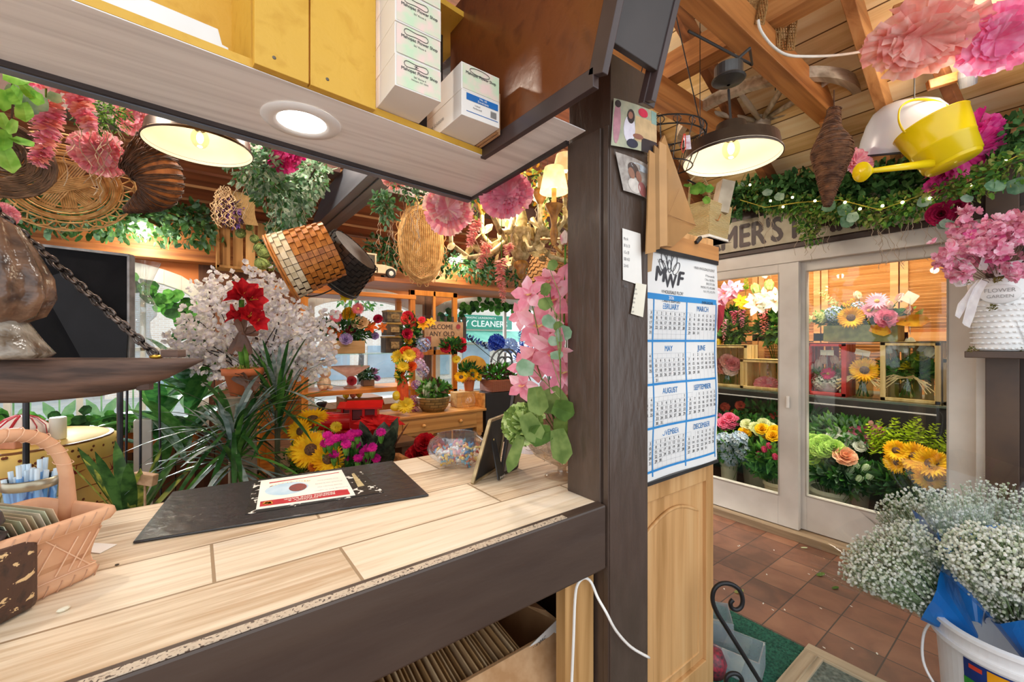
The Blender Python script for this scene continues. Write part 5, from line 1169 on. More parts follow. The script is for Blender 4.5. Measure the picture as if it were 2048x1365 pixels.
# moss balls on a trailing vine
mv = thing('moss_ball_vine', 'trailing vine of small woven green moss balls in front of the slatted crate', 'vine', ony(520, 520, 3.6)); 
m = MB(mn('7c8a48', '5c6a34', .7, 30)); vp = [(483, 467), (500, 452), (512, 480), (505, 505), (525, 495), (545, 470), (553, 460)]
m.tube([ony(x, y, 3.62) for x, y in vp], .004, 5, False); m.build('vine', mv)
for (px, py, r) in [(481, 467, .034), (499, 455, .024), (509, 478, .03), (518, 496, .035), (527, 506, .045), (524, 528, .05), (554, 459, .034), (571, 462, .04), (541, 536, .025)]:
    p = ony(px, py, 3.6); m = MB(mn('8a9850', '66743a', .8, 60)); m.ell(p, r * .9, None, 12, 8)
    for k in range(7):
        u, v = perp(rv(1)); m.tube(ring(p, u, v, r, r, 12), .0025, 3, False)
    m.build('moss_ball', mv, smooth=True)
# toy truck on the ledge
tk = ony(752, 556, 3.75); tt = thing('toy_truck', 'old cream toy pickup truck with black tyres on the header ledge', 'toy truck', tk)
TC2 = mn('e9d9b8', 'd8c49c', .45, 10)
u = X; 
def tb_(m, x0, x1, z0, z1, y0=-.06, y1=.06): m.bbox(tk.x + x0, tk.x + x1, tk.y + y0, tk.y + y1, tk.z + z0, tk.z + z1)
m = MB(TC2); tb_(m, -.17, .0, .035, .09); tb_(m, -.02, .07, .035, .115); tb_(m, -.12, -.10, .1, .2); tb_(m, -.03, -.015, .1, .2); tb_(m, -.125, -.01, .19, .205); m.prism([(tk.x + .07, tk.y - .05, tk.z + .035), (tk.x + .17, tk.y - .05, tk.z + .035), (tk.x + .17, tk.y - .05, tk.z + .085), (tk.x + .13, tk.y - .05, tk.z + .105), (tk.x + .07, tk.y - .05, tk.z + .115)], (0, .1, 0)); m.build('body', tt, bevel=.005)
m = MB(mn('4a4238', '3a332b', .2)); tb_(m, -.10, -.03, .12, .19, -.05, .05); m.build('cab_window', tt)
for x in (.11, -.12):
    for y in (-.07, .06): 
        m = MB(mn('1f1e1e', '2a2929', .6)); p = tk + V((x, y, .04)); m.lathe(p, [(0, -.012), (.038, -.012), (.045, -.006), (.045, .006), (.038, .012), (0, .012)], 22, -Y); wh_ = m.build('wheel', tt, smooth=False)
        m = MB(mn('f0ece2', 'ddd8cc', .4)); m.lathe(p - Y * .012, [(0, .004), (.012, .004), (.02, .001), (.022, 0)], 18, -Y); m.build('hubcap', wh_)
m = MB(HB); m.bbox(1.25, 4.2, 3.66, 4.26, ony(752, 556, 3.75).z - .04, ony(752, 556, 3.75).z - .002); m.build('header_ledge', label='wooden ledge under the header carrying the toy truck', cat='shelf', bevel=.003)
# ---- paper pompoms
def pompom(lab, px, py, t, rx, mats, sq=(1, 1), face=None, deep=.6, name='paper_pompom', rings=5, k=9):
    p = at(px, py, t); m = MB(); n_ = face if face else (CAM - p).normalized() + V((0, 0, -.3)); R = rx * t / F / math.sqrt(1 + ((px - 1024) / F) ** 2) ** .5 if False else rx * t / F
    ruffle(m, p, n_, R, mats, rings, k, sq, deep); m.build(name, label=lab, cat='paper flower', smooth=True)
pompom('pale pink paper flower high at left, partly behind the soffit', 265, 232, 1.95, 36, PKT, face=(-CF + CR * .3 - Z * .5))
pompom('pink paper flower between the wicker tray and the cornucopia', 198, 310, 1.85, 46, PKT, face=(-CF * .7 + CR * .5 - Z * .6))
pompom('magenta paper flower right of the left pendant lamp', 566, 300, 2.4, 42, MAG, face=(-CF - Z * .2))
pompom('pale pink paper flower peeping under the soffit beside the grey beam', 788, 352, 2.3, 26, PKP, face=(-CF - Z * .4))
pompom('pink and cream paper flower under the corner of the soffit', 897, 416, 1.95, 50, PKT + [petalmat('fbe0d4', 'f6c8ba')], face=(-CF + CR * .3 - Z * .1))
pompom('large bright pink paper flower before the chandelier', 1012, 386, 1.75, 54, [petalmat('f8aec4', 'f290ac', .5), petalmat('f8c0ce', 'f4a4b8', .5)], face=(-CF + Z * .15 - CR * .2))
pompom('small pink paper flower low at the far left edge', 2, 430, 1.6, 26, PKT)
# hanging racemes
WIS = [petalmat('f8b8ce', 'f294b4', .5), petalmat('fcd4e0', 'f6b4c8', .5), petalmat('fac8bc', 'f6b0a4', .5)]
py0_ = lambda pts: pts[0][1]
def raceme(lab, pts, t, r0, r1, k=46, mats=None):
    m = MB(); P = [at(x, y, t) for x, y in pts]; spike(m, P, r0, r1, mats or WIS, int(k * 1.3), 1.15); m.mat(G2); m.tube([P[0] + Z * (.05 if py0_(pts) < 500 else .45), P[0]], .003, 4); m.build('wisteria_raceme', label=lab, cat='flower')
raceme('longest pink wisteria raceme hanging at the upper left', [(92, 205), (95, 250), (85, 300), (75, 330)], 1.5, .042, .022, 60)
raceme('pink wisteria raceme hanging just right of the longest one', [(150, 172), (158, 205), (170, 235), (180, 258)], 1.55, .042, .02, 48)
raceme('pink wisteria spray at the top left corner', [(118, 172), (90, 160), (62, 162)], 1.5, .03, .02, 24)
raceme('coral pink raceme left of the chandelier bowl', [(955, 440), (945, 470), (938, 492)], 2.3, .035, .018, 30, PKP)
raceme('coral pink raceme tangled low in the chandelier arms', [(975, 485), (968, 515), (958, 535)], 2.5, .035, .02, 30, PKP)
raceme('long coral raceme hanging below the chandelier in front of the window', [(1003, 520), (1000, 550), (1004, 580), (1008, 606)], 2.5, .036, .015, 46, PKP)
raceme('pink raceme hanging beside the chandelier bowl', [(1018, 490), (1014, 512)], 2.4, .03, .015, 16, PKP)
# leafy sprays upper left
m = MB(); LG = [petalmat('8ccf5a', '63a83c', .4), petalmat('a6dc74', '7cba4c', .4)]
for (px, py, L, dx, dz) in [(20, 175, .1, .8, -.8), (45, 205, .09, .2, -.4), (5, 150, .09, .9, -.2), (35, 150, .09, 1, -.4), (45, 170, .07, .7, -.9), (8, 180, .07, -.2, -1), (0, 225, .06, .3, -1), (25, 275, .08, .9, -.6), (5, 290, .1, .4, -1), (60, 188, .08, .9, -.6), (10, 260, .08, .2, -1), (30, 240, .05, -.5, -.8)]:
    p = at(px, py, 1.35); m.mat(random.choice(LG)); d = (CR * dx + Z * dz + rv(.2)).normalized(); m.petal(p, d, (CAM - p).normalized() + rv(.4), L, L * .5, .1, .2, 4, .12, .3)
m.mat(mn('5a3c34', '40281f', .6)); m.tube([at(10, 300, 1.36), at(22, 250, 1.36), at(26, 200, 1.36), at(24, 160, 1.36)], .0028, 5, False); m.tube([at(26, 192, 1.36), at(50, 178, 1.36)], .002, 5, False)
m.build('green_vine', label='vine with bright green leaves hanging at the upper left edge', cat='vine')
m = MB(); 
for (px, py, r) in [(30, 172, .04), (62, 195, .05), (80, 190, .045), (110, 185, .03), (50, 175, .045)]:
    p = at(px, py, 1.42); m.mat(EUC[0]); m.petal(p, (CR * U(-.4, 1) - Z), (CAM - p).normalized() + rv(.3), r * 1.2, r * 1.2, .1, .1, 4, .4, .4)
m.build('eucalyptus_sprig', label='round leaved eucalyptus sprig behind the bright green vine', cat='foliage')
# garlands
def gar(lab, pts, rad, k, size, mats, cur=0, name='leafy_garland', w=.6):
    m = MB(); garland(m, pts, rad, k, size, mats, w, .5, mn('5a4a36', '3c3024', .8))
    if cur:
        m.mat(CURL)
        for i in range(cur): s_ = random.choice(range(len(pts) - 1)); curly(m, pts[s_].lerp(pts[s_ + 1], U(0, 1)) - Z * rad * .8, U(.12, .3), 2)
    return m.build(name, label=lab, cat='garland', kind=None)
gar('dense eucalyptus garland sweeping down beside the grey beam', [at(490, 295, 2.3), at(530, 340, 2.45), at(560, 365, 2.6)], .14, 1300, .035, EUC, 6)
gar('thick pale green garland hugging the left side of the grey beam', [at(632, 335, 2.5), at(606, 380, 2.8), at(580, 425, 3.1), at(555, 478, 3.4), at(542, 520, 3.5)], .10, 2000, .038, EUC, 4)
gar('dark leafy garland along the back header at left', [ony(-60, 400, 3.95), ony(60, 405, 3.95), ony(240, 428, 3.95), ony(330, 435, 3.95), ony(430, 450, 3.95)], .13, 1700, .05, [IVY[0], IVY[2], EUC[1]], 0)
gar('leafy garland along the back header behind the truck and the oval basket', [ony(735, 492, 3.9), ony(790, 505, 3.9), ony(890, 520, 3.9), ony(960, 535, 3.9), ony(1040, 545, 3.9)], .12, 1200, .05, [EUC[1], IVY[2], GD], 0)
gar('small green garland under the soffit at upper left', [at(160, 210, 1.6), at(205, 225, 1.7), at(235, 225, 1.8)], .06, 380, .018, [petalmat('7db04a', '557f30'), IVY[2]], 5)
gar('green garland hanging under the soffit right of the grey beam', [at(755, 398, 2.35), at(772, 408, 2.35), at(776, 425, 2.35)], .055, 240, .028, [EUC[3], EUC[1]], 3)
gar('sparse mossy garland under the soffit between the beam and the corner', [at(795, 372, 2.2), at(850, 392, 2.2), at(885, 400, 2.2)], .05, 240, .022, [EUC[3], EUC[1]], 4)
gar('yellow green foliage spray hanging behind the chandelier', [at(930, 395, 2.2), at(965, 375, 2.2), at(1075, 350, 2.5), at(1110, 420, 2.6), at(1125, 470, 2.7)], .09, 520, .03, [petalmat('b0c468', '86a044'), EUC[3], petalmat('d8a83c', 'c08a2c')], 4)
# leafy window garland
def wgar(lab, pts, y, k=60, size=.09):
    m = MB()
    for i in range(k):
        s_ = i / k * (len(pts) - 1); j = min(int(s_), len(pts) - 2); p = ony(*[pts[j][q] + (pts[j + 1][q] - pts[j][q]) * (s_ - j) for q in (0, 1)], y) + V((U(-.05, .05), U(-.02, .02), U(-.08, .05))); m.mat(random.choice([G1, GD, petalmat('6fae4e', '4c8a38')])); m.petal(p, V((U(-1, 1), 0, U(-1, .5))), V((0, -1, 0)) + rv(.4), size * U(.7, 1.2), size * .95, .1, .1, 3, .4, .5)
    return m.build('window_garland', label=lab, cat='garland')
wgar('round leaved garland draped along the arch of the left window', [(262, 560), (300, 585), (340, 605), (372, 620), (388, 650), (385, 670)], 4.3, 46)
wgar('round leaved garland lying on the sill of the left window', [(0, 846), (80, 848), (150, 842), (230, 838), (275, 840)], 4.25, 70, .07)
wgar('round leaved garland draped over the arch of the dry cleaners window', [(880, 640), (905, 622), (950, 608), (1000, 607), (1040, 620), (1060, 640)], 4.3, 90, .075)
# ---- chandelier
cc = at(1042, 560, 2.6); cx = V((cc.x, cc.y, 0)); zc = lambda py: CAMZ + (682.5 - py) / F * 2.6
IVR = mn('d8c594', '9c8450', .5, 40, bs=.3); GLD = mn('c48a3c', '8c5c24', .4, 30)
chd = thing('chandelier', 'ornate cream and gold chandelier with small cream lampshades', 'chandelier', V((cc.x, cc.y, zc(560))))
m = MB(IVR); m.lathe(cx, [(.0, zc(522)), (.04, zc(520)), (.07, zc(500)), (.085, zc(480)), (.10, zc(468)), (.105, zc(462)), (.09, zc(465))], 28, wob=.03, wn=9); m.build('bowl', chd, smooth=True)
m = MB(GLD); m.lathe(cx, [(.0, zc(560)), (.012, zc(557)), (.03, zc(545)), (.025, zc(541)), (.045, zc(533)), (.04, zc(524)), (.02, zc(521))], 20, wob=.06, wn=8); m.tube(ring(V((cc.x, cc.y, zc(567))), X, Z, .016, .016, 12), .003, 4, False); m.build('finial', chd, smooth=True)
m = MB(IVR); m.lathe(cx, [(.03, zc(465)), (.04, zc(440)), (.025, zc(420)), (.05, zc(400)), (.02, zc(380)), (.03, zc(350)), (.01, zc(300))], 18, wob=.05, wn=6); m.tube([V((cc.x, cc.y, zc(300))), V((cc.x, cc.y, 2.95))], .006, 6); m.build('column', chd, smooth=True)
SHD = petalmat('fbeecb', 'f6e2b0', .5)
for i in range(8):
    a_ = 2 * math.pi * i / 8 + .35; d = V((math.cos(a_), math.sin(a_), 0)); R = .43 if i % 2 else .30; zo = 0 if i % 2 else .12
    P = lambda r, py: V((cc.x, cc.y, zc(py) + zo)) + d * r
    m = MB(IVR); m.tube([P(.08, 480), P(R * .45, 512), P(R * .75, 520), P(R, 495), P(R, 450)], [.016, .018, .016, .014, .013], 8)
    for q in (.35, .55, .8, 1.0): 
        for s_ in (-1, 1): m.petal(P(R * q, 512 - 20 * (q > .9)), (d * U(-.3, .8) + Z * U(.2, 1) * s_ + d.cross(Z) * s_ * .6), rv(1), .09, .05, .4, .3, 3, .2, .4)
    m.mat(GLD); m.lathe(V((cc.x, cc.y, zo)) + d * R, [(.01, zc(455)), (.035, zc(440)), (.042, zc(430)), (.03, zc(432))], 16, wob=.08, wn=8); ar = m.build('arm', chd, smooth=True)
    m = MB(mn('e8c878', 'd4ac58', .5)); b_ = V((cc.x, cc.y, zo)) + d * R; m.lathe(b_, [(.014, zc(434)), (.014, zc(408))], 12, cap=True); m.build('candle_sleeve', ar)
    if i in (0, 3, 6, 1):
        m = MB(SHD); m.lathe(b_, [(.078, zc(410)), (.05, zc(372))], 28); m.build('lamp_shade', ar, smooth=True); m = MB(emis('fff0cc', 2.5)); m.ell(b_ + Z * (zc(398)), (.018, .018, .03), None, 10, 6); m.build('bulb', ar, smooth=True)
lamp('chandelier_light', V((cc.x, cc.y, zc(400))) + CR * -.1, 18, (1, .84, .6), .15)
# the nearer lampshade by the post
p = at(1108, 385, 2.05); t = thing('shaded_candle_lamp', 'cream lampshade on a gold candle cup lit beside the post', 'lamp', p - Z * .13); m = MB(SHD); m.lathe(p, [(.07, 0), (.047, .12)], 32); m.build('lamp_shade', t, smooth=True); m = MB(mn('e8b860', 'c8923c', .5)); m.lathe(p, [(.012, .02), (.012, -.06)], 12); m.mat(GLD); m.lathe(p, [(.045, -.062), (.04, -.075), (.02, -.11), (.012, -.16), (.02, -.2), (.01, -.26)], 22, wob=.06, wn=9); m.tube([p - Z * .26, p - Z * .3 + CR * .04, p - Z * .2 + CR * .12 + CF * .1, V((cc.x, cc.y, zc(480)))], .008, 6); m.build('candle_cup', t, smooth=True); m = MB(emis('fff2d2', 2)); m.ell(p + Z * .04, (.018, .018, .03), None, 10, 6); m.build('bulb', t, smooth=True)
lamp('shade_light', p - Z * .01, 1, (1, .85, .62), .03)

# ================= behind the counter, left to right =================
# round table with printed cloth
tc = at(28, 880, 2.42); tc.z = 0; zt_ = 1.42 - (878 - 682.5) / F * 2.45
rt = thing('round_table', 'small round table hidden under a yellow printed cloth', 'table', tc); m = MB(wood('8a5c36', '5f3c20', 'x', 1, .5)); m.lathe(tc, [(0, zt_ - .03), (.42, zt_ - .03), (.42, zt_ - .004), (0, zt_ - .004)], 32); m.tube([tc + Z * .0, tc + Z * (zt_ - .03)], .05, 10); m.build('top_and_pedestal', rt)
m = MB(mn('efd27e', 'e6c060', .7, 3)); Rt = .43
def cl(a_, b_):
    an = a_ * 2 * math.pi
    if b_ < .4: r = Rt * b_ / .4; return tc + V((math.cos(an) * r, math.sin(an) * r, zt_ + .003))
    k = (b_ - .4) / .6; r = Rt + .012 + k * (.05 + .045 * math.sin(an * 11)); return tc + V((math.cos(an) * r, math.sin(an) * r, zt_ + .003 - k * .62))
m.grid(cl, 110, 14); tcl = m.build('tablecloth', label='yellow tablecloth with brown dots and red sprigs on the round table', cat='tablecloth', smooth=True)
m = MB(mn('8a4a24', '6c3618', .7, 30)); m2 = MB(mn('a8382a', '8c2a20', .7, 30))
for i in range(620):
    an = U(0, 6.28); k = U(.03, .95); b_ = .4 + .6 * k; band = int(k * 5)
    p = cl(an / 6.2832, b_); o = (p - V((tc.x, tc.y, p.z))).normalized() * .004; u = Z.cross(o).normalized()
    if band % 2 == 0: m.ell(p + o, (.008, .002, .008), (u, o.normalized(), Z), 8, 4)
    elif i % 3 == 0:
        for q in range(4): m2.petal(p + o, (u * U(-1, 1) + Z * U(-.2, 1)), o, .05, .012, 0, 0, 1, .2, .5)
m.build('printed_dots', tcl, kind='stuff'); m2.build('printed_sprigs', tcl, kind='stuff')
for kk in (.2, .42, .6, .82):
    m = MB(mn('a85a30', '8c4622', .7)); m.tube([cl(i / 110, .4 + .6 * kk) + (cl(i / 110, .4 + .6 * kk) - V((tc.x, tc.y, cl(i / 110, .4 + .6 * kk).z))).normalized() * .003 for i in range(111)], .0025, 4, False); m.build('printed_stripe', tcl)
# candle, striped bag on the table
p = at(116, 868, 2.42); p.z = zt_ + .005; m = MB(mn('f6f3e4', 'eeead6', .4, 4)); m.lathe(p, [(0, .001), (.034, .001), (.036, .006), (.036, .12), (.034, .126), (.02, .122), (0, .122)], 24); o = m.build('pillar_candle', label='cream pillar candle on the yellow tablecloth', cat='candle', smooth=True)
p = at(42, 880, 2.35); p.z = zt_ + .005; sb = thing('striped_bag', 'red and white striped peppermint bag slumped on the round table', 'bag', p)
m = MB(mn('f4ece6', 'e8ded8', .4, 6)); m.lathe(p, [(0, .0), (.10, .0), (.115, .03), (.10, .09), (.06, .13), (.02, .15), (0, .15)], 24, wob=.08, wn=5); m.build('bag_body', sb, smooth=True)
m = MB(mn('c8283a', 'b02030', .4, 6))
for k in range(13):
    a_ = k * .483; m.tube([p + V((math.cos(a_ + .1 * j) * r, math.sin(a_ + .1 * j) * r, z)) for j, (r, z) in enumerate([(.104, .004), (.119, .03), (.104, .09), (.063, .132), (.02, .152)])], .006, 4, False, .4)
m.build('red_stripe', sb)
p = at(28, 905, 2.22); p.z = zt_ + .005; m = MB(mn('c98a6a', 'b5765a', .7, 10)); m.box(p + Z * .05, (.09, .07, .10), (CR, CF, Z)); m.build('clay_block', label='small tan clay box in front of the striped bag on the round table', cat='box', bevel=.006)
# black panel on thin stand
cq = [at(38, 718, 2.0), at(262, 722, 2.0), at(262, 512, 2.0), at(38, 486, 2.0)]; pc = (cq[0] + cq[1]) / 2; pc.z = 0
z1 = cq[2].z; z0 = cq[0].z - .05
bp_ = thing('chalkboard', 'large black panel in a pale frame on thin legs, behind the trough and chain', 'panel', pc); A_, B_ = cq[0], cq[1]; dd = (B_ - A_); dd.z = 0; dd.normalize(); nn_ = dd.cross(Z)
A_.z = z0; B_.z = z0; C_ = cq[2]; D_ = cq[3]
m = MB(mn('141315', '0e0e0f', .8, 12, spec=.1)); m.prism([A_, B_, C_, D_], -nn_ * .012); m.build('board', bp_)
m = MB(mn('8d8a88', '6c6a68', .4, 20)); 
for a1, b1 in ((B_, C_), (C_, D_), (A_, D_)): m.beam(a1, b1, .012, .03, nn_)
m.build('frame', bp_, bevel=.001)
m = MB(mn('1b1b1e', '161618', .6, spec=.15)); q = [at(74, 560, 1.975), at(125, 545, 1.975), at(256, 655, 1.975), at(252, 722, 1.975), at(165, 722, 1.975)]; m.prism([V(x) for x in q], -nn_ * .003); m.build('dark_glass_sheet', bp_, label='translucent dark sheet leaning on the black board')
for px in (240, 52):
    p = at(px, 800, 2.0); m = MB(mn('4a4a4e', '35353a', .35, 10, .6)); m.tube([V((p.x, p.y, 0)), V((p.x, p.y, z0))], .012, 8); m.build('leg', bp_)
# hourglass vase on slim stand
p = at(285, 718, 2.15); sz = p.z; st_ = thing('plant_stand', 'slim metal stand carrying the tall glass vase', 'stand', V((p.x, p.y, 0))); m = MB(mn('4a4a4e', '35353a', .35, 10, .6)); m.lathe(V((p.x, p.y, 0)), [(0, sz - .012), (.09, sz - .012), (.09, sz), (0, sz)], 28); m.build('top_plate', st_)
for k in range(3): a_ = k * 2.094 + .5; m = MB(mn('4a4a4e', '35353a', .35, 10, .6)); m.tube([V((p.x + .09 * math.cos(a_), p.y + .09 * math.sin(a_), 0)), V((p.x + .07 * math.cos(a_), p.y + .07 * math.sin(a_), sz - .012))], .006, 6); m.build('leg', st_)
m = MB(glass('f2f8fc', .2, .02, .10)); m.lathe(p, [(.0, .002), (.07, .002), (.068, .01), (.04, .08), (.03, .14), (.03, .19), (.055, .22), (.06, .26), (.045, .3), (.028, .33), (.03, .37), (.05, .43), (.072, .49), (.074, .495)], 36); m.build('hourglass_vase', label='tall clear hourglass vase beside the black panel', cat='vase', smooth=True, org=p)
# large leafed plant
def bladeplant(name, lab, base_, k, L, W, mats, spread, zr=(0, .3), tips=None, cat='plant', pot=None, kk=6, stf=.2, stem_=None, parts='leaf'):
    t = thing(name, lab, cat, base_)
    if pot: m = MB(pot[0]); m.lathe(base_, [(0, 0), (pot[1] * .75, 0), (pot[1], pot[2]), (pot[1] * 1.06, pot[2] + .01), (pot[1] * .95, pot[2] + .012), (pot[1] * .9, pot[2] - .03), (0, pot[2] - .03)], 28); m.build('pot', t, smooth=True)
    z0 = pot[2] if pot else 0
    if stem_: m = MB(stem_[0]); m.tube([base_ + Z * z0 * .8, base_ + Z * (z0 + stem_[1])], .014, 8); m.build('stem', t)
    for i in range(k):
        a_ = i * 2.4 + U(-.2, .2); up = U(*spread); d = V((math.cos(a_), math.sin(a_), 0)); p = base_ + Z * (z0 + U(*zr)) + d * .012; l = L * U(.75, 1.1); pts = []
        m = MB(random.choice(mats)); n = kk; side = d.cross(Z); b0 = len(m.v)
        for j in range(n + 1):
            f = j / n; ang = math.atan2(up, 1) - stf * f * f * 3; q = d * (l * f * math.cos(math.atan2(up, 1))) + Z * (l * f * math.sin(math.atan2(up, 1)) - l * stf * f * f)
            w_ = W * .5 * (max(.05, math.sin(math.pi * (f * .85 + .1)) ** .8)) if f < 1 else .001
            m.v += [p + q + side * w_ + Z * w_ * .3, p + q, p + q - side * w_ + Z * w_ * .3]
        for j in range(n):
            b1 = b0 + j * 3; m.face((b1, b1 + 1, b1 + 4, b1 + 3)); m.face((b1 + 1, b1 + 2, b1 + 5, b1 + 4))
        m.build(parts, t, smooth=True)
    return t
def G_(px, py, t, z=0): p = at(px, py, t); p.z = z; return p
PG = [petalmat('4f8f46', '37703a', .25, .25), petalmat('6aa858', '4c8a42', .25, .25), petalmat('8fb0a0', '47744c', .15, .2)]
CLAY = mn('c9703f', 'b05c30', .7, 8)
bladeplant('broadleaf_plant', 'tall broad leaved green plant behind the end of the trough', G_(375, 800, 2.7, .0), 26, .46, .12, PG, (.3, 2.2), (.35, .95), pot=(mn('7a6a5c', '5c4f44', .7), .14, .28), stf=.25)
bladeplant('broadleaf_plant', 'second broad leaved plant, left of the tall one and under the window', G_(320, 800, 3.0, 0), 20, .46, .12, PG, (.2, 1.8), (.2, .75), pot=(mn('7a6a5c', '5c4f44', .7), .13, .25), stf=.3)
DG = [petalmat('35602f', '224520', .12, .3), petalmat('5c8a3c', '3c6a2c', .15, .3), petalmat('9aa8a4', '6a7f78', .1, .25)]
dp = G_(468, 900, 1.95, .15); bladeplant('dracaena_plant', 'spiky dracaena with long arching blade leaves just behind the counter', dp, 100, .40, .022, DG, (-.7, 2.2), (.42, .66), pot=(mn('5c4a3c', '40342b', .6), .12, .25), stf=.28, stem_=(mn('6a6a48', '4c4c34', .7), .5), parts='blade_leaf')
dp = G_(555, 870, 2.25, .15); bladeplant('dracaena_plant', 'second spiky dracaena, behind and right of the first', dp, 70, .38, .021, DG, (-.2, 3.0), (.5, .78), pot=(mn('5c4a3c', '40342b', .6), .12, .25), stf=.2, stem_=(mn('6a6a48', '4c4c34', .7), .65), parts='blade_leaf')
SN = [petalmat('4f7a3a', '2c5028', .15, .35), petalmat('c9cf5c', '3f6a34', .15, .35)]
bladeplant('snake_plant', 'snake plant with yellow edged upright leaves behind the basket', G_(262, 1000, 1.75, .4), 11, .40, .05, SN, (.7, 3.2), (.0, .05), pot=(mn('6a4a38', '4c3528', .6), .1, .22), stf=.05)
# wooden plaque pick on a stick
p = at(290, 958, 1.7); m = MB(wood('d0a880', 'a88058', 'x', 1, .6)); m.box(p, (.085, .03, .045), ((CR - Z * .15).normalized(), CF, (Z + CR * .15).normalized())); m.tube([p - Z * .02, p - Z * .16], .005, 6); m.build('wooden_tag', label='small pale wooden block on a stick among the snake plant leaves', cat='plant tag', bevel=.003)
# low wall cupboard / white post by the window
m = MB(WHITEP); a_ = ony(284, 840, 3.6); m.bbox(a_.x - .04, a_.x + .05, 3.58, 3.66, .0, a_.z); m.build('white_post', label='short white painted post beside the broad leaved plant', cat='post', bevel=.004)
# cherry blossom tree
bt = G_(485, 760, 2.6, .25); bl = thing('cherry_blossom_tree', 'artificial white cherry blossom branches spreading behind the amaryllis', 'artificial tree', bt)
m = MB(mn('3f342e', '2b231f', .8)); tips = []; hub = at(500, 770, 2.6)
m.tube([bt, hub], .014, 6)
spr = [(445, 568), (430, 600), (395, 640), (370, 690), (360, 720), (410, 590), (520, 560), (510, 600), (470, 640), (450, 680), (440, 720), (420, 740), (410, 700), (550, 590), (570, 610), (600, 640), (580, 670), (560, 700), (600, 720), (620, 660), (640, 700), (610, 730), (545, 640), (520, 680), (490, 700), (530, 720), (480, 600), (560, 640), (590, 700), (640, 650), (500, 740), (470, 750), (390, 670), (460, 610), (575, 735), (625, 690), (650, 720), (535, 610)]
for (x, y) in spr:
    t_ = 2.6 + U(-.3, .3); e = at(x, y, t_); m.tube([hub, hub.lerp(e, .5) + Z * .05 + rv(.04), e], [.006, .004, .002], 4, False); tips.append((e, hub.lerp(e, .6) + Z * .04))
m.build('branch', bl)
WB = [petalmat('fbf8f6', 'f1ecec', .4), petalmat('f4f0f4', 'e8e2ea', .4), petalmat('fdfbf4', 'f4eee0', .4)]
def puff(e, n, spread_, r=.022):
    m = MB()
    for i in range(n):
        c_ = e + rv(spread_); nn2 = rv(1); u, v = perp(nn2)
        for j in range(5):
            a1 = j * 1.2566; m.mat(WB[(i + j) % 3]); m.petal(c_, (u * math.cos(a1) + v * math.sin(a1) + nn2.normalized() * .4), nn2, r, r * .95, .2, .2, 2, .6, .4)
    return m
for e, mid in tips:
    puff(e, 46, .085).build('blossom_cluster', bl)
    puff(mid, 16, .07).build('blossom_cluster', bl)
# amaryllis
ap = at(486, 790, 2.15); az = ap.z; am = thing('amaryllis', 'red amaryllis in a terracotta pot tied with a brown ribbon', 'potted flower', ap)
m = MB(CLAY); m.lathe(ap, [(0, 0), (.055, 0), (.08, .10), (.092, .102), (.095, .135), (.085, .137), (.08, .12), (0, .12)], 32); m.build('pot', am, smooth=True)
m = MB(G2); m.tube([ap + Z * .12, at(481, 700, 2.15), at(484, 640, 2.15), at(483, 600, 2.15)], .012, 8); m.tube([ap + Z * .12 + CR * .025, at(492, 705, 2.14), at(486, 660, 2.14)], .01, 8); m.build('stalk', am, smooth=True)
RD_ = [petalmat('d8202c', 'a80f1c', .25), petalmat('e83038', 'c01c28', .25)]
for (px, py, dx, dz, r) in [(476, 592, -1, .7, .09), (492, 590, .9, .9, .1), (505, 597, 1, .2, .09), (472, 628, -.8, .3, .075), (500, 632, .6, .4, .08), (515, 640, 1, .1, .075), (487, 622, .2, -.4, .06)]:
    p = at(px - dx * 6, py + 4, 2.13); n_ = (CR * dx + Z * dz - CF * .5).normalized(); m = MB(); star(m, p, n_, r, RD_, 6, .5, -.15, petalmat('f0d060', 'e8c040'), 1.1); m.build('red_bloom', am)
RB_ = mn('6a4632', '4c3022', .5, 10); m = MB(RB_); p = at(484, 665, 2.12)
for (dx, dz, L) in [(-.3, 1, .07), (.4, .9, .07), (1, -.1, .1), (-.5, -1, .12), (.6, -.9, .13), (-.1, -1.2, .1), (.9, .25, .08)]: m.petal(p, CR * dx + Z * dz, -CF + rv(.3), L, .035, .2, .3, 4, .7, .5)
p = at(494, 768, 2.08)
for (dx, dz, L) in [(-.8, .6, .07), (.9, .5, .08), (.5, -.9, .08), (-.3, .9, .06), (.9, -.2, .08)]: m.petal(p, CR * dx + Z * dz, -CF + rv(.3), L, .045, .25, .3, 4, .8, .5)
m.build('brown_ribbon', am)
m = MB(); foliage(m, ap + Z * .13, (.08, .08, .02), 120, .02, [petalmat('b8b458', '8c8c3c')], .5); m.build('moss', am, kind='stuff')
t = thing('pedestal', 'pale stone pedestal under the amaryllis pot', 'pedestal', V((ap.x, ap.y, 0))); m = MB(mn('b9a48c', '96826c', .8, 12)); m.lathe(V((ap.x, ap.y, 0)), [(0, 0), (.13, 0), (.13, .04), (.07, .08), (.06, az - .1), (.11, az - .02), (.13, az - .002), (0, az - .002)], 24); m.build('stone_body', t)
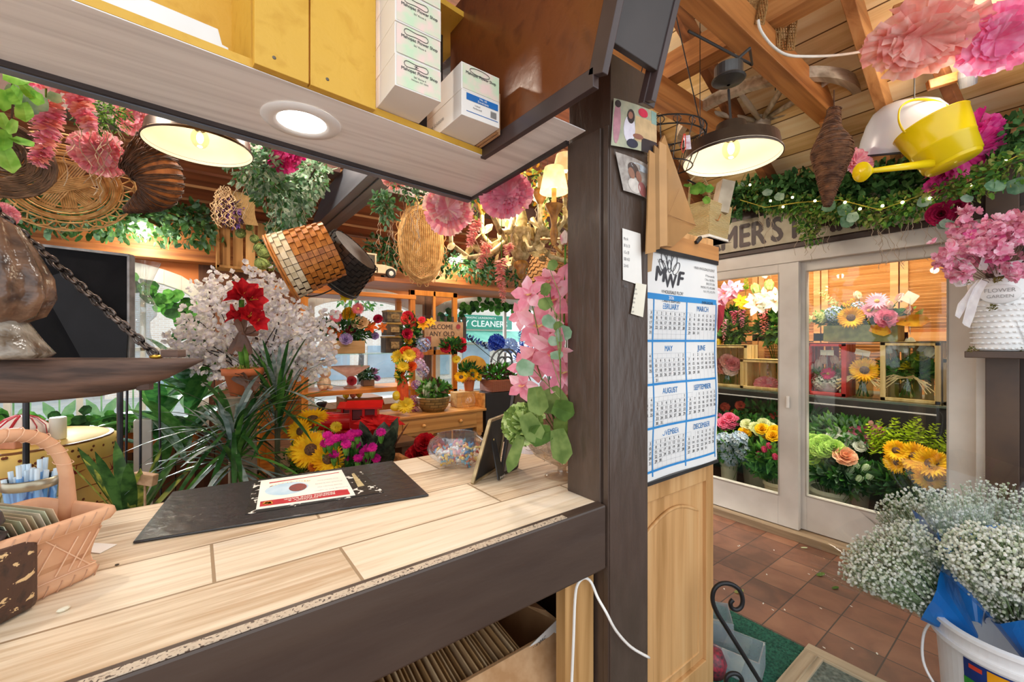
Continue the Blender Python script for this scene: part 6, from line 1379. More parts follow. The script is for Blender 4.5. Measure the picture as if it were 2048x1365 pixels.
# ================= display furniture by the windows =================
OW = wood('dd8a34', 'b3661e', 'z', 1, .4, 'e8a04c'); OWX = wood('dd8a34', 'b3661e', 'x', 1, .4, 'e8a04c')
hu = thing('display_hutch', 'orange wooden display hutch with glass shelves in front of the windows', 'hutch', (1.0, 3.4, 0))
hx0, hx1, hy0, hy1 = .30, 1.47, 3.28, 3.62; hz = lambda px, py: ony(px, py, hy0).z
ztp = 1.80
for x in (hx0, .60, hx1 - .05):
    for y in (hy0, hy1 - .045): m = MB(OW); m.bbox(x, x + .045, y, y + .045, 0, ztp); m.build('corner_post', hu, bevel=.004)
for z in (1.05, ztp): m = MB(OWX); m.bbox(hx0, hx1, hy0 - .004, hy1, z - .035, z); m.build('wooden_shelf' if z < 1.5 else 'top_board', hu, bevel=.004)
m = MB(OWX); m.bbox(hx0, hx1, hy0, hy1, .52, .55); m.build('wooden_shelf', hu, bevel=.004)
m = MB(glass('e9f7f0', .08)); m.bbox(.645, hx1 - .05, hy0 + .01, hy1 - .01, 1.315, 1.322); m.build('glass_shelf', hu)
m = MB(OW); m.bbox(hx0, hx0 + .3, hy1 - .02, hy1, .55, 1.05); m.build('back_panel', hu)
def arr(name, lab, cat, base_, vessel, blooms, fol=None, stems=True):
    """arrangement: vessel(mb, base) draws the pot, blooms are (fn, pos)"""
    t = thing(name, lab, cat, base_)
    if vessel: vessel(t, base_)
    if fol: m = MB(); foliage(m, *fol); m.build('foliage', t, kind=None)
    for nm, p, fn in blooms:
        m = MB(); fn(m, p)
        if stems: m.mat(G1); m.tube([p, (p + base_) / 2 + Z * .03, base_ + Z * .05], .0022, 4, False)
        m.build(nm, t)
    return t
def tocam(p, k=.3, up=.3): return ((CAM - p).normalized() + Z * up + rv(k)).normalized()
SUNY = petalmat('f6c81c', 'eaa80c', .3); SUNY2 = petalmat('f8dc3c', 'f0c020', .3); BRN = mn('6b4420', '3c2410', .8, 120); 
def f_sun(r): return lambda m, p: daisy(m, p, tocam(p), r, SUNY, BRN, 22, .33, 3, .24)
def f_sunn(r, n): return lambda m, p: daisy(m, p, n, r, SUNY, BRN, 22, .33, 3, .24)
def f_mum(r, a_='f4dc4c', b_='e8c428'): return lambda m, p: daisy(m, p, tocam(p), r, petalmat(a_, b_), petalmat(b_), 16, .2, 4, .26)
def f_ger(r, a_, b_=None): return lambda m, p: daisy(m, p, tocam(p), r, petalmat(a_, b_), mn('d8b860', 'a87c3c', .8, 100), 20, .22, 2, .22)
def f_rose(r, a_, b_=None): return lambda m, p: rose(m, p, tocam(p, .3, .5), r, petalmat(a_, b_))
def f_lily(r, a_, b_=None): return lambda m, p: star(m, p, tocam(p), r, [petalmat(a_, b_)], 6, .38, -.25, petalmat('e8a040'), .4)
def f_ball(r, a_, b_=None, k=50): return lambda m, p: ball(m, p, r, [petalmat(a_), petalmat(b_ or a_)], k, .3, (CAM - p).normalized())
def f_tul(h, a_, b_=None, d=None): return lambda m, p: tulip(m, p, d or (Z + rv(.3)), h, petalmat(a_, b_))
def f_spk(L, a_, b_=None, d=None, r=.02): return lambda m, p: spike(m, [p, p + (d or Z) * L * .5, p + (d or Z) * L], r, r * .4, [petalmat(a_), petalmat(b_ or a_)], 26)
# flower box on the glass shelf
sp = V((0.98, hy0 + .14, 1.323)); 
def v_box(w_, d_, h_, mt, nm='wooden_box'):
    def f(t, b): m = MB(mt); m.bbox(b.x - w_ / 2, b.x + w_ / 2, b.y - d_ / 2, b.y + d_ / 2, b.z + .001, b.z + h_); m.build(nm, t, bevel=.003)
    return f
def pl_(px, py, y=None, t=None): return ony(px, py, y) if y else at(px, py, t)
bx_ = pl_(690, 700, hy0 + .12); bx_.z = 1.322
BB = lambda px, py: ony(px, py, hy0 + .06 + U(-.05, .08))
arr('flower_box', 'wooden box of orange lilies, yellow blooms and burgundy flowers on the hutch glass shelf', 'flower arrangement', bx_, v_box(.27, .13, .10, wood('c49a66', '96703e', 'x', 1, .6)),
    [('orange_lily', BB(672, 665), f_lily(.065, 'f27a2c', 'd8541c')), ('orange_lily', BB(740, 655), f_lily(.07, 'f2702c', 'd84c1c')), ('orange_lily', BB(718, 688), f_lily(.06, 'f2802c', 'e0601c')), ('orange_lily', BB(655, 658), f_lily(.05, 'ea6a34')), ('orange_lily', BB(765, 655), f_lily(.045, 'f08038')),
     ('yellow_ranunculus', BB(698, 628), f_rose(.05, 'f4cc28', 'e0a818')), ('pink_mum', BB(672, 633), f_ger(.05, 'f28c94', 'e86c7c')), ('pink_mum', BB(716, 618), f_ger(.05, 'f09090', 'e8707c')), ('cream_rose', BB(720, 645), f_rose(.06, 'f4dcb4', 'e8c898')), ('burgundy_dahlia', BB(702, 662), f_ger(.055, '7c1c30', '5c1224')),
     ('crimson_bloom', BB(756, 638), f_rose(.035, 'd02850')), ('lilac_bloom', BB(692, 678), f_rose(.045, 'd8c8e8', 'b8a0d4')), ('yellow_bloom', BB(690, 595), f_lily(.045, 'ecd832', 'd0bc1c')), ('yellow_bloom', BB(706, 590), f_lily(.045, 'f0dc3c')), ('lilac_bloom', BB(750, 672), f_rose(.03, 'c0a8d8'))],
    (bx_ + Z * .19, (.22, .07, .13), 380, .055, [GD, G1, EUC[1]]))
# stacked tins
for i, (lb, z0, h, c_) in enumerate([('bottom of three stacked dark metal caddies in the hutch', 1.323, .14, '5f4c38'), ('middle of three stacked dark caddies in the hutch, with a small latch', 1.465, .11, '6c5840'), ('top of three stacked caddies in the hutch, with a pale label', 1.578, .10, '9c8a68')]):
    p = ony(790, 690, hy0 + .08); w_ = .155 - .012 * i; t = thing('stacked_caddy', lb, 'caddy', V((p.x, p.y + .06, z0))); m = MB(mn(c_, '3e3226', .5, 20)); m.bbox(p.x - w_ / 2, p.x + w_ / 2, p.y, p.y + .12, z0, z0 + h - .002); m.build('body', t, bevel=.004)
    m = MB(mn('c9a058', 'a07c3c', .4, 10, .4)); m.bbox(p.x - w_ / 2 - .003, p.x + w_ / 2 + .003, p.y - .003, p.y + .123, z0 + h - .018, z0 + h - .003); m.build('lid', t, bevel=.002)
    m = MB(mn('c8a870', '8c6c40', .6, 60)); m.bbox(p.x - .035, p.x + .035, p.y - .005, p.y - .001, z0 + h * .25, z0 + h * .65); m.build('label_plate', t)
# things on the hutch wooden shelf
p = ony(700, 772, hy0 + .12); p.z = 1.052; t = thing('cake_stand', 'pale pink glass footed bowl with a scalloped rim on the hutch shelf', 'bowl', p); m = MB(petalmat('f0cfc0', 'e4b8a8', .5)); m.lathe(p, [(.045, 0), (.05, .006), (.02, .02), (.02, .07), (.03, .09), (.10, .135), (.145, .165), (.148, .17)], 40, wob=.025, wn=12); m.build('scalloped_bowl', t, smooth=True)
m = MB(); rose(m, p + V((.0, -.05, .06)), -Y + Z * .4, .035, petalmat('d8545c', 'c03c48')); m.build('pink_flower', t)
p = ony(648, 772, hy0 + .1); p.z = 1.052; t = thing('plush_toy', 'small cream plush animal sitting at the left of the hutch shelf', 'toy', p); m = MB(mn('f0d8b8', 'e0c09c', .9, 60, bs=.5)); m.ell(p + Z * .05, (.05, .045, .055), None, 16, 10); m.ell(p + Z * .125 + CR * .01, (.04, .038, .038), None, 16, 10); m.ell(p + Z * .165 - CR * .025, (.015, .01, .015), None, 8, 6); m.ell(p + Z * .165 + CR * .04, (.015, .01, .015), None, 8, 6); m.ell(p + V((-.03, -.04, .02)), (.018, .03, .016), None, 8, 6); m.ell(p + V((.035, -.045, .02)), (.018, .03, .016), None, 8, 6); m.build('body', t, smooth=True); m = MB(mn('2a2220')); 
for s_ in (-1, 1): m.ell(p + V((s_ * .014 + .008, -.034, .13)), .005, None, 6, 4)
m.build('eye', t)
p = ony(735, 772, hy0 + .2); p.z = 1.052; arr('small_potted_plant', 'small dark leaved plant at the right of the hutch shelf', 'plant', p, v_box(.09, .08, .05, mn('7c5a44', '5c4030', .6)), [('lilac_bloom', p + V((.05, -.02, .12)), f_rose(.025, 'd8a8d0')), ('lilac_bloom', p + V((.07, -.03, .06)), f_rose(.025, 'c890c8'))], (p + Z * .1, (.09, .06, .06), 160, .04, [GD, EUC[1]]))
# small cabinet and easter eggs behind, inside hutch lower bay
m = MB(wood('a8703e', '7c4c24', 'x', 1, .5)); p = ony(725, 800, 3.72); m.bbox(p.x - .16, p.x + .16, 3.66, 3.95, 0, ony(725, 797, 3.66).z); m.build('wooden_cabinet', label='brown wooden cabinet standing behind the hutch', cat='cabinet', bevel=.006)
zc2 = ony(725, 797, 3.66).z
for i, (px, c_, lb) in enumerate([(692, 'f0d030', 'yellow egg at the left on the brown cabinet'), (718, 'e8c83c', 'yellow egg nearer the middle of the brown cabinet'), (706, 'e08a7c', 'coral egg between the yellow eggs on the brown cabinet')]):
    p = ony(px, 790, 3.72); p.z = zc2 + .0375 - .002; m = MB(mn(c_, None, .5, 20)); m.ell(p, (.028, .028, .037), None, 14, 8); m.build('painted_egg', label=lb, cat='egg', smooth=True)
# ---- toy trains
def train(lab, p, s, dirx):
    t = thing('toy_locomotive', lab, 'toy train', p); R_ = mn('d81e1e', 'b81616', .25, 6); u = dirx.normalized(); v = Z.cross(u)
    B = lambda m, c, d: m.box(p + u * (c[0] * s) + v * (c[1] * s) + Z * (c[2] * s), (d[0] * s, d[1] * s, d[2] * s), (u, v, Z))
    m = MB(R_); B(m, (0, 0, .18), (1.25, .36, .05)); m.build('chassis', t, bevel=.003)
    m = MB(R_); m.lathe(p - u * .62 * s + Z * .36 * s, [(0, 0), (.13 * s, 0), (.155 * s, .02 * s), (.155 * s, .72 * s)], 24, u); b_ = m.build('boiler', t, smooth=False)
    m = MB(mn('2a2422', '1c1816', .4)); m.lathe(p - u * .45 * s + Z * .5 * s, [(.05 * s, 0), (.05 * s, .14 * s), (.085 * s, .22 * s), (.085 * s, .25 * s), (0, .25 * s)], 18); m.build('smokestack', t)
    m = MB(R_); 
    for c, d in (((.33, 0, .30), (.5, .40, .22)), ((.10, 0, .52), (.05, .40, .26)), ((.33, .19, .52), (.05, .03, .26)), ((.33, -.19, .52), (.05, .03, .26)), ((.56, .0, .52), (.05, .40, .26))): B(m, c, d)
    m.build('cab', t, bevel=.002)
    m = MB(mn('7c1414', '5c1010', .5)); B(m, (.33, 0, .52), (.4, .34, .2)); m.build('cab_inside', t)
    m = MB(R_); q = lambda a, b, c: p + u * a * s + v * b * s + Z * c * s; m.prism([q(.0, -.26, .65), q(.0, 0, .76), q(.0, .26, .65), q(.0, .26, .62), q(.0, 0, .73), q(.0, -.26, .62)], u * .68 * s); m.build('cab_roof', t)
    for a in (-.4, -.1, .2, .48):
        for b in (-.2, .2): m = MB(mn('b01818', '8c1010', .3)); m.lathe(q(a, b, .11), [(0, -.02 * s), (.11 * s, -.02 * s), (.11 * s, .02 * s), (0, .02 * s)], 18, v); m.build('wheel', t)
    return t
p = at(694, 880, 2.7); train('bright red toy locomotive with a peaked cab roof in front of the hutch', p, .33, (CR * .95 + CF * .2)); p2 = at(680, 868, 3.1); train('second red toy locomotive standing behind the first one', p2, .31, (CR * .95 + CF * .1))
m = MB(wood('7c5638', '5a3c24', 'x', 1, .6)); q = (p + p2) / 2; m.bbox(q.x - .42, q.x + .42, q.y - .3, q.y + .3, q.z - .06, min(p.z, p2.z) - .001 + .0); m.bbox(q.x - .38, q.x - .32, q.y - .25, q.y + .25, 0, q.z - .06); m.bbox(q.x + .32, q.x + .38, q.y - .25, q.y + .25, 0, q.z - .06); m.build('low_bench', label='low brown bench carrying the red toy locomotives', cat='bench', bevel=.003)
# red poinsettia leaf mass
m = MB(); star(m, at(760, 850, 2.6), V((0, -.2, 1)), .16, [petalmat('d81c20', 'b01418')], 7, .5, -.1, None, .2); m.mat(G1); m.tube([at(760, 852, 2.6), at(758, 890, 2.6)], .004, 5); m.build('red_poinsettia', label='red poinsettia bloom right of the locomotives', cat='flower')
# ---- dark croton
bladeplant('dark_leaf_plant', 'plant with dark glossy pointed leaves behind the counter, right of the magenta carnations', G_(758, 930, 2.15, .52), 13, .31, .10, [petalmat('4a5240', '2a3028', .1, .25), petalmat('6b7058', '3c443a', .1, .2)], (1.0, 3.2), (.0, .08), pot=(CLAY, .1, .18), stf=.05)
# ---- sunflowers on the left and carnations in foreground pots
def GP(px, py, t): return at(px, py, t)
bs_ = G_(615, 960, 2.2, .35)
def v_pot(mt, r, h, nm='pot'):
    def f(t, b): m = MB(mt); m.lathe(b, [(0, .001), (r * .75, .001), (r, h), (r * 1.08, h + .004), (r * 1.08, h + .03), (r * .95, h + .03), (r * .9, h), (0, h - .01)], 28); m.build(nm, t, smooth=False)
    return f
arr('sunflower_bunch', 'bunch of tall yellow sunflowers and daisies behind the counter, left of the locomotives', 'flower arrangement', bs_, v_pot(CLAY, .12, .2),
    [('sunflower', GP(625, 838, 2.25), f_sunn(.085, (Z + CR * .1 - CF * .3).normalized())), ('sunflower', GP(601, 863, 2.15), f_sunn(.07, (-CF + Z * .3 - CR * .3).normalized())), ('sunflower', GP(622, 900, 2.05), f_sunn(.095, (-CF + Z * .5 + CR * .2).normalized())), ('sunflower', GP(655, 920, 2.0), f_sunn(.08, (-CF * .7 + Z * .6 + CR * .6).normalized())), ('sunflower', GP(590, 905, 2.1), f_mum(.045)), ('yellow_bloom', GP(640, 872, 2.2), f_mum(.03)), ('yellow_bloom', GP(606, 925, 2.05), f_mum(.035)), ('yellow_bloom', GP(645, 893, 2.2), f_mum(.025)), ('orange_bloom', GP(628, 935, 2.0), f_mum(.03, 'f09030', 'd87020')), ('sunflower', GP(672, 855, 2.4), f_mum(.035))],
    (GP(622, 920, 2.2), (.14, .12, .16), 420, .05, [G1, G2, petalmat('d8b890', 'b8946c')]))
cb2 = G_(690, 990, 2.05, .45); CAR = 'd8188c'
arr('carnation_bunch', 'bunch of bright magenta carnations just behind the counter', 'flower arrangement', cb2, v_pot(mn('3c4a3a', '2a3428', .6), .10, .2),
    [('carnation', GP(px, py, 2.05 + U(-.1, .1)), (lambda m, p: (daisy(m, p, tocam(p, .3, .9), .026, petalmat('e4289c', 'b8107c'), petalmat('d81c8c'), 11, .3, 4, .3), m.mat(G2), m.lathe(p - Z * .05, [(.006, 0), (.014, .02), (.015, .035)], 8)))) for px, py in [(660, 885), (672, 878), (685, 876), (697, 873), (668, 892), (680, 895), (692, 890), (650, 888), (676, 903), (690, 902), (703, 868), (715, 868), (706, 877), (655, 872), (712, 890), (722, 895), (735, 898), (745, 896), (728, 905), (740, 907), (716, 918), (722, 910), (752, 918), (735, 918), (762, 866), (748, 905), (668, 910), (695, 915)]],
    (GP(700, 935, 2.1), (.16, .10, .12), 260, .06, [G3, G1]))
# red roses in a basket under the side table
rb = G_(845, 940, 2.6, .55); m = MB(TB); m.bbox(rb.x - .18, rb.x + .18, rb.y - .12, rb.y + .12, .50, .548); [m.bbox(rb.x + a * .16 - .015, rb.x + a * .16 + .015, rb.y + b * .1 - .015, rb.y + b * .1 + .015, 0, .5) for a in (-1, 1) for b in (-1, 1)]; m.build('low_stool', label='low wooden stool under the basket of red roses', cat='stool')
arr('rose_basket', 'low wicker basket of red roses behind the counter below the side table', 'flower arrangement', rb, v_box(.32, .2, .1, BW1, 'wicker_basket'), [('red_rose', GP(px, py, 2.5), f_rose(.06, 'd41c28', 'a81020')) for px, py in [(850, 886), (838, 908), (862, 902), (832, 912), (868, 895)]], (GP(850, 912, 2.6), (.14, .1, .05), 120, .05, [GD]))
# orange cat-like wicker hump -> rope coil
m = MB(mn('b8763c', '8c5424', .9, 60, bs=.6)); p = GP(778, 922, 2.2); m.tube([p - CR * .13 - Z * .03, p - CR * .05 + Z * .005, p + CR * .05 + Z * .01, p + CR * .12 - Z * .01], [.02, .035, .03, .012], 10); m.build('straw_roll', label='bundle of orange straw lying right of the carnations', cat='straw', smooth=True)
# ---- leaning window-pane frame
wf_ = thing('window_frame', 'orange wooden window frame with four panes leaning behind the side table', 'window frame', ony(868, 830, 3.3)); fx0 = ony(820, 700, 3.3).x; fx1 = ony(915, 700, 3.3).x; fz1 = ony(868, 583, 3.3).z; fz0 = .30
m = MB(OW); 
for x in (fx0, (fx0 + fx1) / 2 - .012, fx1 - .045): m.bbox(x, x + (.045 if x != (fx0 + fx1) / 2 - .012 else .024), 3.3, 3.33, fz0, fz1)
for z in (fz0, .95, 1.3, fz1 - .045): m.bbox(fx0, fx1, 3.3, 3.33, z, z + .045)
m.build('sash', wf_, bevel=.003); m = MB(glass('f8fcfa', .08)); m.bbox(fx0 + .04, fx1 - .04, 3.312, 3.316, .5, fz1 - .04); m.build('pane', wf_)
# welcome sign
s0, s1 = ony(848, 694, 3.2), ony(925, 645, 3.2); sg = thing('welcome_sign', 'wooden sign reading WELCOME ANY OLD TIME among the flowers', 'sign', V(((s0.x + s1.x) / 2, 3.2, s0.z)))
m = MB(mn('caa27c', 'b38a64', .7, 14)); m.bbox(s0.x, s1.x, 3.19, 3.205, s0.z, s1.z); m.build('board', sg)
m = MB(mn('4c4642', '3a3532', .6)); ww = (s1.x - s0.x) / 11; 
for i in range(12): m.bbox(s0.x - .01 + ww * i, s0.x - .01 + ww * (i + .5), 3.186, 3.206, s1.z, s1.z + .045) if i % 2 == 0 else m.bbox(s0.x - .01 + ww * i, s0.x - .01 + ww * (i + .5), 3.186, 3.206, s0.z - .03, s0.z)
m.bbox(s1.x, s1.x + .03, 3.186, 3.208, s0.z - .03, s1.z + .045); m.build('checked_border', sg)
tx = MB(mn('4c3a30', '3a2c24')); sw = s1.x - s0.x; shh = s1.z - s0.z
for i, s_ in enumerate(['WELCOME', 'ANY OLD', 'TIME']): text(tx, s_, V((s0.x + sw * (.36 + .08 * i), 3.187, s1.z - shh * (.30 + .28 * i))), X, Z, shh * .27, 'CENTER', .012, .95)
tx.build('lettering', sg)
m = MB(mn('b8484a', '8c3438', .6)); m.bbox(s0.x + .01, s0.x + sw * .16, 3.186, 3.189, s0.z + .02, s0.z + shh * .4); m.lathe(V((s1.x - .05, 3.187, s1.z - .04)), [(0, .002), (.022, .002)], 14, -Y); m.bbox(s1.x - .12, s1.x - .02, 3.186, 3.189, s0.z + .01, s0.z + .05); m.build('painted_motif', sg)
# swag of flowers on the frame
sw_ = ony(812, 700, 3.15)
FL = lambda px, py, y=3.12: ony(px, py, y + U(-.04, .04))
arr('flower_swag', 'swag of red, coral and yellow flowers hung around the welcome sign', 'flower swag', FL(830, 640), None,
    [('red_bloom', FL(816, 634), f_rose(.045, 'e8384c', 'c82038')), ('coral_bloom', FL(823, 645), f_ger(.055, 'f06048', 'd84030')), ('coral_bloom', FL(812, 640), f_rose(.04, 'f05a50')), ('yellow_bloom', FL(846, 650), f_lily(.055, 'f4b424', 'e09818')), ('yellow_bloom', FL(862, 645), f_lily(.045, 'f4bc30')), ('red_bloom', FL(843, 640), f_rose(.03, 'f04860')), ('red_bloom', FL(815, 668), f_rose(.04, 'd82850', 'b81c3c')), ('yellow_bloom', FL(818, 680), f_rose(.035, 'f2c43c')), ('red_bloom', FL(822, 688), f_rose(.035, 'e03850')), ('coral_bloom', FL(830, 706), f_rose(.04, 'f08a80')),
     ('blue_hydrangea', FL(846, 690), f_ball(.055, '9cacdc', 'c0cce8')), ('pink_bloom', FL(836, 712), f_ger(.05, 'f0909c', 'e87888')), ('lilac_bloom', FL(838, 730), f_ball(.05, 'e0c4e0', 'c8a8d4')), ('lilac_bloom', FL(846, 742), f_ball(.05, 'b8bcdc', 'ecd0e0')), ('red_bloom', FL(892, 695), f_rose(.045, 'e83850', 'c82038')), ('yellow_bloom', FL(905, 690), f_lily(.05, 'f4b424')), ('red_bloom', FL(922, 695), f_rose(.045, 'd82848', 'b81830')), ('yellow_bloom', FL(912, 682), f_rose(.035, 'f4a838')), ('red_bloom', FL(924, 684), f_rose(.035, 'e84058')), ('violet_bloom', FL(832, 770), f_ball(.035, 'a06cb0', 'd8a0cc')), ('violet_bloom', FL(828, 800), f_ball(.035, 'b87cb8', 'e0b0d4')), ('violet_bloom', FL(830, 820), f_ball(.03, '8c4878', 'd080b0')), ('coral_bloom', FL(905, 655), f_rose(.0, 'f05a50'))][:-1],
    (FL(822, 665), (.09, .05, .16), 240, .05, [GD, G1]), stems=False)
m = MB(); foliage(m, FL(906, 690), (.12, .04, .06), 160, .05, [GD, G1]); m.build('leaf_cluster', label='dark green leaves among the red flowers right of the welcome sign', cat='foliage')
# daffodil garland with orange sack and eggs
arr('daffodil_garland', 'hanging garland of yellow daisies, eggs and an orange carrot left of the planter', 'garland', FL(800, 720, 3.0), None,
    [('yellow_daisy', FL(797, 715, 3.0), f_mum(.06)), ('yellow_daisy', FL(818, 712, 3.0), f_mum(.055)), ('yellow_daisy', FL(806, 735, 3.0), f_mum(.05)), ('orange_bloom', FL(812, 702, 3.0), f_rose(.04, 'f2662c', 'e0481c')), ('orange_bloom', FL(822, 733, 3.0), f_rose(.04, 'f27030')), ('orange_bloom', FL(800, 745, 3.0), f_rose(.035, 'f27030')),
     ('yellow_egg', FL(797, 750, 3.0), lambda m, p: (m.mat(mn('f4d83c', 'e8c420', .3, 10)), m.ell(p, (.032, .03, .04), None, 14, 8))), ('yellow_egg', FL(793, 792, 3.0), lambda m, p: (m.mat(mn('f4d83c', 'e8c420', .3, 10)), m.ell(p, (.03, .03, .038), None, 14, 8))), ('white_egg', FL(795, 802, 3.0), lambda m, p: (m.mat(mn('f0ece4', 'dcd6cc', .4, 10)), m.ell(p, (.028, .028, .036), None, 14, 8))), ('yellow_egg', FL(791, 815, 3.0), lambda m, p: (m.mat(mn('f4d83c', 'e8c420', .3, 10)), m.ell(p, (.04, .03, .03), None, 14, 8))), ('yellow_daisy', FL(812, 812, 2.95), f_mum(.07)),
     ('orange_carrot', FL(806, 755, 3.0), lambda m, p: (m.mat(mn('ee5c1c', 'd8440c', .6, 30)), m.lathe(p - Z * .19, [(.035, 0), (.042, .03), (.042, .12), (.03, .18), (.012, .2)], 16, wob=.06, wn=5)))],
    (FL(808, 745, 3.02), (.07, .03, .1), 120, .04, [G1, G2]), stems=False)
# ---- side table
TBW = wood('d89a52', 'ac6c2c', 'x', 1, .4, 'e6b06a'); ty = 2.92; tx0 = ony(785, 826, ty).x; tx1 = ony(970, 826, ty).x; tz = ony(870, 828, ty).z
sd_ = thing('side_table', 'honey coloured pine side table with a drawer and turned legs by the dry cleaners window', 'table', ((tx0 + tx1) / 2, ty + .2, 0))
m = MB(TBW); m.bbox(tx0 - .01, tx1 + .01, ty - .01, ty + .42, tz - .022, tz); m.bbox(tx1 - .012, tx1 + .005, ty, ty + .42, tz, tz + .12); m.build('table_top', sd_, bevel=.005)
m = MB(TBW); m.bbox(tx0 + .02, tx1 - .02, ty + .012, ty + .4, tz - .15, tz - .022); m.build('apron', sd_)
m = MB(TBW); m.bbox(tx0 + .08, tx1 - .08, ty + .001, ty + .013, tz - .125, tz - .035); dw = m.build('drawer', sd_, bevel=.003)
for f in (.3, .7): m = MB(TBW); m.lathe(V((tx0 + (tx1 - tx0) * f, ty, tz - .08)), [(.006, 0), (.008, .008), (.015, .014), (.013, .024), (0, .027)], 14, -Y); m.build('knob', dw, smooth=True)
for x in (tx0 + .045, tx1 - .045):
    for y in (ty + .04, ty + .38):
        m = MB(TBW); m.lathe(V((x, y, 0)), [(.02, 0), (.025, .06), (.02, .1), (.03, .14), (.022, .2), (.03, .4), (.02, tz - .3), (.033, tz - .27), (.02, tz - .24), (.032, tz - .22), (.033, tz - .16)], 14); m.bbox(x - .03, x + .03, y - .03, y + .03, tz - .2, tz - .025); m.build('leg', sd_, smooth=False)
# planter bowl
p = ony(867, 823, ty + .13); p.z = tz + .001; 
def v_bowl(t, b): m = MB(planks('9a7c48', '7c6236', '5c4828', 'xz', .022, .06, .35, .003, .4, 'n')); m.lathe(b, [(0, 0), (.085, .0), (.115, .04), (.13, .10), (.132, .115), (.122, .115), (.11, .09), (0, .09)], 36); m.build('ceramic_bowl', t, smooth=True)
t = arr('dish_garden', 'oval brown ceramic bowl planted with mixed green foliage on the side table', 'plant', p, v_bowl, [], (p + Z * .17, (.13, .09, .07), 340, .07, [petalmat('5a9a3c', '3c7428'), petalmat('86b84e', '5c8c34'), petalmat('6c4c3a', '4c3428')]))
for i in range(16):
    m = MB(petalmat('eef0d0', '6c9a4a') if i % 3 == 0 else petalmat('5c9a44', '3a7030')); q = p + V((U(-.09, .09), U(-.06, .03), .11)); d = V((U(-.5, .5), -.4, 1)); m.petal(q, d, -Y + rv(.2), U(.09, .15), .045, -.2, .2, 4, .1, .4); m.build('leaf', t)
p = ony(932, 822, ty + .2); p.z = tz + .001; m = MB(wood('d8a868', 'a87838', 'x', 1, .5)); m.bbox(p.x - .12, p.x + .10, p.y - .06, p.y + .06, p.z, p.z + .125); m.build('pine_box', label='pale pine box at the right end of the side table', cat='box', bevel=.004)
zb_ = p.z + .125
p2 = ony(937, 822, ty + .05); p2.z = tz + .001; m = MB(glass('fffaf0', .12)); m.lathe(p2, [(.03, 0), (.05, .01), (.062, .05), (.06, .09), (.04, .125), (.038, .13)], 28); m.build('glass_globe', label='small clear round glass vase in front of the pine box', cat='vase', smooth=True)
p3 = ony(938, 800, ty + .2); p3.z = zb_ + .001
arr('potted_sunflowers', 'terracotta pot of small sunflowers standing on the pine box', 'flower arrangement', p3, v_pot(CLAY, .05, .09), [('sunflower', ony(922, 755, 3.08), f_sun(.06)), ('sunflower', ony(945, 750, 3.08), f_sun(.055)), ('sunflower', ony(913, 720, 3.1), f_mum(.04)), ('yellow_bloom', ony(958, 757, 3.08), f_mum(.03))], (p3 + Z * .17, (.12, .07, .09), 200, .05, [G1, GD]))
m = MB(mn('eab048', 'd8942c', .6, 10)); c = ony(945, 735, 3.2); m.lathe(c, [(0, 0), (.13, 0), (.13, .012), (0, .012)], 32, -Y, sq=(1.1, .8)); m.build('yellow_plate', label='round yellow plate standing behind the potted sunflowers', cat='plate')
m = MB(OW); m.tube([c + V((0, .03, -.12)), c + V((0, .03, -.3))], .012, 6); m.build('plate_easel', label='thin wooden prop holding up the round yellow plate', cat='stand')
# wicker basket with plants on black printer-like box, scroll metal
p = ony(985, 845, 3.0); m = MB(mn('2a2626', '1f1c1c', .4, 5)); m.bbox(p.x - .10, p.x + .30, 2.95, 3.3, 0, .98); o = m.build('black_cabinet', label='black cabinet right of the side table', cat='cabinet', bevel=.01)
p = ony(1000, 805, 3.05); p.z = .981
arr('planted_basket', 'reddish wicker basket of bright green ivy on the black cabinet', 'plant', p, v_box(.30, .2, .1, weave('a85a34', '6c3018', 90), 'wicker_basket'), [], (p + Z * .16, (.2, .09, .08), 420, .05, [petalmat('5cb83c', '3c8c28'), petalmat('6a4a3a', '4a3028'), G1]))
m = MB(mn('6a6e72', '484c50', .5, 20, .5)); c = ony(1010, 750, 3.2)
for s_ in (1, -1): m.tube([c + V((math.cos(a) * (.14 - .012 * a) * s_ + .02 * s_, 0, math.sin(a) * (.14 - .012 * a) + .12)) for a in [i * .35 for i in range(26)]], .009, 6, False)
m.tube([c + V((0, 0, -.15)), c + V((0, 0, .2))], .008, 6); m.tube([c + V((-.35, 0, .0)), c + V((-.2, 0, .06)), c + V((0, 0, .04)), c + V((.2, 0, .12))], .01, 6); m.build('iron_scroll', label='grey wrought iron scroll behind the ivy basket', cat='metalwork', smooth=True)
# blue flower branches
bb_ = ony(1000, 770, 3.7); BLs = [petalmat('5a7cd0', '3c5cb8'), petalmat('88a4e0', '6484cc')]
t = thing('blue_flower_spray', 'spray of blue delphiniums and hydrangea in front of the dry cleaners window', 'flower arrangement', bb_)
m = MB(); spike(m, [ony(930, 672, 3.7), ony(960, 685, 3.7), ony(985, 700, 3.7)], .035, .03, BLs + [petalmat('3c4a6c')], 44); m.build('delphinium', t)
m = MB(); spike(m, [ony(1035, 720, 3.7), ony(1045, 690, 3.7), ony(1040, 662, 3.7)], .06, .03, BLs, 50); m.build('delphinium', t)
m = MB(); spike(m, [ony(1055, 720, 3.7), ony(1060, 690, 3.7), ony(1058, 672, 3.7)], .06, .03, BLs, 50); m.build('delphinium', t)
m = MB(); ball(m, ony(993, 685, 3.7), .085, [petalmat('2c4cc0', '1c34a0'), petalmat('4064d0')], 90, .3); m.build('hydrangea', t); m = MB(); ball(m, ony(1020, 692, 3.75), .08, [petalmat('8cacdc', 'b4cce8'), petalmat('a8c0e4')], 80, .3); m.build('hydrangea', t)
m = MB(mn('4a5a48')); 
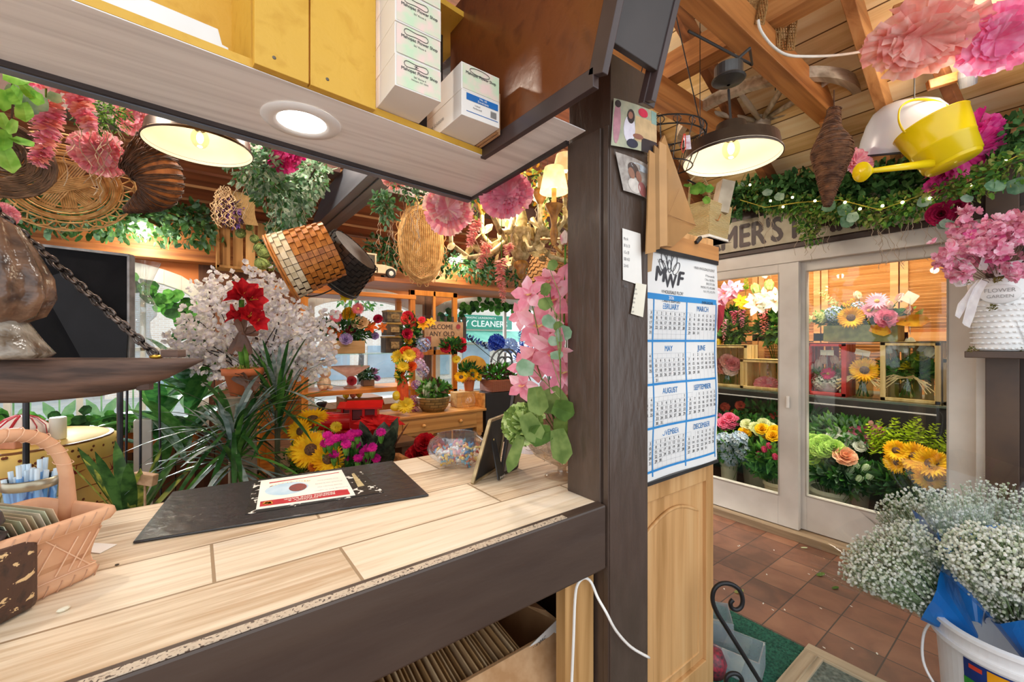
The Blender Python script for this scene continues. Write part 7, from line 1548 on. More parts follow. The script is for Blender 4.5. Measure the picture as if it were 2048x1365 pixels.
for q in ((930, 672), (1035, 720), (1055, 720), (993, 685), (1020, 692)): m.tube([ony(q[0], q[1], 3.7), ony(1000, 730, 3.7), bb_], .004, 4, False)
m.build('stem', t)
m = MB(mn('8c8078', '6c625a', .5)); m.lathe(V((bb_.x, 3.7, 0)), [(0, .0), (.1, 0), (.1, .05), (.03, .1), (.03, bb_.z - .1), (.07, bb_.z), (.075, bb_.z + .02)], 20); m.build('grey_stand', label='grey stand with a cup holding the blue flower spray', cat='stand', smooth=True)
# ivory telephone like object and black box near counter end
m = MB(mn('ece6ea', 'dcd6da', .4)); p = at(1062, 905, 1.85); m.lathe(V((p.x, p.y, ZC if False else p.z)), [(0, -.03), (.07, -.03), (.075, .0), (.07, .03), (0, .03)], 24); m.mat(mn('9c3a5a', '842c4a', .5)); m.lathe(V((p.x, p.y, p.z - .03)), [(.0, -.006), (.072, -.006), (.072, .004)], 24); m.tube([V((p.x, p.y, 0)), V((p.x, p.y, p.z - .03))], .03, 10); m.build('white_stool', label='white round stool edge with a maroon band behind the orchid vase', cat='stool', smooth=False)
# ================= right half: hanging things =================
# wagon wheel
c = at(1522, 243, 2.75); ww = thing('wagon_wheel', 'old wooden wagon wheel hanging flat under the pine roof', 'wheel', c); WR = wood('bcae98', '8c7c66', 'x', 1.2, .6, 'd0c4b0'); R = .50
m = MB(WR); m.lathe(c, [(R - .03, -.03), (R + .012, -.03), (R + .012, .03), (R - .03, .03), (R - .03, -.03)], 48); m.build('rim', ww)
m = MB(WR); m.lathe(c, [(0, -.06), (.04, -.06), (.055, -.03), (.055, .04), (.03, .07), (0, .07)], 20); m.build('hub', ww)
for i in range(12):
    a = i * math.pi / 6 + .15; d = V((math.cos(a), math.sin(a), 0)); m = MB(WR); m.tube([c + d * .05, c + d * .25, c + d * (R - .02)], [.014, .018, .013], 8); m.build('spoke', ww, smooth=True)
m = MB(mn('3a3430', '2a2522', .5)); 
for d in (V((.35, .1, 0)), V((-.3, -.2, 0))): m.tube([c + d + Z * .0, V((c.x + d.x, c.y + d.y, zB(c.x + d.x)))], .003, 4)
m.build('hanging_wire', ww)
p = at(1935, 150, 2.0); t = thing('roof_spotlight', 'small grey spotlight behind the big paper flowers, washing the pine roof', 'light', p); m = MB(mn('8c8c8e', '6c6c70', .4)); ax = (-Z * .8 + X * .5).normalized(); m.lathe(p, [(0, .05), (.03, .05), (.035, 0), (.03, -.03)], 20, ax); m.tube([p - ax * -.04, p + Z * .1, V((p.x, p.y, zB(p.x)))], .006, 5); m.build('housing', t); m = MB(emis('fff0d8', 8)); m.lathe(p - ax * .01, [(0, 0), (.03, 0)], 18, ax); m.build('glowing_face', t)
lamp('roof_light', p + V((-.15, .0, .02)), 2.5, (1, .88, .7), .06)
# white enamel tub
c = at(1805, 285, 2.25); et = thing('enamel_tub', 'white enamel tub with a dark rim tipped up behind the yellow watering can', 'tub', c); m = MB(mn('dfe2e6', 'd0d4da', .25, 3)); ax = (Z * .95 - CF * .35 - CR * .1).normalized()
m.lathe(c - ax * .05, [(0, .26), (.06, .257), (.11, .24), (.148, .205), (.17, .15), (.182, .08), (.187, 0)], 40, ax, sq=(1.0, .8)); m.build('body', et, smooth=True)
m = MB(mn('2e2e32', '242428', .4)); m.tube([c - ax * .05 + q for q in ring(V((0, 0, 0)), *[(CR - ax * CR.dot(ax)).normalized(), ax.cross((CR - ax * CR.dot(ax)).normalized())], .187, .15, 36)], .006, 6, False); m.build('dark_rim', et, smooth=True)
m = MB(mn('3c3a3a', '302e2e', .5)); m.lathe(c - ax * .045, [(0, .02), (.178, .0)], 36, ax, sq=(1, .8)); m.build('inside', et)
# yellow watering can
c = at(1925, 342, 2.0); wc = thing('watering_can', 'bright yellow metal watering can hanging tilted before the pine roof', 'watering can', c); YC2 = mn('f0d418', 'e4c408', .22, 4); ax = (Z * .93 - CR * .28 - CF * -.22).normalized()
b_ = at(1908, 328, 2.0); H_ = .275; u_ = (CR - ax * CR.dot(ax)).normalized()
m = MB(YC2); m.lathe(b_, [(q[0] * .84, q[1] * .84) for q in [(0, 0), (.115, 0), (.12, .004), (.142, .12), (.145, .124), (.147, .130), (.146, .136), (.158, .20), (.168, .268), (.172, .272), (.168, .276), (.160, .268), (.13, .02), (0, .012)]], 48, ax, u=u_); m.build('body', wc, smooth=True)
s0_ = b_ + ax * .03 - u_ * .08; s1_ = at(1742, 342, 1.95); m = MB(YC2); m.tube([s0_, s0_.lerp(s1_, .5), s1_], [.022, .016, .011], 14); d = (s1_ - s0_).normalized(); m.lathe(s1_ - d * .005, [(.011, 0), (.018, .01), (.045, .055), (.044, .058), (0, .062)], 24, d); m.build('spout', wc, smooth=True)
m = MB(YC2); P = lambda a, z: b_ + ax * z * .84 + u_ * a * .84; m.tube(smooth([P(-.165, .262), P(-.17, .30), P(-.155, .36), P(-.10, .43), P(.0, .45), P(.12, .40), P(.19, .28), P(.19, .15), P(.145, .08)]), .007, 8, flat=.6); m.build('handle', wc, smooth=True)
m = MB(mn('3a3430', '2a2522', .5)); hk = P(.0, .455); m.tube([hk - Z * .006, V((hk.x, hk.y, zB(hk.x)))], .003, 4); m.build('hanging_wire', wc)
pompom('magenta paper flower behind and below the yellow watering can', 1938, 312, 2.14, 80, MAG, face=(-CF * .8 + CR * .2 - Z * .6), deep=.5)
pompom('salmon pink paper flower left of the watering can spout', 1716, 322, 2.25, 34, PKT, face=(-CF + Z * .3), k=8)
pompom('huge pale salmon paper flower at the top right', 1850, 78, 1.75, 92, [petalmat('fbccc0', 'f6b2a6', .5), petalmat('fcd8cc', 'f8c0b2', .5), petalmat('f8bcb2', 'f2a29a', .5)], sq=(1.1, .8), face=(-CF * .7 - Z * .7 - CR * .2), deep=.7, rings=4, k=6)
pompom('bright pink paper flower in the top right corner', 2000, 78, 1.7, 72, [petalmat('f8a4ca', 'f07eae', .5), petalmat('fabcd8', 'f49cc2', .5)], sq=(1, .9), face=(-CF * .8 - Z * .5 - CR * .3), deep=.7, rings=4, k=6)
# burlap ribbons on the beam
BU2 = mn('b48a54', '8c6838', .9, 90, bs=.6)
def cloth(lab, px0, px1, py0, py1, t, fold=.02, name='burlap_ribbon'):
    m = MB(BU2); n_ = 18; nv = 22
    b0 = len(m.v)
    # open weave: crossing threads
    for i in range(n_ + 1):
        f = i / n_; m.tube([at(px0 + (px1 - px0) * f + 3 * math.sin(j * .7 + i), py0 + (py1 - py0) * j / 8, t + fold * math.sin(f * 9 + j * .5)) for j in range(9)], .0022, 4, False)
    for j in range(nv + 1):
        g = j / nv; m.tube([at(px0 + (px1 - px0) * f / 6 + 3 * math.sin(g * 5.6 + f * 3), py0 + (py1 - py0) * g + U(-1, 1), t + fold * math.sin(f * 1.5 + g * 4)) for f in range(7)], .0022, 4, False)
    m.build(name, label=lab, cat='ribbon')
cloth('frayed burlap ribbon hanging over the tie beam at top', 1478, 1532, -25, 48, 1.85); cloth('longer burlap ribbon strip hanging beside the white cable at top', 1548, 1592, -25, 100, 2.0)
# white electric cable along the beam
m = MB(mn('ece6da', 'd8d2c6', .4)); m.tube(smooth([at(1516, 40, 1.75), at(1522, 62, 1.76), at(1545, 92, 1.8), at(1575, 110, 1.85), at(1620, 113, 1.9), at(1680, 110, 1.98), at(1745, 100, 2.05), at(1800, 96, 2.1)]), .006, 8)
m.build('roof_cable', label='white electric cable running across under the pine roof', cat='cable', smooth=True)
# upturned wooden chair/stool legs by the poms
ck = thing('wooden_rack', 'dark wooden rack with cross bars hanging between the big pompoms', 'rack', at(1880, 160, 2.3)); m = MB(RD)
m.beam(at(1862, 95, 2.05), at(1915, 215, 2.15), .045, .06); m.build('upright', ck, bevel=.004); m = MB(TB); m.beam(at(1855, 172, 2.07), at(1965, 138, 2.0), .03, .045); m.build('cross_bar', ck, bevel=.004); m = MB(TB); m.beam(at(1786, 25, 1.95), at(1905, -22, 1.85), .03, .05); m.build('cross_bar', ck, bevel=.004)
m = MB(WR); m.tube([at(1890, 150, 2.35), at(1925, 100, 2.5)], .035, 12); m.tube([at(1920, 205, 2.3), at(1952, 178, 2.3)], .02, 12); m.mat(mn('efe6d6', 'ddd2c0', .4)); m.lathe(at(1950, 180, 2.3), [(.02, 0), (.045, .04), (.045, .05), (0, .05)], 20, (at(1966, 168, 2.3) - at(1950, 180, 2.3))); m.build('wooden_scoop', label='turned wooden scoop handles poking out behind the rack at top right', cat='tool', smooth=True)
# wire plant rack, basket and metal bell by the post
WI = mn('2a2420', '1d1916', .5, 10, .3)
wr = thing('wire_rack', 'black scrolled wire basket hanging beside the snapshots', 'wire basket', at(1345, 275, 1.55)); c = at(1330, 262, 1.6)
m = MB(WI)
for z, r in ((0, .15), (-.03, .145), (-.14, .10)): m.tube(ring(c + Z * z, CR, CF, r, r * .8, 28), .0028, 5, False)
for i in range(16):
    a = i * math.pi / 8; d = CR * math.cos(a) + CF * (.8 * math.sin(a)); m.tube([c + d * .15, c + d * .148 - Z * .03, c + d * .10 - Z * .14], .002, 4, False); q = c + d * .148 - Z * .015; e = CR * -math.sin(a) + CF * math.cos(a); m.tube(ring(q, e, Z, .014, .013, 10), .0015, 4, False)
m.build('wire_frame', wr); m = MB(WI)
for s_ in (-.14, .14): m.tube([c + CR * s_, c + CR * s_ * .2 + Z * .5], .0022, 5)
m.build('hanging_wire', wr)
p = at(1375, 285, 1.5); m = MB(mn('e8e2e4', 'b8848c', .3, 60)); m.box(p, (.022, .002, .05), ((CR + Z * .1).normalized(), CF, (Z - CR * .1).normalized())); m.build('plastic_tag', label='small white and pink plastic tag hanging from the wire basket', cat='tag'); m = MB(mn('f04a28', 'd83818', .4)); m.tube([at(1368, 268, 1.5), at(1362, 295, 1.5), at(1366, 306, 1.5), at(1371, 295, 1.5), at(1370, 268, 1.5)], .0022, 5); m.build('orange_loop', label='thin orange elastic loop hanging left of the plastic tag', cat='elastic')
c = at(1400, 452, 2.0); t = thing('splint_basket', 'pale square splint basket with a white lining behind the kraft envelopes', 'basket', c); W2 = weave('dcc48c', 'b8965c', 110); m = MB(W2)
u_, v_ = (CR * .8 + CF * .6).normalized(), (CF * .8 - CR * .6).normalized(); q = lambda a, b, z: c + u_ * a + v_ * b + Z * z
for (a0, b0, a1, b1) in ((-1, -1, 1, -1), (1, -1, 1, 1), (1, 1, -1, 1), (-1, 1, -1, -1)): m.poly([q(.085 * a0, .085 * b0, -.07), q(.085 * a1, .085 * b1, -.07), q(.1 * a1, .1 * b1, .08), q(.1 * a0, .1 * b0, .08)])
m.build('woven_side', t, solid=.006); m = MB(WI); m.tube([c + Z * .26, V((c.x, c.y, zB(c.x) + .01))], .002, 4); m.build('hanging_wire', t); m = MB(mn('f2ede2', 'e4ded2', .6)); m.poly([q(-.1, -.1, -.085), q(.1, -.1, -.085), q(.1, .1, -.085), q(-.1, .1, -.085)]); m.bbox(c.x - .09, c.x + .09, c.y - .09, c.y + .09, c.z - .085, c.z - .07); m.build('white_base', t); m = MB(W2); m.tube([q(-.1, 0, .08), q(-.08, 0, .2), q(0, 0, .26), q(.08, 0, .2), q(.1, 0, .08)], .007, 6, flat=.5); m.build('handle', t)
m = MB(mn('b8a890', '8c7c66', .35, 8, .5)); p0_ = at(1452, 365, 1.95); p1_ = at(1438, 428, 1.95); m.beam(p0_, p1_, .06, .06, CF); m.mat(mn('c88a5a', 'a86c3c', .3, 8, .7)); m.tube([at(1428, 420, 1.9), at(1424, 436, 1.9), at(1436, 442, 1.9), at(1442, 428, 1.9)], .003, 5); m.build('metal_cowbell', label='galvanised square metal bell hanging under the right pendant lamp', cat='bell', bevel=.004)
m = MB()
for (px, py, r) in [(1392, 368, .05), (1412, 378, .045), (1380, 380, .05), (1398, 385, .04), (1425, 372, .04), (1408, 395, .035), (1375, 368, .04)]: p = at(px, py, 1.85); m.mat(G2); m.petal(p, rv(1) - Z * .3, (CAM - p) + rv(.5), r, r * .9, .1, .2, 3, .3, .4)
m.mat(WI); m.tube([at(1375, 360, 1.9), at(1425, 385, 1.9)], .004, 5); m.build('green_sprig', label='bright green leafy sprig below the right pendant lamp, above the splint basket', cat='foliage')
# garlands over the market sign, with fairy lights
XS = 3.26
SG = lambda px, py, x=XS: onx(px, py, x)
gar('dark leafy garland running above the market sign', [SG(1450, 408), SG(1500, 385), SG(1600, 372), SG(1750, 360), SG(1860, 340), SG(2000, 285), SG(2070, 255)], .095, 2600, .045, [IVY[0], IVY[2], GD, EUC[3]], 0)
G3_ = [petalmat('86b44c', '5c8a34'), petalmat('5a8c44', '3c6a30'), petalmat('a8b060', '7c8440')]
gar('mossy green garland with curly roots draped across the market sign', [SG(1490, 385, 3.25), SG(1540, 400, 3.25), SG(1610, 412, 3.25), SG(1680, 412, 3.2), SG(1760, 425, 3.2), SG(1850, 400, 3.15), SG(1930, 370, 3.1), SG(2048, 320, 3.0)], .07, 2800, .028, G3_, 16)
gar('green trailing tuft hanging down over the middle of the market sign', [SG(1610, 430, 3.24), SG(1620, 455, 3.24), SG(1625, 470, 3.24)], .06, 320, .024, G3_, 0)
m = MB(mn('b8a840', '8c8030', .5)); lp = [(1480, 400), (1530, 415), (1600, 405), (1680, 400), (1760, 420), (1830, 395), (1880, 375), (1940, 360), (2000, 330), (2048, 305)]; m.tube([SG(x, y, 3.12) for x, y in lp], .0025, 4, False); fl_ = thing('fairy_lights', 'string of warm fairy lights twined through the garland over the market sign', 'string lights', SG(1480, 400, 3.12)); m.build('wire', fl_)
for (x, y) in [(1500, 370), (1541, 402), (1566, 414), (1630, 402), (1765, 412), (1805, 405), (1860, 397), (1940, 371), (1585, 395), (1690, 405), (2010, 322), (1720, 418)]:
    m = MB(emis('ffe9a0', 12)); p = SG(x, y, 3.1); m.ell(p, .008, None, 8, 5); m.mat(mn('b8a840')); m.tube([p, p + V((.02, 0, .01))], .002, 4); m.build('bulb', fl_)
m = MB()
for (px, py, r, x) in [(1682, 418, .06, 3.12), (1690, 440, .06, 3.12), (1705, 432, .05, 3.12), (1562, 392, .05, 3.15), (1540, 385, .05, 3.15), (1880, 445, .05, 3.1), (1900, 448, .05, 3.1), (2000, 372, .06, 3.0), (2030, 368, .06, 3.0), (1850, 400, .05, 3.1), (1480, 370, .04, 3.2), (1660, 410, .06, 3.12), (1940, 398, .04, 3.05)]:
    p = SG(px, py, x); m.mat(EUC[0] if r < .06 else EUC[1]); m.petal(p + Z * r * .4, CR * U(-1, 1) - Z, (CAM - p).normalized() + rv(.3), r * 1.2, r * 1.2, .1, .1, 4, .4, .4); m.mat(G1); m.tube([p, p + V((.08, 0, .1))], .002, 4)
m.build('eucalyptus_leaves', label='large round eucalyptus leaves tucked in the garland over the market sign', cat='foliage')
m = MB(); p = SG(1882, 428, 3.1); rose(m, p, (CAM - p), .055, petalmat('c8285c', '9c1444'), 5, 6); rose(m, p + V((0, -.06, .03)), (CAM - p), .04, petalmat('d0306c', 'a01848'), 4, 6); m.mat(G1); m.tube([p, p + V((.1, 0, .08))], .003, 4); m.build('burgundy_flower', label='burgundy fabric rose in the garland at the right end of the market sign', cat='flower')
# vase with pink blossoms on the wall shelf
vp = onx(2000, 702, 3.22); wsh = thing('wall_bracket', 'narrow brown bracket shelf carrying the white vase', 'shelf', vp - Z * .04); m = MB(BROWN2); m.bbox(3.10, 3.388, vp.y - .13, vp.y + .11, vp.z - .035, vp.z - .002); m.build('shelf_plate', wsh, bevel=.003)
fv = thing('blossom_vase', 'white woven-pattern vase lettered Flower Garden with pink blossoms and a white bow', 'flower arrangement', vp); VW = mn('f0efec', 'e2e2e0', .4, 10)
m = MB(VW); vh = onx(2000, 560, 3.22).z - vp.z; r0 = .088; m.lathe(vp, [(0, .001), (r0, .001), (r0 * 1.03, .01), (r0 * 1.1, vh * .5), (r0 * 1.28, vh * .95), (r0 * 1.34, vh), (r0 * 1.25, vh - .002), (r0, .03)], 40); m.build('vase', fv, smooth=True)
m = MB(VW)
for k in range(11):
    z0 = .012 + k * vh * .075
    for j in range(26):
        a = j * .2417 + (k % 2) * .12; rr = r0 * (1.03 + .25 * z0 / vh) + .001; m.ell(vp + V((rr * math.cos(a), rr * math.sin(a), z0)), (.010, .010, .005), None, 6, 3)
m.build('basketwork_relief', fv)
n_ = (CAM - vp); n_.z = 0; n_.normalize(); s_ = n_.cross(Z) * -1; s_ = Z.cross(n_); q = vp + n_ * (r0 * 1.27 + .006) + Z * vh * .78; m = MB(VW); m.lathe(q - n_ * .012, [(0, .012), (.06, .011), (.063, .008), (.06, 0)], 30, n_, sq=(1.1, .75), u=s_); pq = m.build('oval_plaque', fv, smooth=True)
tx = MB(mn('9a9894', '8c8a86')); text(tx, 'FLOWER', q + Z * .008 + n_ * .002, s_, Z, .026, 'CENTER'); text(tx, 'GARDEN', q - Z * .02 + n_ * .002, s_, Z, .022, 'CENTER'); tx.build('lettering', pq)
RBN = petalmat('fbfafa', 'efecee', .5); m = MB(RBN)
for (px, py, dx, dz, L, W) in [(1945, 545, -1, .5, .12, .06), (1940, 560, -1, -.2, .10, .05), (1960, 540, .2, .8, .1, .05), (1965, 560, -.6, -1, .26, .055), (1955, 565, -.9, -1, .22, .05), (2020, 560, .9, -.6, .14, .07), (2030, 600, .7, -.9, .14, .06), (1985, 545, .9, .3, .12, .06), (2035, 640, .4, -1, .13, .05)]:
    p = at(px, py, 2.02); m.petal(p, CR * dx + Z * dz, -CF + rv(.3), L, W, .15, .35, 4, .8, .6, .1)
m.build('white_bow', fv)
PB = [petalmat('f8c4d4', 'f0a0bc'), petalmat('fbdbe4', 'f4b8cc'), petalmat('f2a8c0', 'e484a4')]
rs_ = random.Random(3)
for i in range(46):
    px = rs_.uniform(1878, 2075); py = rs_.uniform(425, 545)
    if (px - 2000) ** 2 / 130 ** 2 + (py - 500) ** 2 / 90 ** 2 > 1: px = 1990 + (px - 1990) * .6; py = 500 + (py - 500) * .6
    p = at(px, py, rs_.uniform(1.85, 2.12)); p.x = min(p.x, 3.26); m = puff(p, 12, .035, .026)
    for f in range(len(m.mats)): m.mats[f] = PB[f % 3]
    m.mat(mn('7c5a4c')); m.tube([p, (p + vp) / 2 + Z * .16, vp + Z * vh * .9], .0018, 4, False); m.build('blossom_cluster', fv)
for (px, py, r) in [(1990, 470, .045), (1995, 515, .05), (1960, 500, .04), (1940, 470, .03)]: p = at(px, py, 1.9); m = MB(); star(m, p, tocam(p), r, [petalmat('e868a0', 'd04c88'), petalmat('f4a8c4', 'e888ac')], 6, .5, -.1, petalmat('f0d890'), .6); m.build('magnolia_bloom', fv)
m = MB(); 
for (px, py) in [(1930, 565), (1995, 560), (1985, 615), (1945, 700), (2045, 700)]: foliage(m, at(px, py, 2.02), (.025, .02, .015), 40, .012, [petalmat('8c7c3c', '5c5c28')])
m.build('moss', fv, kind='stuff')
# ================= flower cooler contents =================
SH = MB(glass('dff0e6', .1, .02, .15)); SH.bbox(3.72, 4.42, .28, 2.40, 1.0, 1.012); o = SH.build('glass_shelf', label='greenish glass shelf across the middle of the cooler', cat='shelf')
zs = 1.013
# end brackets for the shelf
m = MB(mn('c8c0b0', 'a8a090', .4, 10, .6)); 
for y in (.285, 2.36): m.bbox(3.74, 4.6, y, y + .03, .975, .999)
m.build('shelf_rail', label='metal rail holding the glass shelf in the cooler', cat='rail')
def crate(lab, px0, px1, py0, py1, x, dep, mt, fx=None):
    """open fronted crate standing on its side; front face at world x"""
    a = onx(px0, (py0 + py1) / 2, x).y; b = onx(px1, (py0 + py1) / 2, x).y; y1, y0 = max(a, b), min(a, b); z0 = zs if fx is None else fx; z1 = onx(px0, py0, x).z
    t = thing('display_crate', lab, 'crate', V((x + dep / 2, (y0 + y1) / 2, z0))); th_ = .02
    m = MB(mt); m.bbox(x, x + .018, y0, y0 + th_ * 1.4, z0, z1); m.bbox(x, x + .018, y1 - th_ * 1.4, y1, z0, z1); m.bbox(x, x + .018, y0, y1, z0, z0 + th_ * 1.3); m.bbox(x, x + .018, y0, y1, z1 - th_ * 1.3, z1); m.build('front_frame', t, bevel=.002)
    for k in range(3):
        for (ya, yb, za, zb) in ((y0, y0 + .008, None, None), (y1 - .008, y1, None, None)): 
            w_ = (dep - .02) / 3; m = MB(mt); m.bbox(x + .018 + w_ * k, x + .018 + w_ * (k + .85), ya, yb, z0, z1); m.build('slat', t)
    for k in range(5): w_ = (y1 - y0) / 5; m = MB(mt); m.bbox(x + dep - .01, x + dep, y0 + w_ * k + .005, y0 + w_ * (k + .85), z0, z1); m.build('slat', t)
    m = MB(mt); m.bbox(x, x + dep, y0, y1, z1 - .008, z1); m.bbox(x, x + dep, y0, y1, z0, z0 + .006); m.build('top_and_bottom', t)
    return (y0, y1, z0, z1)
PNW = wood('e2c284', 'b8924c', 'z', 1, .5, 'ecd29c'); RDP = mn('d8342c', 'b82420', .4, 8)
crate('red painted crate standing open in the cooler, at left of the right door', 1612, 1692, 686, 790, 3.74, .24, RDP)
crate('pale pine crate holding white tulips on the cooler shelf', 1760, 1882, 684, 795, 3.74, .24, PNW)
crate('pale pine crate partly hidden at the right end of the cooler shelf', 1886, 1905, 718, 800, 3.76, .22, PNW)
crate('tall pine crate holding pink peonies in the cooler behind the left door', 1425, 1494, 690, 778, 3.74, .22, PNW)
crate('low pine crate with a pink flower in the cooler, next to the tall one', 1480, 1566, 718, 778, 3.73, .22, PNW)
CX = lambda px, py, x=3.86: onx(px, py, x)
m = MB(); p = CX(1533, 768, 3.80); ruffle(m, p, CAM - p, .075, PKT, 4, 7, (1.3, .8), .4); m.build('pink_flower_head', label='pink ruffled flower head lying in the low pine crate', cat='flower')
def v_glass(r, h, tint='e8f4ec'):
    def f(t, b):
        m = MB(glass(tint, .12)); m.lathe(b, [(0, .002), (r * .9, .002), (r, .02), (r, h * .75), (r * .8, h * .9), (r * .85, h)], 24); m.build('glass_vase', t, smooth=True)
        m = MB(G2)
        for i in range(9): a = i * .7; m.tube([b + V((r * .6 * math.cos(a), r * .6 * math.sin(a), .01)), b + V((r * .3 * math.cos(a + 2), r * .3 * math.sin(a + 2), h))], .003, 4)
        m.build('stem', t, kind='stuff')
    return f
def shb(px, x=3.86, z=None): p = onx(px, 780, x); p.z = (z if z is not None else zs + .022); return p
# tall arrangement on top of crates
bt2 = CX(1733, 684, 3.88); bt2.z = 1.30
zt2 = onx(1730, 684, 3.86).z
arr('sunflower_centerpiece', 'long centrepiece with a sunflower and pink gerberas on top of the cooler crates', 'flower arrangement', V((3.88, CX(1725, 680, 3.88).y, zt2)), v_box(.20, .42, .12, mn('8c9048', '686c30', .4, 20, spec=.6), 'moss_planter'),
    [('sunflower', CX(1702, 636, 3.76), f_sun(.085)), ('pink_gerbera', CX(1754, 603, 3.8), f_ger(.07, 'f6bccc', 'f0a0b8')), ('pink_gerbera', CX(1738, 622, 3.8), f_ger(.06, 'f4b4c4', 'ee9cb4')), ('pink_gerbera', CX(1762, 622, 3.8), f_ger(.05, 'f4b4c4', 'ee9cb4')), ('pink_rose', CX(1773, 637, 3.76), f_rose(.06, 'f2a0b8', 'e87c9c')), ('yellow_croton_leaf', CX(1755, 656, 3.76), lambda m, p: (m.mat(petalmat('f0b838', 'd87c24')), m.petal(p - Y * -.04, -Y + Z * -.3, -X, .12, .07, .1, .2, 4, .2, .4))), ('yellow_croton_leaf', CX(1812, 642, 3.78), lambda m, p: (m.mat(petalmat('f4b430', 'e08c20')), m.petal(p + Y * .05, -Y, -X, .17, .08, -.1, .2, 4, .1, .4))),
     ('blue_hydrangea', CX(1668, 628, 3.8), f_ball(.055, 'c8d8e8', 'a8c0dc')), ('blue_hydrangea', CX(1715, 615, 3.84), f_ball(.04, 'a8bcd8', 'd0dcec')), ('cream_stock', CX(1625, 640, 3.82), f_spk(.16, 'e8ecb8', 'd4dc98', (-Y * -1 + Z * .1).normalized(), .035)), ('cream_stock', CX(1672, 612, 3.84), f_spk(.17, 'ecf0c0', 'd8e0a0', (Y * .7 + Z * .8).normalized(), .035)), ('cream_stock', CX(1655, 640, 3.8), f_spk(.1, 'e4e8b0', 'ccd890', (Y * .5 + Z * .3).normalized(), .05)), ('yellow_solidago', CX(1690, 615, 3.84), f_spk(.1, 'f0cc30', 'e0b820', (-Y * .7 + Z * .6).normalized(), .035)), ('tulip_bud', CX(1718, 598, 3.84), f_tul(.06, 'f4ccc8', 'e8dcb0', Z + Y * .3)), ('tulip_bud', CX(1796, 603, 3.84), f_tul(.06, 'f4b8bc', 'ecd0c0', Z - Y * .5)), ('tulip_bud', CX(1778, 618, 3.8), f_tul(.055, 'f0a8ac', 'e8c8b0', Z - Y * .1)), ('tulip_bud', CX(1812, 628, 3.82), f_tul(.055, 'f0a89c', 'e8c8b0', Z - Y * .6))],
    (V((3.86, CX(1725, 650, 3.88).y, zt2 + .17)), (.08, .30, .08), 420, .08, [G1, G2, petalmat('c8d060', '98a83c')]))
def tagcard(lab, px, py, x, w_, h, tilt, zb_):
    p = CX(px, py, x); t = thing('price_card', lab, 'price card', V((p.x, p.y, zb_))); m = MB(mn('f2ecd8', 'e6dfc8', .5)); u = (-Y + Z * tilt).normalized(); m.box(p, (w_, .002, h), (u, X, (Z + Y * tilt).normalized())); m.build('card', t); m = MB(glass('f0f4f8', .15)); m.mat(mn('d0d4d8', 'b8bcc0', .3)); m.tube([p, V((p.x, p.y, zb_))], .0018, 5); m.build('pick', t)
tagcard('square white card on a pick above the right end of the sunflower centrepiece', 1820, 596, 3.8, .07, .07, -.7, zt2 + .05); tagcard('white card on a pick inside the red crate', 1654, 706, 3.80, .085, .04, 0, zs + .12); tagcard('white card on a pick between the red crate and the pine crate', 1725, 706, 3.80, .085, .04, -.25, zs + .1); tagcard('cream card on a pick inside the pine crate, above the tulips', 1850, 700, 3.88, .07, .05, -.6, zs + .12)
# red crate bouquet in swan dish
b_ = shb(1655, 3.85); 
def v_dish(t, b): m = MB(mn('e8e4e0', 'c8b8b8', .3, 30)); m.lathe(b, [(0, 0), (.05, 0), (.055, .01), (.10, .06), (.115, .075), (.10, .07), (0, .05)], 30, sq=(.7, 1.15), wob=.03, wn=9); m.tube([b + V((0, -.1, .06)), b + V((0, -.13, .11)), b + V((0, -.12, .14))], .012, 8); m.build('swan_dish', t, smooth=True)
arr('swan_dish_bouquet', 'white swan shaped dish of cream tulips and a hot pink gerbera in the red crate', 'flower arrangement', b_, v_dish, [('cream_tulip', CX(px, py, 3.84), f_tul(.065, 'f4dcc8', 'e8c8b4', Z + rv(.2))) for px, py in [(1645, 728), (1636, 735), (1671, 728), (1680, 738), (1638, 742), (1620, 740)]] + [('hot_pink_gerbera', CX(1656, 748, 3.78), f_ger(.05, 'ec3c84', 'd82470')), ('red_bloom', CX(1627, 752, 3.8), f_rose(.03, 'e86468')), ('white_foliage', CX(1640, 765, 3.8), f_ball(.05, 'eef0e0', 'd8dcc8')), ('white_foliage', CX(1672, 765, 3.8), f_ball(.045, 'eef0e0', 'd8dcc8'))], (b_ + Z * .13, (.06, .12, .05), 200, .06, [G1, G2, EUC[2]]))
def raffia(b, z, n=12):
    m = MB(mn('ecd8a4', 'd8bc80', .7, 30))
    for i in range(n): s_ = 1 if i % 2 else -1; m.tube([b + V((-.06, 0, z)), b + V((-.08, s_ * U(.03, .07), z + U(-.01, .02))), b + V((-.09, s_ * U(.09, .15), z - U(.02, .1)))], .0035, 4)
    return m
b_ = shb(1725, 3.84, zs); t = arr('sunflower_jar', 'glass jar bouquet of one sunflower tied with raffia between the two cooler crates', 'flower arrangement', b_, v_glass(.06, .15, 'd8e0d0'), [('sunflower', CX(1729, 741, 3.77), f_sunn(.09, V((-1, -.2, .3)))), ('yellow_solidago', CX(1705, 740, 3.82), f_spk(.1, 'f0d030', 'dcb818', (Y + Z * .3).normalized(), .04)), ('yellow_solidago', CX(1728, 728, 3.86), f_spk(.08, 'e4d830', 'c8c020', Z, .04)), ('yellow_solidago', CX(1752, 740, 3.82), f_spk(.09, 'ecd02c', 'd8bc18', (-Y + Z * .2).normalized(), .04))], (b_ + Z * .19, (.05, .09, .04), 120, .05, [G1, petalmat('b8c840')])); raffia(b_, .15).build('raffia_bow', t)
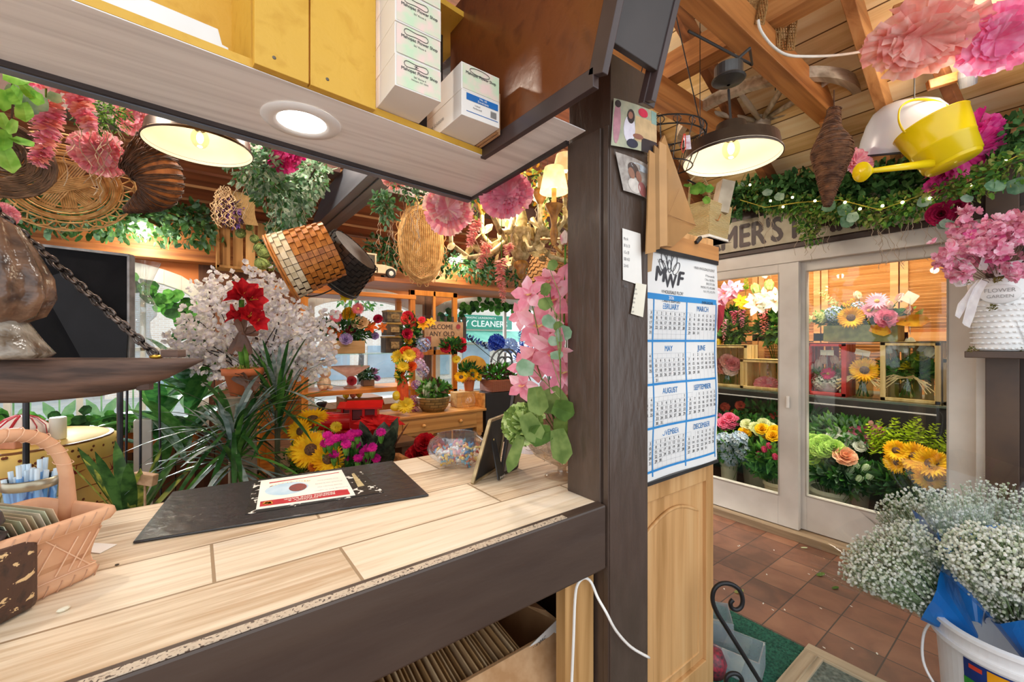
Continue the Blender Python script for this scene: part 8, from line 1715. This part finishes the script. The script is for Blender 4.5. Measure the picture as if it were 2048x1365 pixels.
b_ = shb(1815, 3.85); t = arr('tulip_jar', 'glass jar of white tulips and greenery tied with raffia in the pine crate', 'flower arrangement', b_, v_glass(.065, .15, 'e0f0d0'), [('white_tulip', CX(px, py, 3.82), f_tul(.07, 'f8f6ee', 'e8ead4', Z + d)) for px, py, d in [(1777, 708, Y * .3), (1790, 700, Y * .2), (1806, 706, Y * .1), (1820, 696, V((0, 0, 0))), (1851, 712, -Y * .4), (1858, 714, -Y * .6)]] + [('yellow_solidago', CX(1812, 738, 3.78), f_spk(.05, 'f0e040', 'd0c828', Z, .035)), ('yellow_solidago', CX(1842, 722, 3.8), f_spk(.06, 'd8d840', 'b8c030', Z, .035))], (b_ + Z * .2, (.08, .15, .06), 260, .09, [G1, petalmat('4c9a34', '2f7424'), G2])); raffia(b_, .14, 14).build('raffia_bow', t)
b_ = shb(1455, 3.85); arr('peony_vase', 'clear vase of pink and peach peonies in the tall pine crate', 'flower arrangement', b_, v_glass(.06, .12), [('peony', CX(px, py, 3.82), f_rose(.06, a)) for px, py, a in [(1440, 728, 'f4a8a8'), (1455, 722, 'f6c0b4'), (1466, 728, 'f4a4ac'), (1448, 736, 'f2b0a0'), (1462, 738, 'fbe4dc'), (1434, 738, 'f0c8a8')]], (b_ + Z * .14, (.06, .08, .04), 100, .04, [G1]))
# lilies upper left
b_ = shb(1540, 3.95, zs); arr('white_lily_vase', 'vase of white lilies with hanging coral amaranth in the cooler behind the left door', 'flower arrangement', V((4.15, b_.y, zs)), v_glass(.07, .2), [('white_lily', CX(px, py, 3.95), f_lily(r, 'fbfaf2', 'e8ecd4')) for px, py, r in [(1512, 612, .11), (1530, 595, .09), (1548, 605, .1), (1505, 600, .07), (1552, 590, .07)]] + [('lily_bud', CX(1514, 586, 3.95), f_tul(.09, 'c8d888', 'a0b860', Z + Y * .3)), ('lily_bud', CX(1538, 580, 3.95), f_tul(.09, 'd0dc98', 'a8bc68', Z)), ('coral_amaranth', CX(1526, 625, 3.92), f_spk(.2, 'f09c94', 'e88480', -Z, .035)), ('coral_amaranth', CX(1530, 620, 3.92), f_spk(.18, 'f0a8a0', 'e88c88', -Z - Y * .1, .03))], (V((4.05, b_.y, 1.55)), (.10, .18, .16), 260, .09, [G1, GD, G2]))
b_ = shb(1455, 3.95, zs); arr('pink_lily_vase', 'vase of pink lilies and yellow blooms in the cooler beside the calendar', 'flower arrangement', V((4.15, b_.y, zs)), v_glass(.07, .2), [('pink_lily', CX(px, py, 3.95), f_lily(r, a, 'e890b0')) for px, py, r, a in [(1450, 588, .11, 'f4b8cc'), (1466, 578, .1, 'f6c4d4'), (1440, 600, .09, 'f0a4bc'), (1475, 575, .07, 'f8d4dc')]] + [('yellow_bloom', CX(1482, 603, 3.94), f_lily(.07, 'f4d838', 'e8c020')), ('yellow_bloom', CX(1488, 612, 3.94), f_rose(.035, 'f4d030')), ('pink_amaranth', CX(1468, 622, 3.92), f_spk(.13, 'e87c98', 'd86484', -Z, .035)), ('pink_amaranth', CX(1484, 620, 3.92), f_spk(.16, 'e89cb4', 'd87c9c', -Z, .035)), ('pink_amaranth', CX(1448, 640, 3.92), f_spk(.2, 'f0b0c4', 'e090ac', -Z, .03)), ('green_leaf_stem', CX(1492, 580, 3.96), f_spk(.13, 'a8d040', '88b430', Z, .03))], (V((4.05, b_.y, 1.55)), (.10, .16, .18), 280, .09, [G1, GD, G2]))
# yellow tulips low left of the vase
arr('yellow_bud_vase', 'small vase of yellow buds at the far left of the cooler shelf', 'flower arrangement', shb(1436, 4.0, zs), v_glass(.04, .1), [('yellow_tulip', CX(1437, py, 3.98), f_tul(.06, 'f0d028', 'd8b418', Z + rv(.2))) for py in (690, 700, 710)], None)
# buckets on the cooler floor
PL = mn('c9c8b0', 'b0b098', .45, 6)
def v_bucket(r, h, mt=PL, nm='bucket'):
    def f(t, b): m = MB(mt); m.lathe(b, [(0, .001), (r * .78, .001), (r * .97, h * .88), (r * 1.08, h * .9), (r * 1.08, h), (r * .97, h), (r * .76, .02), (0, .02)], 28); m.build(nm, t, smooth=False)
    return f
zf = .013
def FB(px, x, z=zf): p = onx(px, 900, x); p.z = z; return p
def many(nm, L, x, f, j=.05): return [(nm, CX(px, py, x + U(-j, j)), f()) for px, py in L]
b_ = FB(1662, 3.88); arr('green_rose_bucket', 'bucket of lime green roses with one peach rose and white tulips on the cooler floor', 'flower arrangement', b_, v_bucket(.13, .28), many('green_rose', [(1625, 882), (1612, 880), (1640, 900), (1622, 915), (1652, 900), (1668, 895), (1678, 905), (1658, 925), (1640, 928), (1615, 925), (1648, 885), (1635, 890)], 3.78, lambda: f_rose(.058, 'c8e078', 'a4c858')) + [('peach_rose', CX(1690, 912, 3.74), f_rose(.07, 'f6c8a4', 'f0ac84')), ('peach_rose', CX(1645, 888, 3.8), f_rose(.045, 'f6c8a4'))] + many('white_tulip_bud', [(1698, 945), (1708, 938), (1722, 950), (1735, 958), (1715, 962), (1742, 950), (1728, 940)], 3.74, lambda: f_tul(.05, 'dce8c8', 'b8d098', (-Y * .6 + Z).normalized())), (b_ + V((-.06, -.1, .42)), (.12, .22, .12), 520, .1, [G1, GD, G3]))
b_ = FB(1700, 4.15); arr('lisianthus_bucket', 'bucket of white and magenta lisianthus on the cooler floor behind the green roses', 'flower arrangement', b_, v_bucket(.13, .3), many('white_lisianthus', [(1665, 872), (1680, 868), (1675, 880), (1690, 882), (1698, 890), (1706, 872), (1712, 884), (1700, 898), (1720, 893), (1655, 880), (1668, 862), (1686, 895), (1715, 870)], 4.0, lambda: f_rose(.04, 'fbf8ee', 'ecead8')) + many('magenta_lisianthus', [(1712, 862), (1722, 870), (1738, 866), (1742, 872), (1735, 885), (1744, 890), (1755, 862), (1748, 878)], 4.02, lambda: f_rose(.042, 'd83c74', 'f0a0bc')) + many('pink_bud', [(1731, 856), (1742, 852), (1752, 860)], 4.05, lambda: f_tul(.04, 'e8b0a8', 'd88c88')), (b_ + V((-.08, .0, .68)), (.12, .28, .14), 620, .07, [G1, G3, G2]))
b_ = FB(1850, 3.85); arr('sunflower_bucket', 'bucket of big yellow sunflowers with goldenrod on the cooler floor at right', 'flower arrangement', b_, v_bucket(.13, .3, mn('3c3632', '2a2522', .5)), [('sunflower', CX(px, py, 3.74 + U(-.04, .04)), f_sunn(r, V((-1, -.3 + U(-.3, .3), .35 + U(-.2, .2))))) for px, py, r in [(1792, 902, .075), (1830, 915, .10), (1862, 928, .10), (1796, 926, .08), (1820, 936, .07), (1858, 955, .09), (1885, 930, .07), (1880, 942, .06)]] + [('goldenrod', CX(px, py, 3.9), f_spk(.18, 'c8d838', 'a8bc28', (Z + Y * d).normalized(), .05)) for px, py, d in [(1775, 890, .3), (1785, 885, -.1), (1800, 890, -.3), (1765, 895, .5), (1825, 892, 0), (1850, 895, -.3), (1870, 905, -.5), (1840, 885, .1), (1880, 915, -.8), (1758, 905, .4)]], (b_ + V((-.05, .05, .45)), (.12, .28, .14), 460, .08, [GD, G1]))
b_ = FB(1458, 3.85); arr('hydrangea_bucket', 'tall pale vase of bluish white hydrangeas on the cooler floor at far left', 'flower arrangement', b_, v_bucket(.07, .32), [('hydrangea', CX(px, py, 3.76), f_ball(r, 'd4dce4', 'b8c8dc', 90)) for px, py, r in [(1448, 888, .09), (1460, 913, .08), (1488, 907, .075), (1478, 882, .075), (1432, 900, .07)]], (b_ + V((-.05, -.05, .46)), (.12, .26, .10), 300, .13, [G1, G2, GD]))
b_ = FB(1516, 4.1); arr('rose_bucket', 'bucket of pink, cream and yellow roses standing behind the hydrangeas', 'flower arrangement', b_, v_bucket(.13, .3), many('pink_rose', [(1436, 838), (1446, 846), (1458, 835), (1462, 848), (1450, 852), (1468, 842)], 3.9, lambda: f_rose(.05, 'f48ca8', 'ec6c90')) + many('cream_rose', [(1494, 850), (1512, 855), (1528, 848), (1508, 868), (1540, 855), (1520, 862)], 3.9, lambda: f_rose(.05, 'f2f0c8', 'dce0a0')) + many('yellow_rose', [(1490, 865), (1524, 858), (1532, 868), (1548, 862), (1546, 872)], 3.85, lambda: f_rose(.05, 'f8d020', 'e8b408')) + many('orange_mum', [(1480, 832), (1470, 828), (1495, 838)], 4.2, lambda: f_mum(.05, 'd89030', 'b86c20')), (b_ + V((-.1, .1, .62)), (.12, .42, .12), 520, .08, [GD, G1]))
b_ = FB(1556, 3.80); arr('tulip_bucket', 'pot of dark pink tulips wrapped in green leaves beside the left door stile', 'flower arrangement', b_, v_bucket(.10, .26, mn('cfc6a8', 'b8ae90', .5)), many('pink_tulip', [(1512, 905), (1530, 905), (1546, 908), (1552, 920), (1520, 915), (1540, 898)], 3.72, lambda: f_tul(.05, 'd84870', 'b8305c', (Z + Y * .3).normalized())), (b_ + V((-.02, .08, .42)), (.09, .16, .13), 260, .12, [G1, petalmat('6ca858', '44803c'), G2]))
b_ = FB(1600, 4.2); arr('dark_foliage_bucket', 'bucket of dark greenery with rust blooms at the back of the cooler', 'flower arrangement', b_, v_bucket(.13, .3), many('rust_bloom', [(1450, 815), (1480, 812), (1550, 830), (1580, 845)], 4.15, lambda: f_mum(.05, 'b8503c', '8c3428')), (b_ + V((0, .1, .72)), (.12, .5, .14), 420, .08, [GD]))
# ================= baby's breath in the bucket =================
kb2 = at(2028, 1340, 1.47); kb2.z = 0; kr = .20; kh = 1.42 - (1278 - 682.5) / F * 1.42
bk = thing('white_bucket', 'white plastic bucket with a colourful label at the lower right corner, holding gypsophila', 'bucket', kb2); BKW = mn('efeeee', 'e4e3e4', .35, 4)
m = MB(BKW); m.lathe(kb2, [(0, .001), (kr * .86, .001), (kr * .97, kh - .07), (kr * 1.05, kh - .07), (kr * 1.05, kh - .055), (kr * .99, kh - .055), (kr * 1.0, kh - .012), (kr * 1.07, kh - .012), (kr * 1.07, kh), (kr * .97, kh + .002), (kr * .94, kh - .02), (kr * .83, .02), (0, .02)], 56); m.build('body', bk, smooth=False)
nb = (CAM - kb2); nb.z = 0; nb.normalize(); sb_ = Z.cross(nb)
def bs(a, z, o=.002): d = nb * math.cos(a) + sb_ * math.sin(a); return kb2 + d * (kr * (.86 + .11 * z / (kh - .07)) + o) + Z * z
m = MB(BKW); m.tube(smooth([bs(-1.25, kh - .04, .01), bs(-1.4, kh - .12, .035), bs(-1.2, kh - .2, .05), bs(-.95, kh - .25, .04), bs(-.6, kh - .28, .03)]), .0045, 8); m.build('handle', bk, smooth=True)
def panel(mt, a0, a1, z0, z1, o, n_=10, nm='label_panel', par=None):
    m = MB(mt)
    for i in range(n_): p, q = a0 + (a1 - a0) * i / n_, a0 + (a1 - a0) * (i + 1) / n_; m.poly([bs(p, z0, o), bs(q, z0, o), bs(q, z1, o), bs(p, z1, o)])
    return m
lb = panel(mn('1c3c8c', '142a6c', .3, 8), -.62, .55, .06, kh - .085, .002).build('label_panel', bk)
panel(mn('f0a818', 'e89408', .3), -.30, .12, kh - .15, kh - .09, .003).build('yellow_block', lb); panel(mn('e04830', 'c83c28', .3), -.54, -.36, kh - .112, kh - .097, .003).build('red_block', lb); panel(mn('3c9c34', '2f8428', .3), -.62, .55, kh - .175, kh - .15, .003).build('green_band', lb)
tx = MB(mn('f6f6f2')); 
for i, ch in enumerate('SNIP-N-DRIP'): a = -.45 + i * .085; d = nb * math.cos(a) + sb_ * math.sin(a); text(tx, ch, bs(a, kh - .17, .004), Z.cross(d), Z, .022, 'CENTER', .02)
tx.build('lettering', lb)
WG = [petalmat('fdfdf8', 'f4f6ec', .35), petalmat('f8f9f0', 'eaeedd', .35), petalmat('e8ecd8', 'c8d4b0', .4)]; GS = mn('7c9464', '5c7448', .7, 30); BLF = mn('1878c8', '1464b0', .3, 6)
def gyp(lab, tip_px, t, root_off, R, n, sd, leafs=True):
    rng = random.Random(sd); root = kb2 + CR * root_off[0] + CF * root_off[1] + Z * (kh * .75); tip = at(tip_px[0], tip_px[1], t); ax = tip - root; L = ax.length; ax.normalize(); u, v = perp(ax)
    g = thing('gypsophila_bunch', lab, 'flower bouquet', V((root.x, root.y, .03)))
    g.location = root; parent_loc[g.name] = V(root)
    m = MB(GS); fl = MB()
    for i in range(n):
        a = rng.uniform(0, 6.283); q = math.sqrt(rng.uniform(0, 1)); s_ = rng.uniform(.40, 1.0) if i % 3 else rng.uniform(.75, 1.03); s_ = s_ * (1 - .16 * q * q); w_ = R * (s_ ** 1.2) * q + rng.uniform(-.01, .01)
        p = root + ax * (L * s_) + u * (math.cos(a) * w_) + v * (math.sin(a) * w_)
        if i % 7 == 0: w2 = w_ * .5; m.tube([root + ax * (L * .1), root + ax * (L * s_ * .6) + u * (math.cos(a) * w2) + v * (math.sin(a) * w2), p], .0012, 3, False)
        elif i % 2 == 0: m.tube([p - ax * .035 - (u * math.cos(a) + v * math.sin(a)) * .012, p], .0006, 3, False)
        fl.mat(WG[rng.choice((0, 0, 1, 1, 2))]); fl.ell(p, rng.uniform(.0034, .0066), None, 5, 3)
    m.build('stem', g, kind='stuff'); fl.build('white_floret', g, kind='stuff')
    # clear sleeve, printed blue towards the root
    sl = MB(glass('fbfdfe', .05, .06, 0)); k = 22
    def S(a_, s_): an = a_ * 6.2832; w_ = R * (s_ ** 1.2) * 1.03 + .012; w_ *= 1 + .05 * math.sin(an * 5 + s_ * 6); return root + ax * (L * s_) + u * (math.cos(an) * w_) + v * (math.sin(an) * w_)
    sl.grid(lambda a_, b_: S(a_, .1 + .91 * b_ + (.05 * math.sin(a_ * 12.6) if b_ > .99 else 0)), k, 10); slv = sl.build('clear_sleeve', g, smooth=True)
    bl = MB(BLF); cm = (CAM - tip).normalized(); ac = math.atan2(cm.dot(v), cm.dot(u)) / 6.2832
    n_ = 16
    for i in range(n_):
        f0, f1 = i / n_, (i + 1) / n_; a0 = ac - .34 + .68 * f0; a1 = ac - .34 + .68 * f1; top = lambda f: .30 + .62 * f ** 1.6
        for j in range(5):
            P = lambda a_, f, jj: S(a_, .08 + (top(f) - .08) * jj / 5) + (S(a_, .3) - (root + ax * L * .3)).normalized() * .003
            bl.poly([P(a0, f0, j), P(a1, f1, j), P(a1, f1, j + 1), P(a0, f0, j + 1)])
    bl.build('blue_band', slv); return g
gyp('gypsophila bunch leaning farthest left out of the white bucket', (1735, 1075), 1.72, (-.06, .05), .235, 4200, 1)
gyp('gypsophila bunch leaning back, behind the leftmost one', (1850, 1005), 1.98, (-.02, .10), .25, 4000, 2)
gyp('gypsophila bunch at the front right of the white bucket, nearest to us', (1972, 1070), 1.42, (.02, -.04), .18, 4200, 3)
gyp('gypsophila bunch at the back right of the white bucket', (1990, 1005), 2.05, (.05, .10), .24, 3000, 4)
gyp('gypsophila bunch at the right edge of the frame', (2095, 1050), 1.6, (.10, .0), .17, 1500, 5)
# ================= floor things =================
# wrought iron scroll stand
IRB = mn('2a2a2c', '1c1c1e', .35, 10, .4); m = MB(IRB); ti = 1.55
pts = [at(x, y, ti) for x, y in [(1466, 1200), (1461, 1207), (1464, 1217), (1474, 1220), (1483, 1213), (1485, 1198), (1478, 1180), (1462, 1169), (1443, 1168), (1429, 1179), (1425, 1200), (1433, 1225), (1450, 1252), (1480, 1300), (1505, 1340), (1522, 1368), (1545, 1410), (1575, 1470)]]
m.tube(smooth(pts), .008, 10); m.tube(smooth([at(x, y, ti) for x, y in [(1452, 1370), (1453, 1356), (1463, 1348), (1476, 1350), (1484, 1362), (1480, 1380), (1500, 1420)]]), .008, 10); e_ = pts[-1]; m.tube([e_, V((e_.x, e_.y, .012)), V((e_.x + .2, e_.y + .1, .012))], .008, 8); m.build('iron_scroll_stand', label='black wrought iron scroll of a stand beside the pine door', cat='stand', smooth=True)
# clear acrylic boxes
AC = glass('e6eef2', .22, .05, .18)
for (px, py, w_, d_, h, rz, lb_) in [(1462, 1330, .15, .24, .10, .25, 'clear acrylic box lying open on the turf mat, nearest the iron scroll'), (1432, 1262, .16, .13, .09, .6, 'clear acrylic box behind the nearer one on the turf mat')]:
    c = onz(px, py, .009); u = V((math.cos(rz), math.sin(rz), 0)); v = Z.cross(u); t = thing('acrylic_box', lb_, 'box', c); m = MB(AC)
    m.box(c + Z * .003, (w_, d_, .005), (u, v, Z)); 
    for s_ in (-1, 1): m.box(c + u * (s_ * w_ / 2) + Z * (h / 2 + .006), (.005, d_, h), (u, v, Z)); m.box(c + v * (s_ * (d_ / 2 - .004)) + Z * (h / 2 + .006), (w_ - .01, .005, h), (u, v, Z))
    m.build('clear_wall', t); m = MB(mn('c8c4b0', '8c9490', .3, 14)); m.box(c + Z * .012, (w_ * .8, d_ * .4, .012), (u, v, Z)); m.build('contents', t)
c = onz(1423, 1345, .009); m = MB(mn('a03040', '3c2a30', .4, 60)); m.lathe(c, [(0, 0), (.05, 0), (.06, .05), (.04, .10), (0, .1)], 20); m.build('red_pot', label='dark red speckled pot at the foot of the pine door', cat='pot', smooth=True)
# doormat in wooden frame
K0 = onz(1617, 1293, .02); fx, fy = K0.x, K0.y; dm = thing('framed_doormat', 'grey doormat in a worn wooden frame at the bottom edge of the floor', 'doormat', V((fx - .4, fy - .3, .001)))
WG2 = wood('b8a588', '8c7a60', 'y', 1, .7, 'cbbb9e'); m = MB(WG2); m.bbox(fx - .06, fx, fy - .7, fy, .0095, .035); m.build('frame_board', dm, bevel=.003); m = MB(wood('b8a588', '8c7a60', 'x', 1, .7, 'cbbb9e')); m.bbox(fx - .9, fx - .06, fy - .075, fy, .0095, .032); m.bbox(fx - .9, fx - .06, fy - .055, fy - .048, .03, .036); m.build('frame_board', dm, bevel=.002)
m = MB(mn('7c8478', '565e54', .95, 60, bs=.8)); m.bbox(fx - .9, fx - .06, fy - .7, fy - .075, .0095, .022); m.build('mat_pad', dm)
# fallen leaves and petals
for i, (px, py, s_, c_, lb_) in enumerate([(1645, 1152, .03, '6c8c3c', 'green leaf fallen on the tiles, nearest the tall bouquet'), (1673, 1178, .022, '5c7c38', 'small green leaf fallen on the tiles below the first leaf'), (1608, 1096, .02, 'c8cc9c', 'pale leaf fallen on the tiles near the cooler sill'), (1481, 1186, .03, 'a8b068', 'variegated leaf on the tiles beside the iron scroll')]):
    p = onz(px, py, .004); m = MB(petalmat(c_, None)); m.petal(p - CR * s_, CR + CF * U(-.5, .5), Z, s_ * 2, s_, .1, .15, 4, .1, .3); m.build('fallen_leaf', label=lb_, cat='leaf')
rng = random.Random(5)
for i, (px, py) in enumerate([(1480, 1093), (1548, 1102), (1534, 1151), (1449, 1180), (1526, 1209), (1548, 1222), (1644, 1219), (1705, 1215), (1651, 1298), (1478, 1094), (1620, 1150), (1570, 1222), (1707, 1300), (1755, 1310)]):
    p = onz(px, py, .003); m = MB(mn('f2efe6', 'e2ddcf', .6)); m.petal(p, CR * U(-1, 1) + CF, Z, .012, .008, .2, .2, 2, .4, .5); m.build('fallen_petal', label='tiny white petal fallen on the terracotta tiles', cat='petal', group='fallen petals on the tiles')
